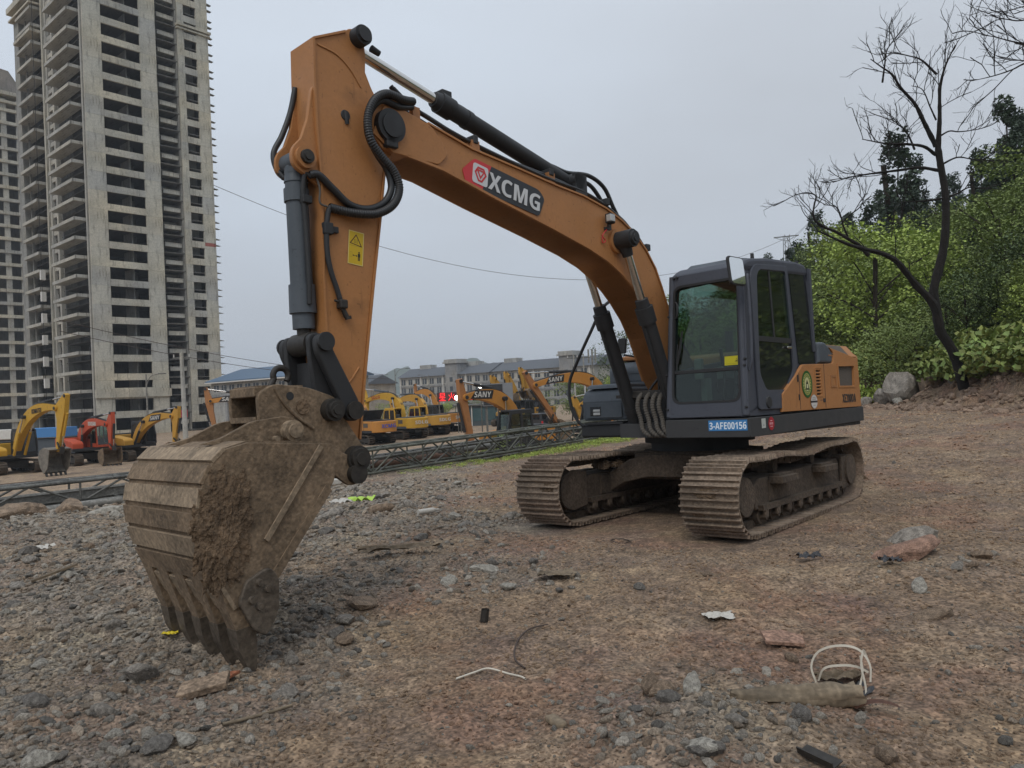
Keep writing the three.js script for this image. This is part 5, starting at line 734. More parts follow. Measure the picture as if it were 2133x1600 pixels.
yardMachine({ at: [-7.66, YARD, -84], ang: PI + 0.75, label: 'orange excavator at the far end of the parked row', paint: M.mOrange, foot: [0.5, 1.9], bend: [1.9, 4.3], tip: [4.4, 4.3], armtop: [4.55, 5.3], armend: [4.1, 1.7], teeth: [3.4, 0.2], rearText: 'SANY', armMat: M.mRust });
yardMachine({ at: [-0.24, YARD, -42], ang: PI - 0.75, label: 'orange excavator with black cab behind the steel lattice', paint: M.mOrange, foot: [-0.63, 2.2], bend: [0.75, 3.7], tip: [3.14, 3.75], armtop: [3.4, 4.6], armend: [2.65, 0.9], teeth: [1.9, -0.1], boomText: 'SANY', textMat: M.white, boomPlate: true, armMat: M.mRust, cabPane: M.glass });
yardMachine({ at: [5.27, YARD, -52], ang: PI - 0.6, label: 'orange excavator with long level boom left of the near cab', paint: M.mOrange, foot: [-1.2, 2.9], bend: [0.3, 4.75], tip: [4.69, 4.32], armtop: [5.35, 5.1], armend: [3.0, 1.9], teeth: [3.6, 0.6], boomText: 'SANY', textMat: M.white, boomPlate: true, armMat: M.mRust });
for (const [x, z, h, l] of [[-0.4, -92, 0, 'foremost of three orange excavators with folded arms behind the screen'], [1.2, -94, 0.4, 'middle of three orange excavators with folded arms behind the screen'], [3.0, -96, 0.9, 'rearmost of three orange excavators with folded arms behind the screen']])
  yardMachine({ at: [x, YARD, z], ang: PI - 0.9, label: l, paint: M.mAmber, foot: [0.2, 1.7], bend: [1.6, 4.2], tip: [2.6, 5.6 + h], armtop: [3.2, 6.0 + h], armend: [2.6, 3.2 + h], teeth: [2.0, 1.9 + h] });
yardMachine({ at: [9.2, YARD, -66], ang: PI - 0.7, label: 'amber excavator half hidden behind the level orange boom', paint: M.mAmber, foot: [0, 1.6], bend: [1.6, 3.4], tip: [5.0, 2.6], armtop: [5.6, 3.3], armend: [4.6, 0.9], teeth: [3.9, 0] });
// ---------- vegetation ----------
const leafMat = (name, rgb) => mk(name, rgb, { roughness: 0.8, vertexColors: true });
leafMat('leafLime', [0.30, 0.38, 0.085]); leafMat('leafMid', [0.20, 0.255, 0.075]); leafMat('leafDark', [0.085, 0.125, 0.045]); leafMat('leafPine', [0.055, 0.08, 0.05]); leafMat('leafOlive', [0.19, 0.2, 0.065]);
mk('bark', [0.075, 0.06, 0.048], { map: T.mud, bumpMap: T.mudB, bumpScale: 0.02, roughness: 1 }); mk('barkDark', [0.035, 0.03, 0.028], { map: T.mud, bumpMap: T.mudB, bumpScale: 0.015, roughness: 1 });
function leaves(list) { // list of [x, y, z, size, tone]; each leaf spray is two crossed faces with its own turn
  const n = list.length, pos = new Float32Array(n * 12 * 3 / 2 | 0), P = [], C = [], rnd = mul(n + 3), q = new THREE.Quaternion(), e = new THREE.Euler(), v = V3(0, 0, 0);
  for (const [x, y, z, s, t] of list) {
    e.set((rnd() - 0.5) * 1.7, rnd() * 6.28, (rnd() - 0.5) * 1.7); q.setFromEuler(e);
    const w = s * (0.28 + 0.18 * rnd()), c = [[-s * 0.5, 0, 0], [0, s * 0.06, w], [s * 0.5, -s * 0.1, 0], [0, s * 0.06, -w]].map((a) => v.set(...a).applyQuaternion(q).toArray().map((k, i) => k + [x, y, z][i]));
    for (const i of [0, 1, 2, 0, 2, 3]) { P.push(...c[i]); C.push(t, t * (0.95 + 0.1 * rnd()), t); }
  }
  const g = new THREE.BufferGeometry(); g.setAttribute('position', new THREE.BufferAttribute(new Float32Array(P), 3)); g.setAttribute('color', new THREE.BufferAttribute(new Float32Array(C), 3)); g.computeVertexNormals(); return g;
}
function crownGeo(seed, { h, r, n, size, cone = 0, clumps = 26, low = 0.25 }) { // uneven crown of leaf clumps
  const rnd = mul(seed), list = [], cl = [];
  for (let i = 0; i < clumps; i++) { const y = low + (1 - low) * rnd(), prof = cone ? (1 - y) * 1.05 + 0.08 : Math.sqrt(Math.max(0.05, 1 - ((y - 0.62) / 0.45) ** 2)) * (0.75 + 0.35 * rnd()), a = rnd() * 6.283, d = prof * (0.35 + 0.65 * Math.sqrt(rnd())); cl.push([Math.cos(a) * d * r, y * h, Math.sin(a) * d * r, r * (cone ? 0.26 : 0.34) * (0.7 + 0.6 * rnd()), 0.72 + 0.5 * rnd()]); }
  for (let i = 0; i < n; i++) { const c = cl[Math.floor(rnd() * cl.length)], u = rnd() * 2 - 1, a = rnd() * 6.283, k = Math.cbrt(0.25 + 0.75 * rnd()) * c[3], s = Math.sqrt(1 - u * u); list.push([c[0] + Math.cos(a) * s * k, c[1] + u * k * 0.7, c[2] + Math.sin(a) * s * k, size * (0.7 + 0.6 * rnd()), c[4] * (0.85 + 0.3 * rnd())]); }
  return { geo: leaves(list), cl };
}
function trunkGeo(seed, h, r, cl) { const rnd = mul(seed), g = [tube([[0, -0.4, 0], [0.06 * h * (rnd() - 0.5), h * 0.3, 0.06 * h * (rnd() - 0.5)], [0.1 * h * (rnd() - 0.5), h * 0.8, 0.1 * h * (rnd() - 0.5)]], r, 6, 8)]; for (let i = 0; i < Math.min(8, cl.length); i++) { const c = cl[i * 2 % cl.length], y = Math.min(h * 0.7, c[1] * 0.6); g.push(tube([[0, y, 0], [c[0] * 0.5, (y + c[1]) / 2 + 0.1, c[2] * 0.5], [c[0], c[1], c[2]]], r * 0.35, 4, 6)); } return fuse(g); }
const kinds = {
  broad: [31, 32, 33, 34].map((s) => { const c = crownGeo(s, { h: 5.2, r: 2.5, n: 5200, size: 0.165, clumps: 50 }); return [fuse(c.geo), trunkGeo(s, 5.2, 0.11, c.cl)]; }),
  tall: [41, 42, 43].map((s) => { const c = crownGeo(s, { h: 7.5, r: 2.4, n: 5200, size: 0.17, clumps: 52, low: 0.15 }); return [fuse(c.geo), trunkGeo(s, 7.5, 0.12, c.cl)]; }),
  pine: [51, 52, 53].map((s) => { const c = crownGeo(s, { h: 8.5, r: 1.9, n: 3200, size: 0.22, cone: 1, clumps: 44, low: 0.12 }); return [fuse(c.geo), trunkGeo(s, 8.5, 0.13, c.cl)]; }),
  shrub: [61, 62, 63, 64].map((s) => { const c = crownGeo(s, { h: 1.9, r: 1.25, n: 3600, size: 0.075, clumps: 24, low: 0.02 }); return [fuse(c.geo), trunkGeo(s, 1.9, 0.035, c.cl)]; }),
};
{
  const rnd = mul(404), spots = [];
  const inView = (x, y, z, m) => { const p = V3(x, y, z).project(camera); return z < -4 && Math.abs(p.x) < 1 + m && p.y > -1.2; };
  camera.updateMatrixWorld(); camera.updateProjectionMatrix();
  const put = (kind, x, z, s, m, name, label, group) => { const [c, t] = kinds[kind][Math.floor(rnd() * kinds[kind].length)], o = thing(name, label, kind === 'shrub' ? 'shrub' : 'tree', group); const a = new THREE.Mesh(t, M.bark); a.name = kind === 'shrub' ? 'stems' : 'trunk'; const b = new THREE.Mesh(c, m); b.name = kind === 'shrub' ? 'foliage' : 'crown'; o.add(a, b); o.position.set(x, HB(x, z) + (Math.hypot(x, z) < 70 ? H(x, z) - HB(x, z) : 0), z); o.rotation.y = rnd() * 6.283; o.scale.set(s * (0.85 + 0.3 * rnd()), s * (0.85 + 0.3 * rnd()), s * (0.85 + 0.3 * rnd())); return o; };
  const far = (x, z, d) => spots.every(([a, b, r]) => (a - x) ** 2 + (b - z) ** 2 > (0.5 * (d + r)) ** 2);
  for (let i = 0; i < 6000 && spots.length < 150; i++) {
    const z = -18 - 92 * rnd() ** 1.3, hx = 1.5 + 60 * rnd() ** 1.4, x = hillBase(z) + hx, y = HB(x, z), d = Math.hypot(x, z);
    if (!inView(x, y, z, 0.1)) continue;
    const near = d < 34, gap = near ? 2.3 : d < 55 ? 3.2 : 4.4; if (!far(x, z, gap)) continue; if (Math.hypot(x - 12.1, z + 21) < 2.2) continue; spots.push([x, z, gap]);
    const pineBand = hx > 13 + 5 * fbm(x * 0.05, z * 0.05, 2), k = rnd();
    if (near && hx < 8) put('shrub', x, z, 0.85 + 0.6 * rnd(), [M.leafLime, M.leafMid, M.leafMid][Math.floor(k * 3)], 'shrub', 'low leafy shrub on the bank behind the near excavator', 'shrubs low on the hillside');
    else if (pineBand && k < 0.8) put('pine', x, z, 0.8 + 0.45 * rnd(), M.leafPine, 'pine_tree', 'dark pine tree high on the hillside', 'dark pines high on the hillside');
    else if (k < 0.3) put('tall', x, z, 0.7 + 0.3 * rnd(), M.leafMid, 'leafy_tree', 'mid green leafy tree on the hillside at right', 'mid green trees on the hillside');
    else if (k < 0.62) put('broad', x, z, 0.65 + 0.4 * rnd(), M.leafLime, 'leafy_tree', 'fresh lime green tree on the hillside at right', 'lime green trees on the hillside');
    else put('broad', x, z, 0.7 + 0.4 * rnd(), k < 0.85 ? M.leafMid : M.leafOlive, 'leafy_tree', 'spreading green tree on the hillside at right', 'spreading trees on the hillside');
  }
  for (const [x, z, s, m] of [[13.9, -23.4, 1.1, M.leafDark], [13.0, -24.6, 1.0, M.leafMid], [11.0, -27.5, 0.9, M.leafMid], [14.6, -23.0, 1.3, M.leafDark], [14.8, -21.2, 1.1, M.leafMid], [15.2, -19.4, 1.2, M.leafMid], [12.9, -25.8, 1.1, M.leafMid], [11.6, -29, 1.2, M.leafMid], [16, -18, 1.2, M.leafMid], [15.9, -21.8, 1.4, M.leafDark]]) put('shrub', x, z, s, m, 'shrub', 'dense shrub crowding the foot of the bare tree', 'shrubs round the bare tree');
  // hedge of trees behind the yard, seen under the boom
  for (const [x, z, s, m, k] of [[7.5, -98, 0.9, M.leafMid, 'broad'], [10.5, -95, 1.0, M.leafMid, 'broad'], [13, -92, 1.1, M.leafDark, 'tall'], [15.5, -96, 1.1, M.leafMid, 'broad'], [18, -90, 1.1, M.leafLime, 'broad'], [20.5, -94, 1.2, M.leafMid, 'tall'], [11.8, -84, 0.8, M.leafLime, 'broad'], [16, -80, 0.8, M.leafMid, 'broad']]) put(k, x, z, s, m, 'leafy_tree', 'green tree at the far edge of the yard beside the mast', 'trees at the far edge of the yard');
  for (let i = 0; i < 9; i++) put('shrub', -20 + i * 3.1 + rnd(), -112 - rnd() * 6, 1.7, i % 3 ? M.leafMid : M.leafLime, 'shrub', 'roadside shrub below the skyline blocks', 'shrubs below the skyline blocks');
  put('shrub', -1.6, -29.5, 0.85, M.leafOlive, 'shrub', 'scraggy weed bush beside the orange excavator behind the lattice');
  put('shrub', -0.4, -28.6, 0.7, M.leafMid, 'shrub', 'small weed bush just left of the black cab behind the lattice');
  // ground cover
  const tuft = fuse(leaves(Array.from({ length: 40 }, () => [(rnd() - 0.5) * 0.7, 0.03 + rnd() * 0.32, (rnd() - 0.5) * 0.7, 0.07 + 0.06 * rnd(), 0.7 + 0.6 * rnd()])), true);
  const cover = (name, label, m, n, pick) => { const o = new THREE.InstancedMesh(tuft, m, n), mt = new THREE.Matrix4(), q = new THREE.Quaternion(), c = new THREE.Color(); for (let i = 0; i < n; i++) { const [x, z, s] = pick(); q.setFromAxisAngle(UP, rnd() * 6.28); mt.compose(V3(x, H(x, z), z), q, V3(s, s * (0.7 + 0.6 * rnd()), s)); o.setMatrixAt(i, mt); const k = 0.65 + 0.6 * rnd(); o.setColorAt(i, c.setRGB(k * (0.9 + 0.3 * rnd()), k, k * 0.9)); } o.name = name; scene.add(o); tag(o, label, 'undergrowth', null, 'stuff'); };
  if (tuft.attributes.uv) tuft.deleteAttribute('uv');
  cover('undergrowth', 'dense green undergrowth covering the hillside', M.leafMid, 9000, () => { for (;;) { const z = -14 - 50 * rnd() ** 1.4, hx = 0.3 + 26 * rnd() ** 1.5, x = hillBase(z) + hx; if (inView(x, 2, z, 0.15) || rnd() < 0.03) return [x, z, 1 + 1.1 * rnd()]; } });
  cover('bank_weeds', 'bright green weeds at the foot of the bank', M.leafLime, 900, () => { const t = rnd(), x = lerp(9.2, 12.4, t) + rnd() - 0.5, z = lerp(-33, -25.2, t) - rnd() * 4; return [x, z, 0.8 + 0.6 * rnd()]; });
  cover('grass_strip', 'green grass growing along the steel lattice', M.leafLime, 700, () => { const t = rnd() ** 0.7, x = lerp(-2.5, 5.5, t) + (rnd() - 0.5) * 0.9, z = lerp(-17.6, -25.6, t) + (rnd() - 0.5) * 1.2 + 0.6; return [x, z, 0.16 + 0.3 * rnd() * t]; });
}
// the bare trees, limbs as they grow, twigs grown by a small rule
function bareTree(name, label, limbs, z0, scaleR, seed) {
  const rnd = mul(seed), t = thing(name, label, 'tree'), limbMeshes = [];
  const grow = (list, p, d, len, r, depth) => { const pts = [p.toArray()]; let q = p.clone(), v = d.clone(); for (let i = 0; i < 4; i++) { v.add(V3((rnd() - 0.5) * 0.55, (rnd() - 0.42) * 0.5, (rnd() - 0.5) * 0.55)).normalize(); q = q.clone().addScaledVector(v, len / 4); pts.push(q.toArray()); if (depth > 0 && rnd() < 0.75) grow(list, q, v.clone().add(V3((rnd() - 0.5) * 1.7, (rnd() - 0.3) * 1.4, (rnd() - 0.5) * 1.7)).normalize(), len * (0.35 + 0.3 * rnd()), r * 0.6, depth - 1); } list.push(tube(pts, r, 4, 6)); };
  const taper = (pts, r0, r1) => { const c = new THREE.CatmullRomCurve3(pts, false, 'centripetal'), n = pts.length * 5, g = new THREE.TubeGeometry(c, n, 1, 8), p = g.attributes.position; for (let i = 0; i <= n; i++) { const o = c.getPointAt(i / n), r = lerp(r0, r1, i / n) * (1 + 0.12 * n2(i * 0.5, r0 * 90)); for (let j = 0; j <= 8; j++) { const a = i * 9 + j; p.setXYZ(a, o.x + (p.getX(a) - o.x) * r, o.y + (p.getY(a) - o.y) * r, o.z + (p.getZ(a) - o.z) * r); } } g.computeVertexNormals(); return g; };
  for (const [key, r0, r1, tw, dz, pts] of limbs) {
    const c = pts.map(([x, y], i) => V3(x, y, z0 + dz * (i / (pts.length - 1)) * (pts.length > 1 ? 1 : 0)));
    const g = taper(c, r0 * scaleR, r1 * scaleR);
    const limb = part(t, key === 'trunk' ? 'trunk' : 'limb', g, M.barkDark);
    const twigs = [], cr = new THREE.CatmullRomCurve3(c, false, 'centripetal');
    for (let i = 0; i < tw; i++) { const u = 0.3 + 0.7 * (i + rnd()) / tw, p = cr.getPointAt(Math.min(1, u)), d = cr.getTangentAt(Math.min(1, u)).add(V3((rnd() - 0.5) * 2, (rnd() - 0.25) * 1.8, (rnd() - 0.5) * 2)).normalize(); grow(twigs, p, d, 0.35 + 0.55 * rnd(), 0.011 * scaleR, 2); }
    if (twigs.length) part(limb, 'twigs', twigs, M.barkDark).userData.kind = 'stuff';
  }
  return t;
}
bareTree('bare_tree', 'tall dead tree with bare crooked branches on the bank', [
  ['trunk', 0.15, 0.085, 0, 0, [[12.35, 1.2], [12.15, 2.08], [11.97, 2.48], [11.77, 2.82], [11.69, 3.48], [11.64, 3.88], [11.82, 4.53], [11.97, 5.05], [12.08, 5.84], [12.1, 6.63], [12.01, 7.43], [11.97, 7.83]]],
  ['a', 0.075, 0.014, 7, 0.4, [[11.97, 7.83], [12.0, 8.62], [12.0, 9.42], [12.1, 9.94], [12.35, 10.49]]],
  ['b', 0.07, 0.012, 9, 0.8, [[11.92, 7.9], [11.56, 8.51], [11.26, 8.99], [10.82, 9.41], [10.54, 9.72], [10.18, 9.9], [9.86, 10.05]]],
  ['c', 0.03, 0.008, 6, 0.2, [[10.54, 9.72], [10.59, 10.15], [10.64, 10.54], [10.92, 10.93]]],
  ['d', 0.035, 0.008, 6, -0.3, [[12.04, 9.88], [11.66, 10.36], [11.4, 10.51], [11.04, 10.68]]],
  ['e', 0.05, 0.01, 10, 0.6, [[11.89, 7.67], [11.53, 7.85], [11.0, 7.9], [10.34, 7.9], [9.62, 8.0]]],
  ['f', 0.03, 0.008, 8, 0.3, [[11.33, 7.83], [11.09, 8.27], [10.77, 8.52], [10.58, 8.62]]],
  ['g', 0.05, 0.01, 10, -0.5, [[11.96, 7.23], [11.5, 7.36], [10.97, 7.34], [10.18, 7.3], [9.65, 7.25], [9.25, 7.16]]],
  ['h', 0.03, 0.008, 5, 0.3, [[11.99, 7.36], [12.43, 7.54], [12.69, 7.46], [13.02, 7.32]]],
  ['i', 0.035, 0.008, 5, 0.5, [[12.09, 6.47], [11.58, 6.39], [11.05, 6.35], [10.66, 6.3], [10.38, 6.05]]],
  ['j', 0.035, 0.01, 4, -0.4, [[12.09, 6.47], [12.52, 6.61], [12.92, 6.79], [13.32, 6.77]]],
  ['k', 0.025, 0.008, 4, 0.2, [[12.02, 8.16], [12.27, 8.28], [12.47, 8.23], [13.0, 8.25]]],
  ['l', 0.13, 0.02, 6, 0.9, [[11.77, 2.82], [11.57, 3.53], [11.03, 4.12], [10.72, 4.46], [10.44, 4.73], [10.04, 4.92], [9.47, 5.06], [8.98, 5.2], [8.18, 5.56]]],
  ['m', 0.06, 0.012, 7, 0.2, [[9.92, 4.98], [9.68, 5.26], [9.41, 5.43], [9.0, 5.68], [8.73, 5.79], [8.49, 5.95], [8.41, 6.13], [8.45, 6.43], [8.49, 6.65], [8.24, 6.74], [8.01, 6.71]]],
  ['n', 0.03, 0.008, 5, 0.2, [[9.38, 5.51], [9.25, 5.81], [9.16, 6.11], [9.04, 6.32], [8.67, 6.39]]],
  ['o', 0.022, 0.008, 4, 0.2, [[9.27, 5.94], [9.41, 6.09], [9.69, 6.29], [9.77, 6.45], [9.62, 6.67]]],
  ['p', 0.025, 0.008, 5, 0.2, [[11.96, 8.62], [11.78, 8.96], [11.54, 9.44], [11.22, 9.52]]],
], -21, 1, 909);
bareTree('bare_tree', 'bare tree at the right edge, only its branch ends in view', [
  ['trunk', 0.15, 0.05, 0, 0, [[11.9, 0.4], [11.71, 4.13], [11.51, 6.5], [11.37, 8.31], [11.34, 9.45]]],
  ['a', 0.035, 0.006, 9, 0.2, [[11.44, 7.83], [10.88, 7.95], [10.34, 8.01], [10.03, 8.06], [9.66, 8.15], [9.38, 8.18]]],
  ['b', 0.035, 0.006, 9, 0.2, [[11.5, 6.97], [10.95, 7.57], [10.32, 7.64], [10.01, 7.51], [9.62, 7.39], [9.14, 7.29]]],
  ['c', 0.03, 0.006, 9, 0.2, [[11.39, 8.3], [10.91, 8.52], [10.37, 8.49], [10.15, 8.46], [9.82, 8.49], [9.58, 8.41]]],
  ['d', 0.03, 0.006, 7, 0.2, [[11.35, 8.88], [10.83, 8.8], [10.38, 8.73], [10.13, 8.88]]],
], -15, 0.9, 707);

{ // where trees of a kind stand too alike, say which one by its place
  const ord = (n) => n + (n % 100 > 10 && n % 100 < 14 ? 'th' : ['th', 'st', 'nd', 'rd'][n % 10] ?? 'th'), by = new Map();
  for (const o of scene.children) if (/tree|shrub/.test(o.userData.category ?? '') && o.userData.group) { const k = o.userData.label; if (!by.has(k)) by.set(k, []); by.get(k).push(o); }
  for (const list of by.values()) { list.sort((a, b) => a.position.clone().project(camera).x - b.position.clone().project(camera).x); if (list.length > 1) list.forEach((o, i) => { o.userData.label += ', ' + ord(i + 1) + ' from the left'; }); }
}
// ---------- rubble, stones, litter, steel lying about ----------
mk('stoneGrey', [0.53, 0.49, 0.445], { map: T.rock, bumpMap: T.rockB, bumpScale: 0.012, roughness: 0.95 });
mk('stonePale', [0.688, 0.656, 0.592], { map: T.rock, bumpMap: T.rockB, bumpScale: 0.01, roughness: 0.95 });
mk('stoneBrown', [0.48, 0.36, 0.264], { map: T.rock, bumpMap: T.rockB, bumpScale: 0.012, roughness: 0.95 });
mk('stonePink', [0.576, 0.36, 0.272], { map: T.rock, bumpMap: T.rockB, bumpScale: 0.015, roughness: 0.95 });
mk('stoneDark', [0.33, 0.31, 0.29], { map: T.rock, bumpMap: T.rockB, bumpScale: 0.012, roughness: 0.95 });
mk('stoneAny', [1, 0.985, 0.96], { map: T.rock, bumpMap: T.rockB, bumpScale: 0.006, roughness: 0.95 });
function rockGeo(seed, detail, sx, sy, sz, cuts = 9) { // a lump with broken faces
  const rnd = mul(seed), g = new THREE.IcosahedronGeometry(1, detail), p = g.attributes.position, v = V3(0, 0, 0), pl = [];
  for (let i = 0; i < cuts; i++) pl.push([V3(rnd() - 0.5, rnd() - 0.5, rnd() - 0.5).normalize(), 0.55 + 0.35 * rnd()]);
  for (let i = 0; i < p.count; i++) { v.fromBufferAttribute(p, i); for (const [n, d] of pl) { const k = v.dot(n); if (k > d) v.addScaledVector(n, d - k); } const w = 1 + 0.06 * n3(v.x * 3 + seed, v.y * 3, v.z * 3) + (detail > 2 ? 0.03 * n3(v.x * 9 + seed, v.y * 9, v.z * 9) : 0); p.setXYZ(i, v.x * w * sx, v.y * w * sy, v.z * w * sz); }
  g.computeVertexNormals(); return g;
}
const smallRocks = Array.from({ length: 8 }, (_, i) => fuse(rockGeo(100 + i, 1, 1, 0.62 + 0.04 * (i % 4), 0.78)));
const bigRocks = Array.from({ length: 10 }, (_, i) => fuse(rockGeo(200 + i, 3, 1, 0.55 + 0.05 * (i % 5), 0.75, 11)));
const stone = (x, z, s, m, label, group, o = {}) => { const r = mul(Math.abs(Math.round(x * 971 + z * 1301)) + 7), k = new THREE.Mesh(bigRocks[Math.floor(r() * 10)], m); k.name = numbered('stone'); scene.add(k); const [sx, sy, sz] = Array.isArray(s) ? s : [s, s, s]; k.scale.set(sx, sy, sz); k.rotation.set((r() - 0.5) * 0.5, o.turn ?? r() * 6.28, (r() - 0.5) * 0.5 + (o.tilt ?? 0)); k.position.set(x, o.y ?? H(x, z) + sy * (o.lift ?? 0.25), z); return tag(k, label, 'stone', group); };
// stones one can point at
stone(3.25, -6.5, [0.34, 0.17, 0.24], M.stonePink, 'large pinkish rock right of the near track', 'large stones lying apart', { turn: 0.25 });
stone(3.72, -7.3, [0.26, 0.16, 0.18], M.stoneGrey, 'blue grey block just behind the pinkish rock', 'large stones lying apart', { turn: -0.3 });
stone(2.72, -5.08, [0.16, 0.07, 0.08], M.stoneBrown, 'long flat grey stone at the right, before the dark soil', 'large stones lying apart', { turn: 0.1 });
stone(-2.38, -4.78, [0.16, 0.12, 0.13], M.stoneGrey, 'biggest grey block in the rubble left of the bucket teeth', 'large stones lying apart');
stone(-1.76, -3.66, [0.085, 0.065, 0.08], M.stoneDark, 'round dark stone at the bottom left of the rubble', 'large stones lying apart');
stone(-0.32, -6.92, [0.16, 0.06, 0.12], M.stonePale, 'pale flat stone in the grey patch between bucket and tracks', 'large stones lying apart');
stone(-1.25, -6.04, [0.2, 0.1, 0.16], M.stoneBrown, 'large brown topped stone right of the bucket', 'large stones lying apart');
stone(-1.32, -5.72, [0.11, 0.07, 0.1], M.stoneGrey, 'grey stone in front of the brown topped one', 'large stones lying apart');
stone(-2.37, -9.73, [0.2, 0.13, 0.17], M.stoneGrey, 'pale block below the green wrapper', 'large stones lying apart');
stone(-1.83, -10.3, [0.24, 0.12, 0.16], M.stoneBrown, 'rounded slab right of the green wrapper', 'large stones lying apart');
stone(0.88, -4.05, [0.1, 0.09, 0.07], M.stonePale, 'upright pale stone in the low heap at the bottom', 'large stones lying apart');
stone(0.66, -4.02, [0.07, 0.1, 0.06], M.stoneBrown, 'pointed brown stone left in the low heap at the bottom', 'large stones lying apart', { lift: 0.4 });
stone(0.76, -3.38, [0.12, 0.06, 0.1], M.stonePale, 'pale stone at the very bottom of the low heap', 'large stones lying apart');
stone(-6.03, -11.3, [0.26, 0.15, 0.18], M.stonePale, 'pale angular stone before the steel pile at left', 'large stones lying apart');
stone(-7.35, -11.35, [0.42, 0.26, 0.32], M.stoneBrown, 'big brown boulder at the left edge', 'large stones lying apart');
stone(-6.75, -11.6, [0.3, 0.2, 0.24], M.stoneBrown, 'brown boulder right of the one at the left edge', 'large stones lying apart');
stone(-0.62, -6.6, [0.12, 0.08, 0.1], M.stonePale, 'small pale block left in the grey patch', 'large stones lying apart');
stone(-0.1, -6.3, [0.1, 0.06, 0.08], M.stonePale, 'small pale block right in the grey patch', 'large stones lying apart');
{ // the rock bank below the bare tree
  let i = 0; for (const [x, y, z, s, m, l] of [[12.2, 1.3, -24.0, [0.6, 0.85, 0.5], M.stoneGrey, 'leftmost large grey boulder of the bank'], [12.85, 1.25, -23.6, [0.6, 0.8, 0.5], M.stoneBrown, 'second large boulder of the bank, brown and grey'], [12.75, 0.95, -22.7, [0.62, 0.42, 0.4], M.stoneGrey, 'low slanting boulder before the bank'], [13.35, 1.55, -22.6, [0.7, 0.85, 0.6], M.stoneDark, 'dark boulder below the dead tree'], [13.6, 1.6, -21.4, [0.95, 1.05, 0.75], M.stoneDark, 'largest dark boulder at the right of the bank'], [14.0, 2.1, -21.9, [0.8, 0.75, 0.6], M.stoneGrey, 'high boulder above the largest dark one'], [11.75, 1.0, -24.5, [0.36, 0.42, 0.32], M.stoneGrey, 'small round boulder left of the bank'], [11.35, 0.9, -24.8, [0.24, 0.3, 0.22], M.stoneGrey, 'smallest boulder at the left end of the bank'], [11.85, 0.88, -23.7, [0.26, 0.2, 0.2], M.stonePale, 'little pale boulder at the foot of the bank'], [12.6, 1.25, -19.6, [0.42, 0.3, 0.35], M.stonePink, 'reddish slab in the heap at the right edge'], [12.9, 1.55, -18.9, [0.55, 0.45, 0.42], M.stonePink, 'reddish boulder at the right edge'], [12.0, 1.0, -19.3, [0.34, 0.18, 0.26], M.stonePink, 'flat reddish stone below the right heap']]) stone(x, z, s, m, l, 'boulders of the bank', { y, turn: (i++ * 1.3) % 6 });
}
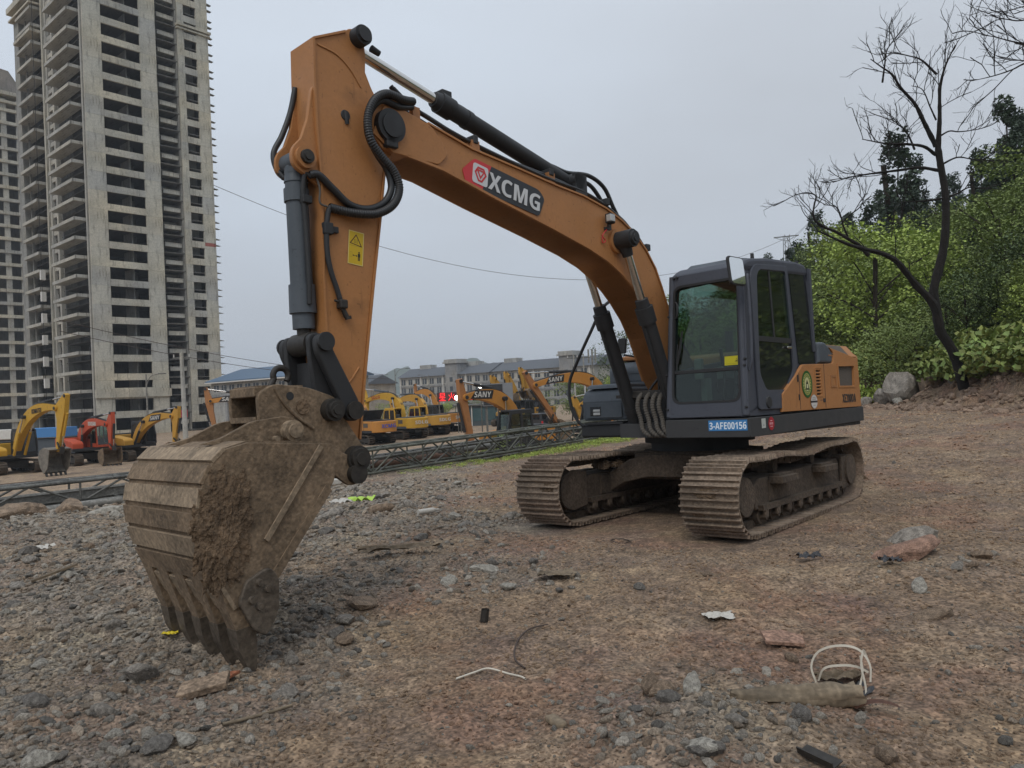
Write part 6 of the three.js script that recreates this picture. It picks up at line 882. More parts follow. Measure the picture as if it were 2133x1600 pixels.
{ // about two hundred loose stones large enough to pick out
  const rnd = mul(2024), zones = [['angular grey stone in the rubble left of the bucket', 'loose stones left of the bucket', (x, z) => x < -2.3], ['angular grey stone in the rubble right of the bucket', 'loose stones right of the bucket', (x, z) => x >= -2.3 && x < 0.4 && z < -4.5], ['loose stone on the bare earth right of the tracks', 'loose stones right of the tracks', (x, z) => x >= 1.2 && z < -4.5], ['loose stone in the foreground heap', 'loose stones in the foreground', () => true]];
  let n = 0; for (let i = 0; i < 20000 && n < 230; i++) {
    const z = -3.2 - 12 * rnd() ** 1.2, x = z * (rnd() * 1.5 - 0.75), rb = rubbleAt(x, z); if (crest(x, z) > -0.6 || underTrack(x, z) > 0.02 || rnd() > rb * 0.95 + 0.02) continue;
    const s = (0.03 + 0.055 * rnd() ** 2) * (0.75 + 0.06 * -z), q = zones.find((w) => w[2](x, z)); n++;
    stone(x, z, [s * (0.9 + 0.5 * rnd()), s, s * (0.8 + 0.4 * rnd())], [M.stoneGrey, M.stoneGrey, M.stonePale, M.stoneBrown, M.stoneDark][Math.floor(rnd() * 5)], q[0], q[1]);
  }
  // the mass of broken stone, gravel and crumbs of earth
  const mass = (name, label, count, pick) => {
    const per = Math.ceil(count / smallRocks.length), mt = new THREE.Matrix4(), q = new THREE.Quaternion(), e = new THREE.Euler(), c = new THREE.Color();
    smallRocks.forEach((g, k) => { const o = new THREE.InstancedMesh(g, M.stoneAny, per); for (let i = 0; i < per; i++) { const [x, z, s, col] = pick(); e.set((rnd() - 0.5) * 1.2, rnd() * 6.28, (rnd() - 0.5) * 1.2); mt.compose(V3(x, H(x, z) + s * 0.18, z), q.setFromEuler(e), V3(s * (0.8 + 0.7 * rnd()), s * (0.7 + 0.4 * rnd()), s)); o.setMatrixAt(i, mt); o.setColorAt(i, c.setRGB(...col)); } o.name = numbered(name); scene.add(o); tag(o, label, name === 'rubble' ? 'rubble' : 'gravel', null, 'stuff'); });
  };
  const grey = () => { const k = 0.34 + 0.42 * rnd(), w = rnd(); return w < 0.62 ? [k * 1.05, k * 0.98, k * 0.89] : w < 0.85 ? [k, k * 0.84, k * 0.69] : [k * 0.66, k * 0.64, k * 0.61]; };
  const sc = [0, 0, 0], soily = (x, z) => { soilColor(x, z, sc); const k = (0.85 + 0.6 * rnd()) * 2.35; return [sc[0] * k, sc[1] * k, sc[2] * k]; };
  const ray = (z0, span, pw) => { const z = z0 - span * rnd() ** pw; return [(rnd() * 1.56 - 0.78) * z + (rnd() - 0.5), z]; };
  mass('rubble', 'loose broken stone and concrete rubble', 9000, () => { for (;;) { const [x, z] = ray(-2.4, 13, 1.15); if (crest(x, z) < 0.3 && underTrack(x, z) < 0.05 && rnd() < rubbleAt(x, z)) return [x, z, (0.012 + 0.026 * rnd() ** 2) * (0.8 + 0.055 * -z), grey()]; } });
  mass('gravel', 'fine gravel scattered over the earth', 44000, () => { for (;;) { const [x, z] = ray(-2.2, 9, 1.5); if (crest(x, z) < 0.3 && underTrack(x, z) < 0.3 && rnd() < 0.12 + rubbleAt(x, z)) return [x, z, (0.003 + 0.007 * rnd() ** 2) * (0.9 + 0.08 * -z), rnd() < 0.6 ? grey() : soily(x, z)]; } });
  mass('earth_crumbs', 'crumbs and clods of brown earth', 46000, () => { for (;;) { const [x, z] = ray(-2.2, 18, 1.5); if (crest(x, z) < 1 && underTrack(x, z) < 0.4) { const cl = 0.5 + fbm(x * 1.1 + 5, z * 1.1, 3); if (rnd() < 0.15 + cl) return [x, z, (0.004 + 0.013 * rnd() ** 3) * (0.9 + 0.07 * -z), soily(x, z)]; } } });
  mass('bank_rubble', 'reddish rubble at the foot of the bank', 900, () => { const x = 11.2 + 3 * rnd(), z = -16.5 - 8 * rnd(); return [x - 0.8, z, 0.03 + 0.1 * rnd() ** 2, (() => { const k = 0.35 + 0.3 * rnd(); return [k, k * 0.74, k * 0.58]; })()]; });
}
// litter
mk('limePlastic', [0.42, 0.62, 0.08], { roughness: 0.4 }); mk('whitePlastic', [0.5, 0.47, 0.42], { roughness: 0.5 }); mk('oldWood', [0.36, 0.29, 0.21], { map: T.mud, bumpMap: T.mudB, bumpScale: 0.006, roughness: 0.95 }); mk('paleWood', [0.46, 0.38, 0.28], { map: T.mud, roughness: 0.9 }); mk('tile', [0.55, 0.2, 0.1], { map: T.rock, roughness: 0.85 }); mk('strap', [0.60, 0.55, 0.46], { roughness: 0.6 }); mk('wire', [0.07, 0.05, 0.04], { roughness: 0.7 }); mk('blackBag', [0.03, 0.03, 0.034], { roughness: 0.45 });
const gp = (x, z, up = 0.01) => [x, H(x, z) + up, z];
function crumpled(seed, w, d, h, n = 18) { const g = new THREE.PlaneGeometry(w, d, n, n).rotateX(-Math.PI / 2), p = g.attributes.position, q = []; for (let i = 0; i < p.count; i++) { const x = p.getX(i), z = p.getZ(i), e = 1 + 0.25 * n2(seed, Math.atan2(z, x) * 2); p.setXYZ(i, x * e, h * (0.35 + 0.65 * Math.abs(n2(x / w * 1.6 + seed, z / d * 1.6)) + 0.12 * n2(x / w * 4, z / d * 4 + seed)), z * e); } g.computeVertexNormals(); return g; }
const lay = (name, geo, m, x, z, label, cat, o = {}) => { const k = single(name, geo, m, label, cat); k.position.set(x, H(x, z) + (o.up ?? 0.005), z); k.rotation.set(o.rx ?? 0, o.ry ?? 0, o.rz ?? 0); return k; };
{
  const b = thing('plastic_wrapper', 'lime green and white plastic wrapper on the rubble right of the bucket', 'wrapper'); b.position.set(...gp(-2.33, -10.9, 0.08)); part(b, 'green_sheet', crumpled(3, 0.34, 0.3, 0.09).translate(0.12, 0, 0), M.limePlastic); part(b, 'white_sheet', crumpled(7, 0.3, 0.3, 0.07).translate(-0.14, 0, 0.04), M.whitePlastic);
  lay('food_wrapper', crumpled(5, 0.11, 0.07, 0.018), M.yellow, -2.52, -5.5, 'yellow wrapper left of the bucket teeth', 'wrapper', { up: 0.02 });
  lay('roof_tile', ext([[-0.1, -0.04], [0.08, -0.05], [0.11, 0.03], [-0.05, 0.045]], 0, 0.018, { b: 0.003 }).rotateX(-Math.PI / 2), M.tile, -1.86, -4.72, 'broken orange tile beside the nearest bucket tooth', 'tile', { up: 0.03, rz: 0.1 });
  lay('concrete_slab', ext([[-0.15, -0.05], [0.12, -0.07], [0.16, 0.05], [-0.1, 0.08]], 0, 0.045, { b: 0.006 }).rotateX(-Math.PI / 2), M.stoneBrown, -1.86, -4.45, 'tilted concrete slab below the orange tile', 'slab', { up: 0.03, ry: 0.5, rx: 0.25 });
  lay('stone_slab', ext([[-0.13, -0.07], [0.1, -0.09], [0.13, 0.02], [0.02, 0.1], [-0.12, 0.07]], 0, 0.025, { b: 0.005 }).rotateX(-Math.PI / 2), M.stonePink, 1.62, -4.82, 'thin tan stone slab above the white straps', 'slab', { up: 0.025, rx: 0.15, rz: -0.08 });
  single('wooden_stick', tube([gp(-1.54, -3.9, 0.018), gp(-1.4, -4.02, 0.024), gp(-1.26, -4.15, 0.03)], 0.0095, 8), M.paleWood, 'straight pale wooden stick in the foreground', 'stick');
  single('plank', bar(gp(-4.55, -7.16, 0.03), gp(-4.24, -7.38, 0.09), 0.06, 0.02), M.oldWood, 'short brown plank in the rubble at the left', 'plank');
  const ring = []; for (let i = 0; i < 20; i++) { const a = i / 20 * 6.283; ring.push(gp(1.06 + 0.1 * Math.cos(a), -8.07 + 0.13 * Math.sin(a), 0.014 + 0.006 * Math.sin(a * 3))); }
  single('wire_ring', tube(ring, 0.006, 6, 60, true), M.wire, 'dark wire ring lying between the two tracks', 'wire');
  single('plastic_strip', tube([gp(-0.4, -4.44, 0.012), gp(-0.3, -4.53, 0.02), gp(-0.22, -4.61, 0.022), gp(-0.1, -4.55, 0.016), gp(-0.02, -4.42, 0.012), gp(0.0, -4.38, 0.01)], 0.006, 6, 40), M.strap, 'curved pale plastic strip in the middle foreground', 'strip');
  single('bent_wire', tube([gp(0.17, -5.36, 0.012), gp(0.05, -5.28, 0.02), gp(-0.04, -5.05, 0.02), gp(-0.06, -4.8, 0.015), gp(-0.0, -4.62, 0.012)], 0.006, 6, 40), M.wire, 'bent dark wire above the pale plastic strip', 'wire');
  lay('brick_piece', box(-0.03, 0.03, 0, 0.035, -0.065, 0.065, 0.014), M.paleWood, 0.14, -3.79, 'pale oblong brick piece in the foreground', 'brick', { ry: 0.5, up: 0.004 });
  lay('plastic_bottle', [cyl([-0.14, 0.04, 0], [0.08, 0.04, 0], 0.035, 0.035, 12), cyl([0.08, 0.04, 0], [0.13, 0.04, 0], 0.035, 0.014, 12), cyl([0.13, 0.04, 0], [0.16, 0.04, 0], 0.016, 0.016, 10)], M.whitePlastic, -1.17, -10.0, 'flattened white bottle before the right track', 'bottle', { ry: 0.6 });
  lay('black_rag', crumpled(9, 0.2, 0.1, 0.07), M.blackBag, 2.5, -6.66, 'black plastic scrap left of the pinkish rock', 'scrap', { up: 0.01 });
  lay('black_rag', crumpled(12, 0.16, 0.12, 0.06), M.blackBag, 2.98, -6.2, 'black plastic scrap under the pinkish rock', 'scrap', { up: 0.01 });
  lay('rusty_sheet', (() => { const g = new THREE.PlaneGeometry(0.22, 0.05, 14, 3).rotateX(-Math.PI / 2), p = g.attributes.position; for (let i = 0; i < p.count; i++) p.setY(i, 0.035 * Math.cos(p.getX(i) * 13) + 0.01); g.computeVertexNormals(); return g; })(), mk('rust', [0.2, 0.085, 0.05], { map: T.mud }), 1.74, -3.84, 'curled rusty strip right of the weathered ridge', 'scrap', { up: 0.02, ry: -0.1 });
  lay('tin_can', [cyl([0, 0, 0], [0.03, 0.08, 0], 0.03, 0.03, 14, true), cyl([0, 0.0, 0], [0.001, 0.004, 0], 0.03, 0.03, 14)], M.steelDark, -0.28, -5.58, 'small dark can standing in the middle foreground', 'can', { rz: 0.2 });
  lay('paper_scrap', crumpled(15, 0.2, 0.13, 0.035), M.whitePlastic, 1.36, -5.32, 'dirty pale torn paper between tracks and straps', 'scrap', { up: 0.01 });
  lay('paper_scrap', crumpled(21, 0.2, 0.16, 0.06), M.whitePlastic, -5.39, -8.7, 'white paper scrap in the rubble at far left', 'scrap', { up: 0.03 });
  lay('cardboard_scrap', crumpled(23, 0.3, 0.2, 0.05, 10), M.paleWood, 0.3, -6.55, 'flat cardboard piece right of the grey patch', 'scrap', { up: 0.02 });
  lay('bark_strip', crumpled(27, 0.7, 0.16, 0.07, 14), M.oldWood, -1.2, -7.6, 'long brown bark strip behind the grey patch', 'scrap', { up: 0.05, ry: 0.25 });
  lay('white_slab', box(-0.3, 0.3, 0, 0.12, -0.2, 0.2, 0.03), M.whitePlastic, -3.65, -15.2, 'grey white foam block at the near end of the lattice', 'block', { ry: 0.6 });
  lay('tin_sheet', [box(-0.03, 0.03, 0, 0.004, -0.09, 0.09), box(-0.034, -0.028, 0, 0.03, -0.09, 0.09)], M.steelDark, 1.22, -3.24, 'bent dark metal channel at the bottom edge', 'scrap', { up: 0.03, ry: 0.5, rz: 0.3 });
  lay('weathered_log', (() => { const g = new THREE.CylinderGeometry(0.045, 0.06, 0.62, 18, 30).rotateZ(Math.PI / 2), p = g.attributes.position; for (let i = 0; i < p.count; i++) { const x = p.getX(i), y = p.getY(i), z = p.getZ(i), k = 1 + 0.25 * n3(x * 3, y * 30, z * 30) + 0.15 * n2(x * 9, 3); p.setXYZ(i, x + 0.03 * n3(y * 40, z * 40, 1) * (Math.abs(x) > 0.28 ? 1 : 0), y * k, z * k); } g.computeVertexNormals(); return g; })(), M.paleWood, 1.36, -3.9, 'weathered wooden beam half buried before the straps', 'beam', { up: 0.01, ry: -0.03 });
  // bundle of packing straps
  const s = thing('strap_bundle', 'tangle of white packing straps over black scraps', 'straps'), [bx, by, bz] = gp(1.78, -4.32, 0.0); s.position.set(bx, by, bz);
  const ribbon = (pts) => { const c = new THREE.CatmullRomCurve3(pts.map((p) => V3(...p)), false, 'centripetal'), n = 40, P = [], I = []; for (let i = 0; i <= n; i++) { const p = c.getPointAt(i / n), t = c.getTangentAt(i / n), b = t.clone().cross(V3(0.3, 0.2, 1)).normalize().multiplyScalar(0.0065); P.push(p.x - b.x, p.y - b.y, p.z - b.z, p.x + b.x, p.y + b.y, p.z + b.z); if (i < n) I.push(i * 2, i * 2 + 1, i * 2 + 2, i * 2 + 1, i * 2 + 3, i * 2 + 2); } const g = new THREE.BufferGeometry(); g.setAttribute('position', new THREE.BufferAttribute(new Float32Array(P), 3)); g.setIndex(I); g.computeVertexNormals(); return g; };
  for (const p of [[[-0.15, 0.02, 0], [-0.17, 0.12, -0.02], [-0.12, 0.19, -0.04], [0, 0.22, -0.04], [0.1, 0.2, -0.02], [0.15, 0.12, 0], [0.14, 0.03, 0.02]], [[-0.15, 0.05, 0.02], [-0.12, 0.12, 0.03], [0, 0.13, 0.02], [0.08, 0.11, 0], [0.15, 0.07, -0.02]], [[-0.18, 0.03, 0.0], [-0.06, 0.03, 0.05], [0.05, -0.01, 0.08], [0.14, -0.06, 0.08]], [[0.07, -0.08, 0.1], [0.09, 0.02, 0.07], [0.08, 0.14, 0.05], [0.1, 0.2, 0.03], [0.12, 0.2, 0.0], [0.16, 0.12, -0.03]], [[0.05, 0.02, 0.08], [0.09, 0.1, 0.04], [0.09, 0.18, 0.02]]]) part(s, 'strap', ribbon(p), M.strap);
  part(s, 'black_scrap', crumpled(31, 0.3, 0.16, 0.08).translate(0.02, -0.04, 0.02), M.blackBag); part(s, 'brown_scrap', crumpled(33, 0.26, 0.1, 0.05).translate(0.0, 0.03, -0.03), M.oldWood);
}
// lattice girders and steel stock along the edge
mk('galv', [0.33, 0.345, 0.34], { map: T.mud, roughness: 0.55, metalness: 0.25 }); mk('galvPale', [0.5, 0.51, 0.5], { map: T.mud, roughness: 0.6 }); mk('rustPipe', [0.2, 0.115, 0.08], { map: T.mud, roughness: 0.85 }); mk('mossy', [0.23, 0.255, 0.225], { map: T.mud, roughness: 0.7 });
function girder(label, a, b, w, h, bays, m, lift) {
  const g = thing('lattice_girder', label, 'girder', 'lattice girders along the edge'), A = V3(a[0], H(a[0], a[1]) + lift, a[1]), B = V3(b[0], H(b[0], b[1]) + lift, b[1]), X = B.clone().sub(A), L = X.length(); X.normalize(); const Z = X.clone().cross(UP).normalize(), Y = Z.clone().cross(X); g.quaternion.setFromRotationMatrix(new THREE.Matrix4().makeBasis(X, Y, Z)); g.position.copy(A);
  const d = L / bays, chord = fuse(cyl([0, 0, 0], [L, 0, 0], 0.033, 0.033, 8)); for (const [y, z] of [[0, 0], [0, -w], [h, 0], [h, -w]]) { const o = new THREE.Mesh(chord, m); o.name = 'chord'; o.position.set(0, y, z); g.add(o); }
  const diag = fuse(cyl([0, 0, 0], [d, h, 0], 0.02, 0.02, 6)), diag2 = fuse(cyl([0, h, 0], [d, 0, 0], 0.02, 0.02, 6)), post = fuse(cyl([0, 0, 0], [0, h, 0], 0.018, 0.018, 6)), cross = fuse(cyl([0, 0, 0], [0, 0, -w], 0.018, 0.018, 6)), top = fuse(cyl([0, 0, 0], [d, 0, -w], 0.018, 0.018, 6));
  const add = (geo, name, x, y, z) => { const o = new THREE.Mesh(geo, m); o.name = name; o.position.set(x, y, z); g.add(o); };
  for (let i = 0; i < bays; i++) { for (const z of [0, -w]) add(i & 1 ? diag2 : diag, 'brace', i * d, 0, z); if (i % 2 === 0) for (const z of [0, -w]) add(post, 'post', i * d, 0, z); add(cross, 'cross_bar', i * d, h, 0); add(cross, 'cross_bar', i * d, 0, 0); add(top, 'brace', i * d, h, 0); }
  return g;
}
girder('long grey steel lattice girder lying behind the near excavator', [-4.05, -15.6], [4.6, -25.4], 0.55, 0.5, 18, M.mossy, 0.04);
girder('steel lattice girder with brown rails at the left edge', [-10.2, -9.6], [-5.9, -14.6], 0.5, 0.36, 9, M.galv, 0.14);
girder('second lattice girder lying behind the long one', [-3.2, -16.9], [5.8, -26.9], 0.5, 0.42, 16, M.galv, -0.05);
{ const d = [0.652, -0.758], nn = [-0.758, -0.652];
  const pipe = (s, off, len, r, up, m, label, name, cat) => { const x0 = -8.3 + d[0] * s + nn[0] * off, z0 = -12 + d[1] * s + nn[1] * off, x1 = x0 + d[0] * len, z1 = z0 + d[1] * len; const y = Math.max(H(x0, z0), H((x0 + x1) / 2, (z0 + z1) / 2)) + up; single(name, cyl([x0, y, z0], [x1, H(x1, z1) + up, z1], r, r, 12), m, label, cat, 'steel stock along the edge'); };
  pipe(6.5, 0.2, 3.4, 0.11, 0.12, M.rustPipe, 'brown pipe inside the long lattice girder', 'steel_pipe', 'pipe');
  pipe(6.3, 0.42, 4.6, 0.1, 0.1, M.rustPipe, 'second brown pipe inside the long lattice girder', 'steel_pipe', 'pipe');
  pipe(8.2, 0.5, 4.2, 0.09, 0.26, M.galv, 'grey pipe above the brown pipes in the long girder', 'steel_pipe', 'pipe');
  pipe(-0.2, -0.35, 2.1, 0.07, 0.06, M.galvPale, 'thick pale pipe before the steel pile at left', 'steel_pipe', 'pipe');
  pipe(-3, -0.3, 2.9, 0.06, 0.05, M.stoneDark, 'dark pipe before the steel pile at left', 'steel_pipe', 'pipe');
  pipe(-3, 0.3, 5.5, 0.035, 0.3, M.galvPale, 'thin pale tube on the steel pile at left', 'steel_pipe', 'pipe');
  pipe(-3.4, 0.75, 6.4, 0.045, 0.52, M.rustPipe, 'brown rail on top of the steel pile at left', 'steel_rail', 'rail');
  const ch = (s, off, len, up, m, label) => { const x0 = -8.3 + d[0] * s + nn[0] * off, z0 = -12 + d[1] * s + nn[1] * off, x1 = x0 + d[0] * len, z1 = z0 + d[1] * len, y0 = H(x0, z0) + up, y1 = H(x1, z1) + up; single('steel_channel', [bar([x0, y0, z0], [x1, y1, z1], 0.012, 0.13), bar([x0, y0 + 0.065, z0], [x1, y1 + 0.065, z1], 0.07, 0.012), bar([x0, y0 - 0.065, z0], [x1, y1 - 0.065, z1], 0.07, 0.012)], m, label, 'channel', 'steel stock along the edge'); };
  ch(-3, 0.0, 5.6, 0.28, M.galvPale, 'pale steel channel across the pile at left'); ch(-3, -0.12, 4.6, 0.12, M.galv, 'lower grey steel channel of the pile at left'); ch(-2.6, 0.4, 5.0, 0.1, M.galvPale, 'rear pale steel channel of the pile at left');
}
// ---------- yard furniture ----------
mk('ledRed', [0.5, 0.02, 0.02], { emissive: new THREE.Color(1, 0.04, 0.05), emissiveIntensity: 1.0 });
mk('lampGlow', [0.9, 0.9, 0.88], { emissive: new THREE.Color(1, 1, 0.96), emissiveIntensity: 3 });
const yardUp = (y) => y - YARD;
{
  const s = thing('shop_sign', 'lit red character sign on posts across the yard', 'sign'); s.position.set(-7.7, YARD, -80);
  part(s, 'backing', box(-0.15, 4.6, yardUp(1.12), yardUp(2.08), -0.15, -0.1), mk('signBack', [0.06, 0.03, 0.03]));
  for (const x of [0, 2.2, 4.4]) part(s, 'post', cyl([x, 0, -0.2], [x, yardUp(2), -0.2], 0.06, 0.06, 8), M.galv);
  const st = (x, y, list) => list.map(([a, b, c, d]) => bar([x + a, y + b, 0], [x + c, y + d, 0], 0.08, 0.075));
  const y = yardUp(1.2);
  part(s, 'character', st(0, y, [[0.18, 0.78, 0.62, 0.78], [0.18, 0.62, 0.62, 0.62], [0.18, 0.47, 0.62, 0.47], [0.18, 0.47, 0.18, 0.78], [0.62, 0.47, 0.62, 0.78], [0.2, 0.42, 0.1, 0.28], [0.12, 0.33, 0.7, 0.33], [0.18, 0.17, 0.62, 0.17], [0.05, 0.02, 0.75, 0.02], [0.4, 0.42, 0.4, 0.02]]), M.ledRed);
  part(s, 'character', st(0.95, y, [[0.12, 0.6, 0.22, 0.42], [0.68, 0.64, 0.56, 0.44], [0.4, 0.8, 0.4, 0.45], [0.4, 0.45, 0.08, 0.0], [0.4, 0.45, 0.74, 0.0]]), M.ledRed);
  part(s, 'character', st(2.9, y, [[0.05, 0.62, 0.75, 0.62], [0.4, 0.8, 0.4, 0.0], [0.1, 0.3, 0.7, 0.3], [0.05, 0.02, 0.75, 0.02]]), M.ledRed);
  part(s, 'character', st(3.75, y, [[0.1, 0.75, 0.7, 0.75], [0.05, 0.5, 0.75, 0.5], [0.4, 0.5, 0.1, 0.02], [0.35, 0.3, 0.7, 0.02]]), M.ledRed);
}
for (const [x, y, z, r, label] of [[-3.3, 2.55, -80, 0.24, 'lit white floodlight beside the screen'], [-5.75, 1.45, -79.5, 0.27, 'lit oval floodlight beside the red characters']]) {
  const l = thing('flood_light', label, 'lamp', 'lit floodlights'); l.position.set(x, YARD, z); part(l, 'pole', cyl([0, 0, 0], [0, yardUp(y), 0], 0.05, 0.04, 8), M.galv); part(l, 'housing', cyl([0, yardUp(y), -0.1], [0, yardUp(y), 0.02], r, r, 18), M.galv); part(l, 'lens', cyl([0, yardUp(y), 0.02], [0, yardUp(y), 0.05], r * 0.92, r * 0.9, 18), M.lampGlow);
  const p = new THREE.PointLight(0xfffaf0, 4); p.castShadow = true; p.shadow.radius = 8; p.position.set(x, y, z + 0.35); scene.add(p);
}
{
  const s = thing('display_board', 'grey box with a dark red display behind the orange boom', 'screen'); s.position.set(-2.9, YARD, -75);
  part(s, 'housing', [box(0, 2.0, yardUp(0.5), yardUp(2.68), -0.9, 0, 0.02), box(2.0, 2.95, yardUp(0.4), yardUp(2.7), -0.95, 0.03, 0.02)], mk('boxGrey', [0.24, 0.26, 0.29], { map: T.paint })); part(s, 'bezel', box(0.05, 1.95, yardUp(0.6), yardUp(2.6), 0, 0.03), M.black);
  canvasMat('display', 256, 128, (g, w, h) => { g.fillStyle = '#4a0d1c'; g.fillRect(0, 0, w, h); g.fillStyle = '#d9b3b8'; const r = mul(4); for (let i = 0; i < 12; i++) for (let k = 0; k < 5; k++) g.fillRect(20 + i * 18 + r() * 9, 22 + r() * 16, 3 + r() * 6, 3); for (let i = 0; i < 6; i++) g.fillRect(120 + i * 18, 70, 12, 5); });
  part(s, 'display', decal(1.75, 1.05).translate(1.0, yardUp(1.5), 0.036), M.display, 'dark red display with pale characters', true); part(s, 'legs', [box(0.2, 0.4, 0, yardUp(0.5), -0.5, -0.3), box(1.7, 1.9, 0, yardUp(0.5), -0.5, -0.3), box(2.3, 2.5, 0, yardUp(0.4), -0.5, -0.3)], M.galv); s.children[s.children.length - 1].userData.kind = 'stuff';
}
{ // site shed behind the row
  const s = thing('site_shed', 'dark green glazed site shed behind the orange excavator', 'shed'); s.position.set(-7.2, YARD, -96);
  part(s, 'wall', box(0, 9.5, 0, 2.5, -4, 0), mk('shedWall', [0.07, 0.09, 0.1])); part(s, 'roof', box(-0.3, 9.8, 2.5, 2.68, -4.3, 0.3), M.galv);
  for (let i = 0; i < 5; i++) part(s, 'window', box(0.3 + i * 1.85, 1.8 + i * 1.85, 0.6, 2.2, 0, 0.05), mk('shedPane', [0.06, 0.11, 0.12], { roughness: 0.1 }));
  for (let i = 0; i < 6; i++) part(s, 'post', box(0.1 + i * 1.85, 0.22 + i * 1.85, 0, 2.5, 0, 0.09), M.white);
}
{ // off-road car seen from behind
  const c = thing('parked_car', 'dark off-road car with spare wheel parked in the yard', 'car'); c.position.set(2.7, YARD + 0.02, -75.5); c.rotation.y = -1.2; const dk = mk('carDark', [0.035, 0.038, 0.042], { roughness: 0.35 });
  part(c, 'body', ext([[-1.9, 0.5, 0.1], [-1.9, 1.0, 0.1], [-0.9, 1.1], [-0.55, 1.75, 0.1], [1.75, 1.8, 0.1], [1.85, 0.5, 0.1]], -0.85, 0.85, { b: 0.06 }), dk);
  for (const [x, z] of [[-1.25, -0.8], [-1.25, 0.8], [1.2, -0.8], [1.2, 0.8]]) { const w = part(c, 'wheel', cyl([x, 0.38, z - 0.12], [x, 0.38, z + 0.12], 0.38, 0.38, 18), M.rubber); part(w, 'rim', cyl([x, 0.38, z - 0.13], [x, 0.38, z + 0.13], 0.2, 0.2, 14), M.galv); }
  part(c, 'spare_wheel', [cyl([1.86, 1.1, 0], [2.1, 1.1, 0], 0.36, 0.36, 18), cyl([2.1, 1.1, 0], [2.12, 1.1, 0], 0.2, 0.2, 14)], M.rubber); part(c, 'rear_window', box(1.8, 1.84, 1.25, 1.7, -0.65, 0.65), M.blackGlass); for (const z of [-0.88, 0.88]) part(c, 'side_window', box(-0.4, 1.6, 1.2, 1.65, z - 0.01, z + 0.01), M.blackGlass); for (const z of [-0.7, 0.7]) part(c, 'tail_light', box(1.84, 1.9, 0.8, 1.05, z - 0.08, z + 0.08), M.red); part(c, 'bumper', box(1.82, 2.0, 0.45, 0.62, -0.8, 0.8, 0.03), M.galv);
}
{ // small red tractor behind the bucket
  const t = thing('small_tractor', 'small red tractor half hidden behind the near bucket', 'tractor'); t.position.set(-14.3, YARD, -33); t.rotation.y = -0.5;
  part(t, 'hood', ext([[-0.2, 0.75], [-0.2, 1.35, 0.1], [1.4, 1.25, 0.15], [1.5, 0.7]], -0.32, 0.32, { b: 0.04 }), mk('tractorRed', [0.5, 0.04, 0.05], { map: T.paint, roughness: 0.5 })); part(t, 'fender', [box(-1.2, -0.3, 1.05, 1.15, -0.85, -0.4, 0.03), box(-1.2, -0.3, 1.05, 1.15, 0.4, 0.85, 0.03)], M.tractorRed); part(t, 'chassis', box(-1.0, 1.3, 0.45, 0.75, -0.25, 0.25), M.black); part(t, 'seat', [box(-0.9, -0.5, 1.0, 1.12, -0.2, 0.2, 0.04), box(-1.0, -0.9, 1.05, 1.45, -0.2, 0.2, 0.04)], M.black);
  for (const [x, z, r, w] of [[-0.7, -0.65, 0.6, 0.16], [-0.7, 0.65, 0.6, 0.16], [1.1, -0.55, 0.36, 0.11], [1.1, 0.55, 0.36, 0.11]]) { const q = part(t, 'wheel', cyl([x, r, z - w], [x, r, z + w], r, r, 22), M.rubber); part(q, 'rim', cyl([x, r, z - w - 0.01], [x, r, z + w + 0.01], r * 0.5, r * 0.5, 16), M.galv); }
  part(t, 'steering_wheel', cyl([-0.25, 1.35, 0], [-0.22, 1.37, 0], 0.18, 0.18, 16), M.black);
}
for (const [px, pz, l] of [[-15.6, -25.2, 'red and white traffic cone below the yellow excavator'], [-17.2, -24.2, 'dark tipped traffic cone left of the red one'], [-11.6, -24.6, 'pale traffic cone right of the red one']]) { const c = thing('traffic_cone', l, 'cone', 'traffic cones beyond the steel pile'), y = H(px, pz); c.position.set(px, y, pz); const H0 = 0.85; part(c, 'base', box(-0.2, 0.2, 0, 0.04, -0.2, 0.2), M.red); for (let i = 0; i < 4; i++) part(c, 'band', cyl([0, 0.04 + H0 * i / 4, 0], [0, 0.04 + H0 * (i + 1) / 4, 0], 0.15 - 0.03 * i, 0.12 - 0.03 * i, 14), i & 1 ? M.white : M.red); }
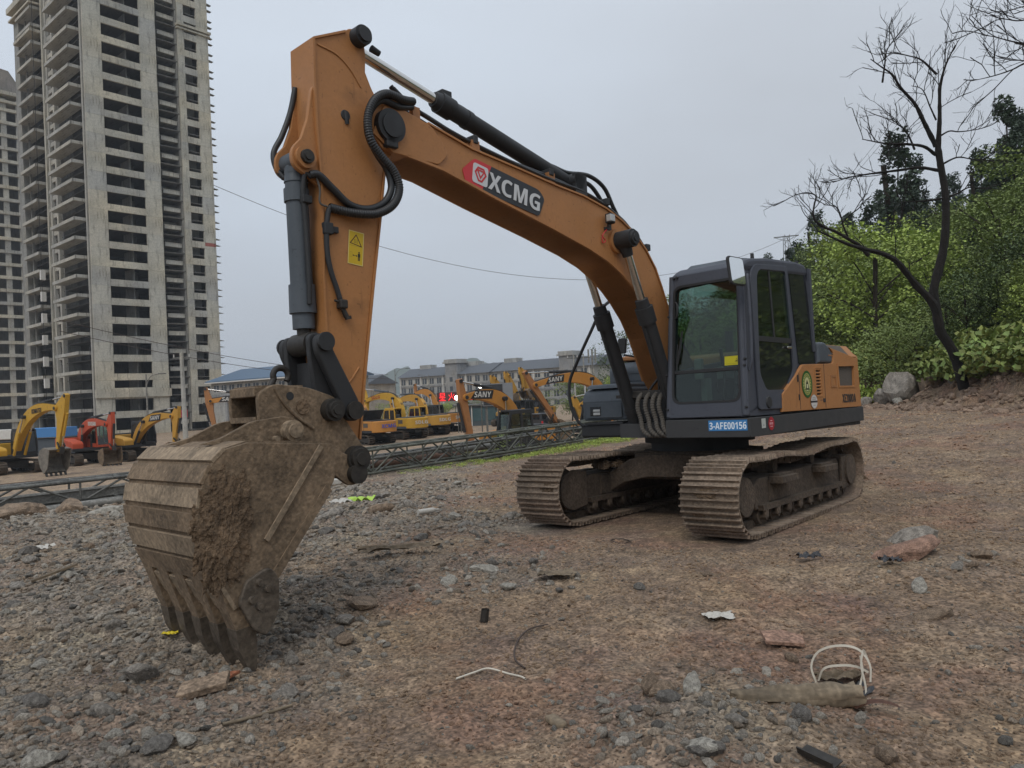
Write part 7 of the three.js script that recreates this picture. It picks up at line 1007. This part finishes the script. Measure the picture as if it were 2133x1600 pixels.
// poles, lamps and masts
{
  const lampPost = (x, z, h, label, arm) => { const l = thing('street_lamp', label, 'lamp post', 'slim posts across the yard'); l.position.set(x, YARD, z); part(l, 'pole', cyl([0, 0, 0], [0, h, 0], 0.1, 0.06, 10), M.galvPale); part(l, 'arm', tube([[0, h * 0.86, 0], [arm * 0.35, h * 0.97, 0], [arm, h, 0]], 0.04, 6), M.galvPale); part(l, 'lantern', box(arm - 0.1, arm + 0.6 * Math.sign(arm), h - 0.05, h + 0.05, -0.12, 0.12, 0.03), M.galv); };
  lampPost(-33.3, -70, 7.1, 'white street lamp before the tall tower', 1.2); lampPost(-18.2, -120, 8.5, 'street lamp left of the skyline blocks', 1.8); lampPost(-13.5, -125, 7.5, 'lower street lamp left of the skyline blocks', -1.2);
  const pole = (x, z, h, r, lean, label) => { const p = thing('utility_pole', label, 'pole', 'utility poles'); p.position.set(x, YARD, z); part(p, 'shaft', cyl([0, -0.3, 0], [lean, h, 0], r, r * 0.7, 12), M.concB); part(p, 'cross_arm', [box(lean - 0.8, lean + 0.8, h - 0.5, h - 0.38, -0.05, 0.05)], M.galv); for (const o of [-0.7, 0, 0.7]) part(p, 'insulator', cyl([lean + o, h - 0.38, 0], [lean + o, h - 0.12, 0], 0.05, 0.04, 8), M.white); };
  pole(-29.9, -70, 8.9, 0.24, -0.1, 'leaning concrete utility pole before the tall tower'); pole(-26.5, -130, 7.2, 0.15, 0, 'utility pole seen past the near arm'); pole(7.2, -88, 8.0, 0.12, 0, 'utility pole left of the lattice mast'); pole(8.3, -88, 8.0, 0.1, 0, 'utility pole close to the lattice mast');
  const m = thing('radio_mast', 'thin radio mast with antennas above the green hedge', 'mast'); m.position.set(9.5, YARD, -90); part(m, 'shaft', cyl([0, 0, 0], [0, 8.6, 0], 0.13, 0.07, 8), M.galvPale); part(m, 'stay', [cyl([0, 6, 0], [2.6, 0, 0.3], 0.03, 0.03, 5)], M.galvPale); for (const [x, z] of [[-0.4, 0], [0.4, 0], [0, 0.4]]) part(m, 'antenna', [box(x - 0.09, x + 0.09, 7.0, 8.6, z - 0.06, z + 0.06, 0.02), box(Math.min(0, x), Math.max(0.02, x), 7.6, 7.66, z - 0.02, z + 0.02)], M.galvPale);
  const p = thing('power_pylon', 'small steel power pylon on the ridge above the cab', 'pylon'); p.position.set(58.6, 20, -160); for (const [x, z] of [[-0.8, -0.8], [0.8, -0.8], [-0.8, 0.8], [0.8, 0.8]]) part(p, 'leg', cyl([x, -6, z], [x * 0.6, 12, z * 0.6], 0.09, 0.07, 5), M.galv); for (let i = 0; i < 8; i++) { const y = -4 + i * 2; part(p, 'brace', [bar([-0.7, y, 0.7], [0.6, y + 2, 0.6], 0.07, 0.07), bar([0.7, y, 0.7], [-0.6, y + 2, 0.6], 0.07, 0.07)], M.galv); } part(p, 'cross_arm', [bar([-2.6, 11.6, 0], [2.6, 11.9, 0], 0.12, 0.2), bar([-2.6, 11.6, 0], [0, 10.8, 0], 0.08, 0.08), bar([2.6, 11.9, 0], [0, 10.8, 0], 0.08, 0.08)], M.galv);
  const cable = (a, b, sag, r, label) => { const pts = []; for (let i = 0; i <= 16; i++) { const t = i / 16; pts.push([lerp(a[0], b[0], t), lerp(a[1], b[1], t) - sag * 4 * t * (1 - t), lerp(a[2], b[2], t)]); } single('overhead_cable', tube(pts, r, 4, 48), M.wire, label, 'cable', 'overhead cables'); };
  cable([-37.8, 30.6, -100], [58.6, 31.4, -160], 10.5, 0.035, 'thin overhead cable crossing the whole sky');
  cable([-41, 10.2, -70], [-18, 5.2, -112], 1.0, 0.03, 'upper cable beside the blue roof'); cable([-41, 9.2, -70], [-18, 4.6, -112], 1.0, 0.03, 'lower cable beside the blue roof'); cable([60, 31, -160], [60, 60, -60], 3, 0.03, 'cable climbing to the right of the dead tree'); cable([58, 30, -160], [52, 47, -60], 3, 0.03, 'lower cable right of the dead tree');
}
{ // hoardings and stalls below the tower
  const f = (name, label, x, z, w, h, m, draw) => { const b = thing(name, label, 'hoarding', 'hoardings below the tower'); b.position.set(x, YARD, z); b.rotation.y = 0.5; part(b, 'panel', box(0, w, 0.1, h, -0.05, 0), m); if (draw) part(b, 'print', decal(w * 0.96, h * 0.86).translate(w / 2, h / 2 + 0.05, 0.006), draw, null, true); for (let i = 0; i <= 3; i++) part(b, 'post', box(w * i / 3 - 0.04, w * i / 3 + 0.04, 0, h + 0.1, -0.12, -0.05), M.galv); };
  canvasMat('redPrint', 256, 128, (g, w, h) => { g.fillStyle = '#a3283c'; g.fillRect(0, 0, w, h); g.fillStyle = '#e0b8bd'; for (let i = 0; i < 5; i++) { g.fillRect(30 + i * 42, 78, 26, 4); g.fillRect(30 + i * 42, 90, 26, 4); g.fillRect(41 + i * 42, 72, 4, 28); g.fillRect(30 + i * 42, 102, 26, 4); } });
  canvasMat('tealPrint', 256, 128, (g, w, h) => { g.fillStyle = '#86c4b8'; g.fillRect(0, 0, w, h); const r = mul(9); for (let i = 0; i < 40; i++) { g.fillStyle = ['#4f8f8a', '#a9d8cc', '#5f9aa5', '#3f6f70'][i & 3]; g.beginPath(); g.ellipse(r() * w, r() * h, 6 + r() * 24, 3 + r() * 9, r() * 3, 0, 7); g.fill(); } });
  f('red_hoarding', 'red hoarding with pale lettering below the tower', -30.5, -78, 3.6, 2.1, M.red, M.redPrint); f('teal_hoarding', 'teal patterned hoarding below the tower', -27, -80, 5.2, 1.9, M.galvPale, M.tealPrint); f('red_banner', 'small red banner hung before the tower', -31.8, -72, 1.2, 0.8, M.red, M.redPrint); scene.children[scene.children.length - 1].position.y = YARD + 2.9;
  const s = thing('market_stall', 'white and blue stall behind the yellow excavator', 'stall'); s.position.set(-52, YARD, -72); part(s, 'body', box(0, 10, 0, 1.6, -2, 0, 0.05), M.slate); part(s, 'awning', box(-0.2, 6, 1.7, 2.6, -2, 0.3, 0.05), M.white); part(s, 'blue_panel', box(6.1, 10, 1.7, 2.6, -2, 0.3, 0.05), mk('stallBlue', [0.06, 0.2, 0.45]));
}
scene.traverse((o) => { if (o.isMesh) { o.castShadow = true; o.receiveShadow = true; } });
renderer.render(scene, camera);
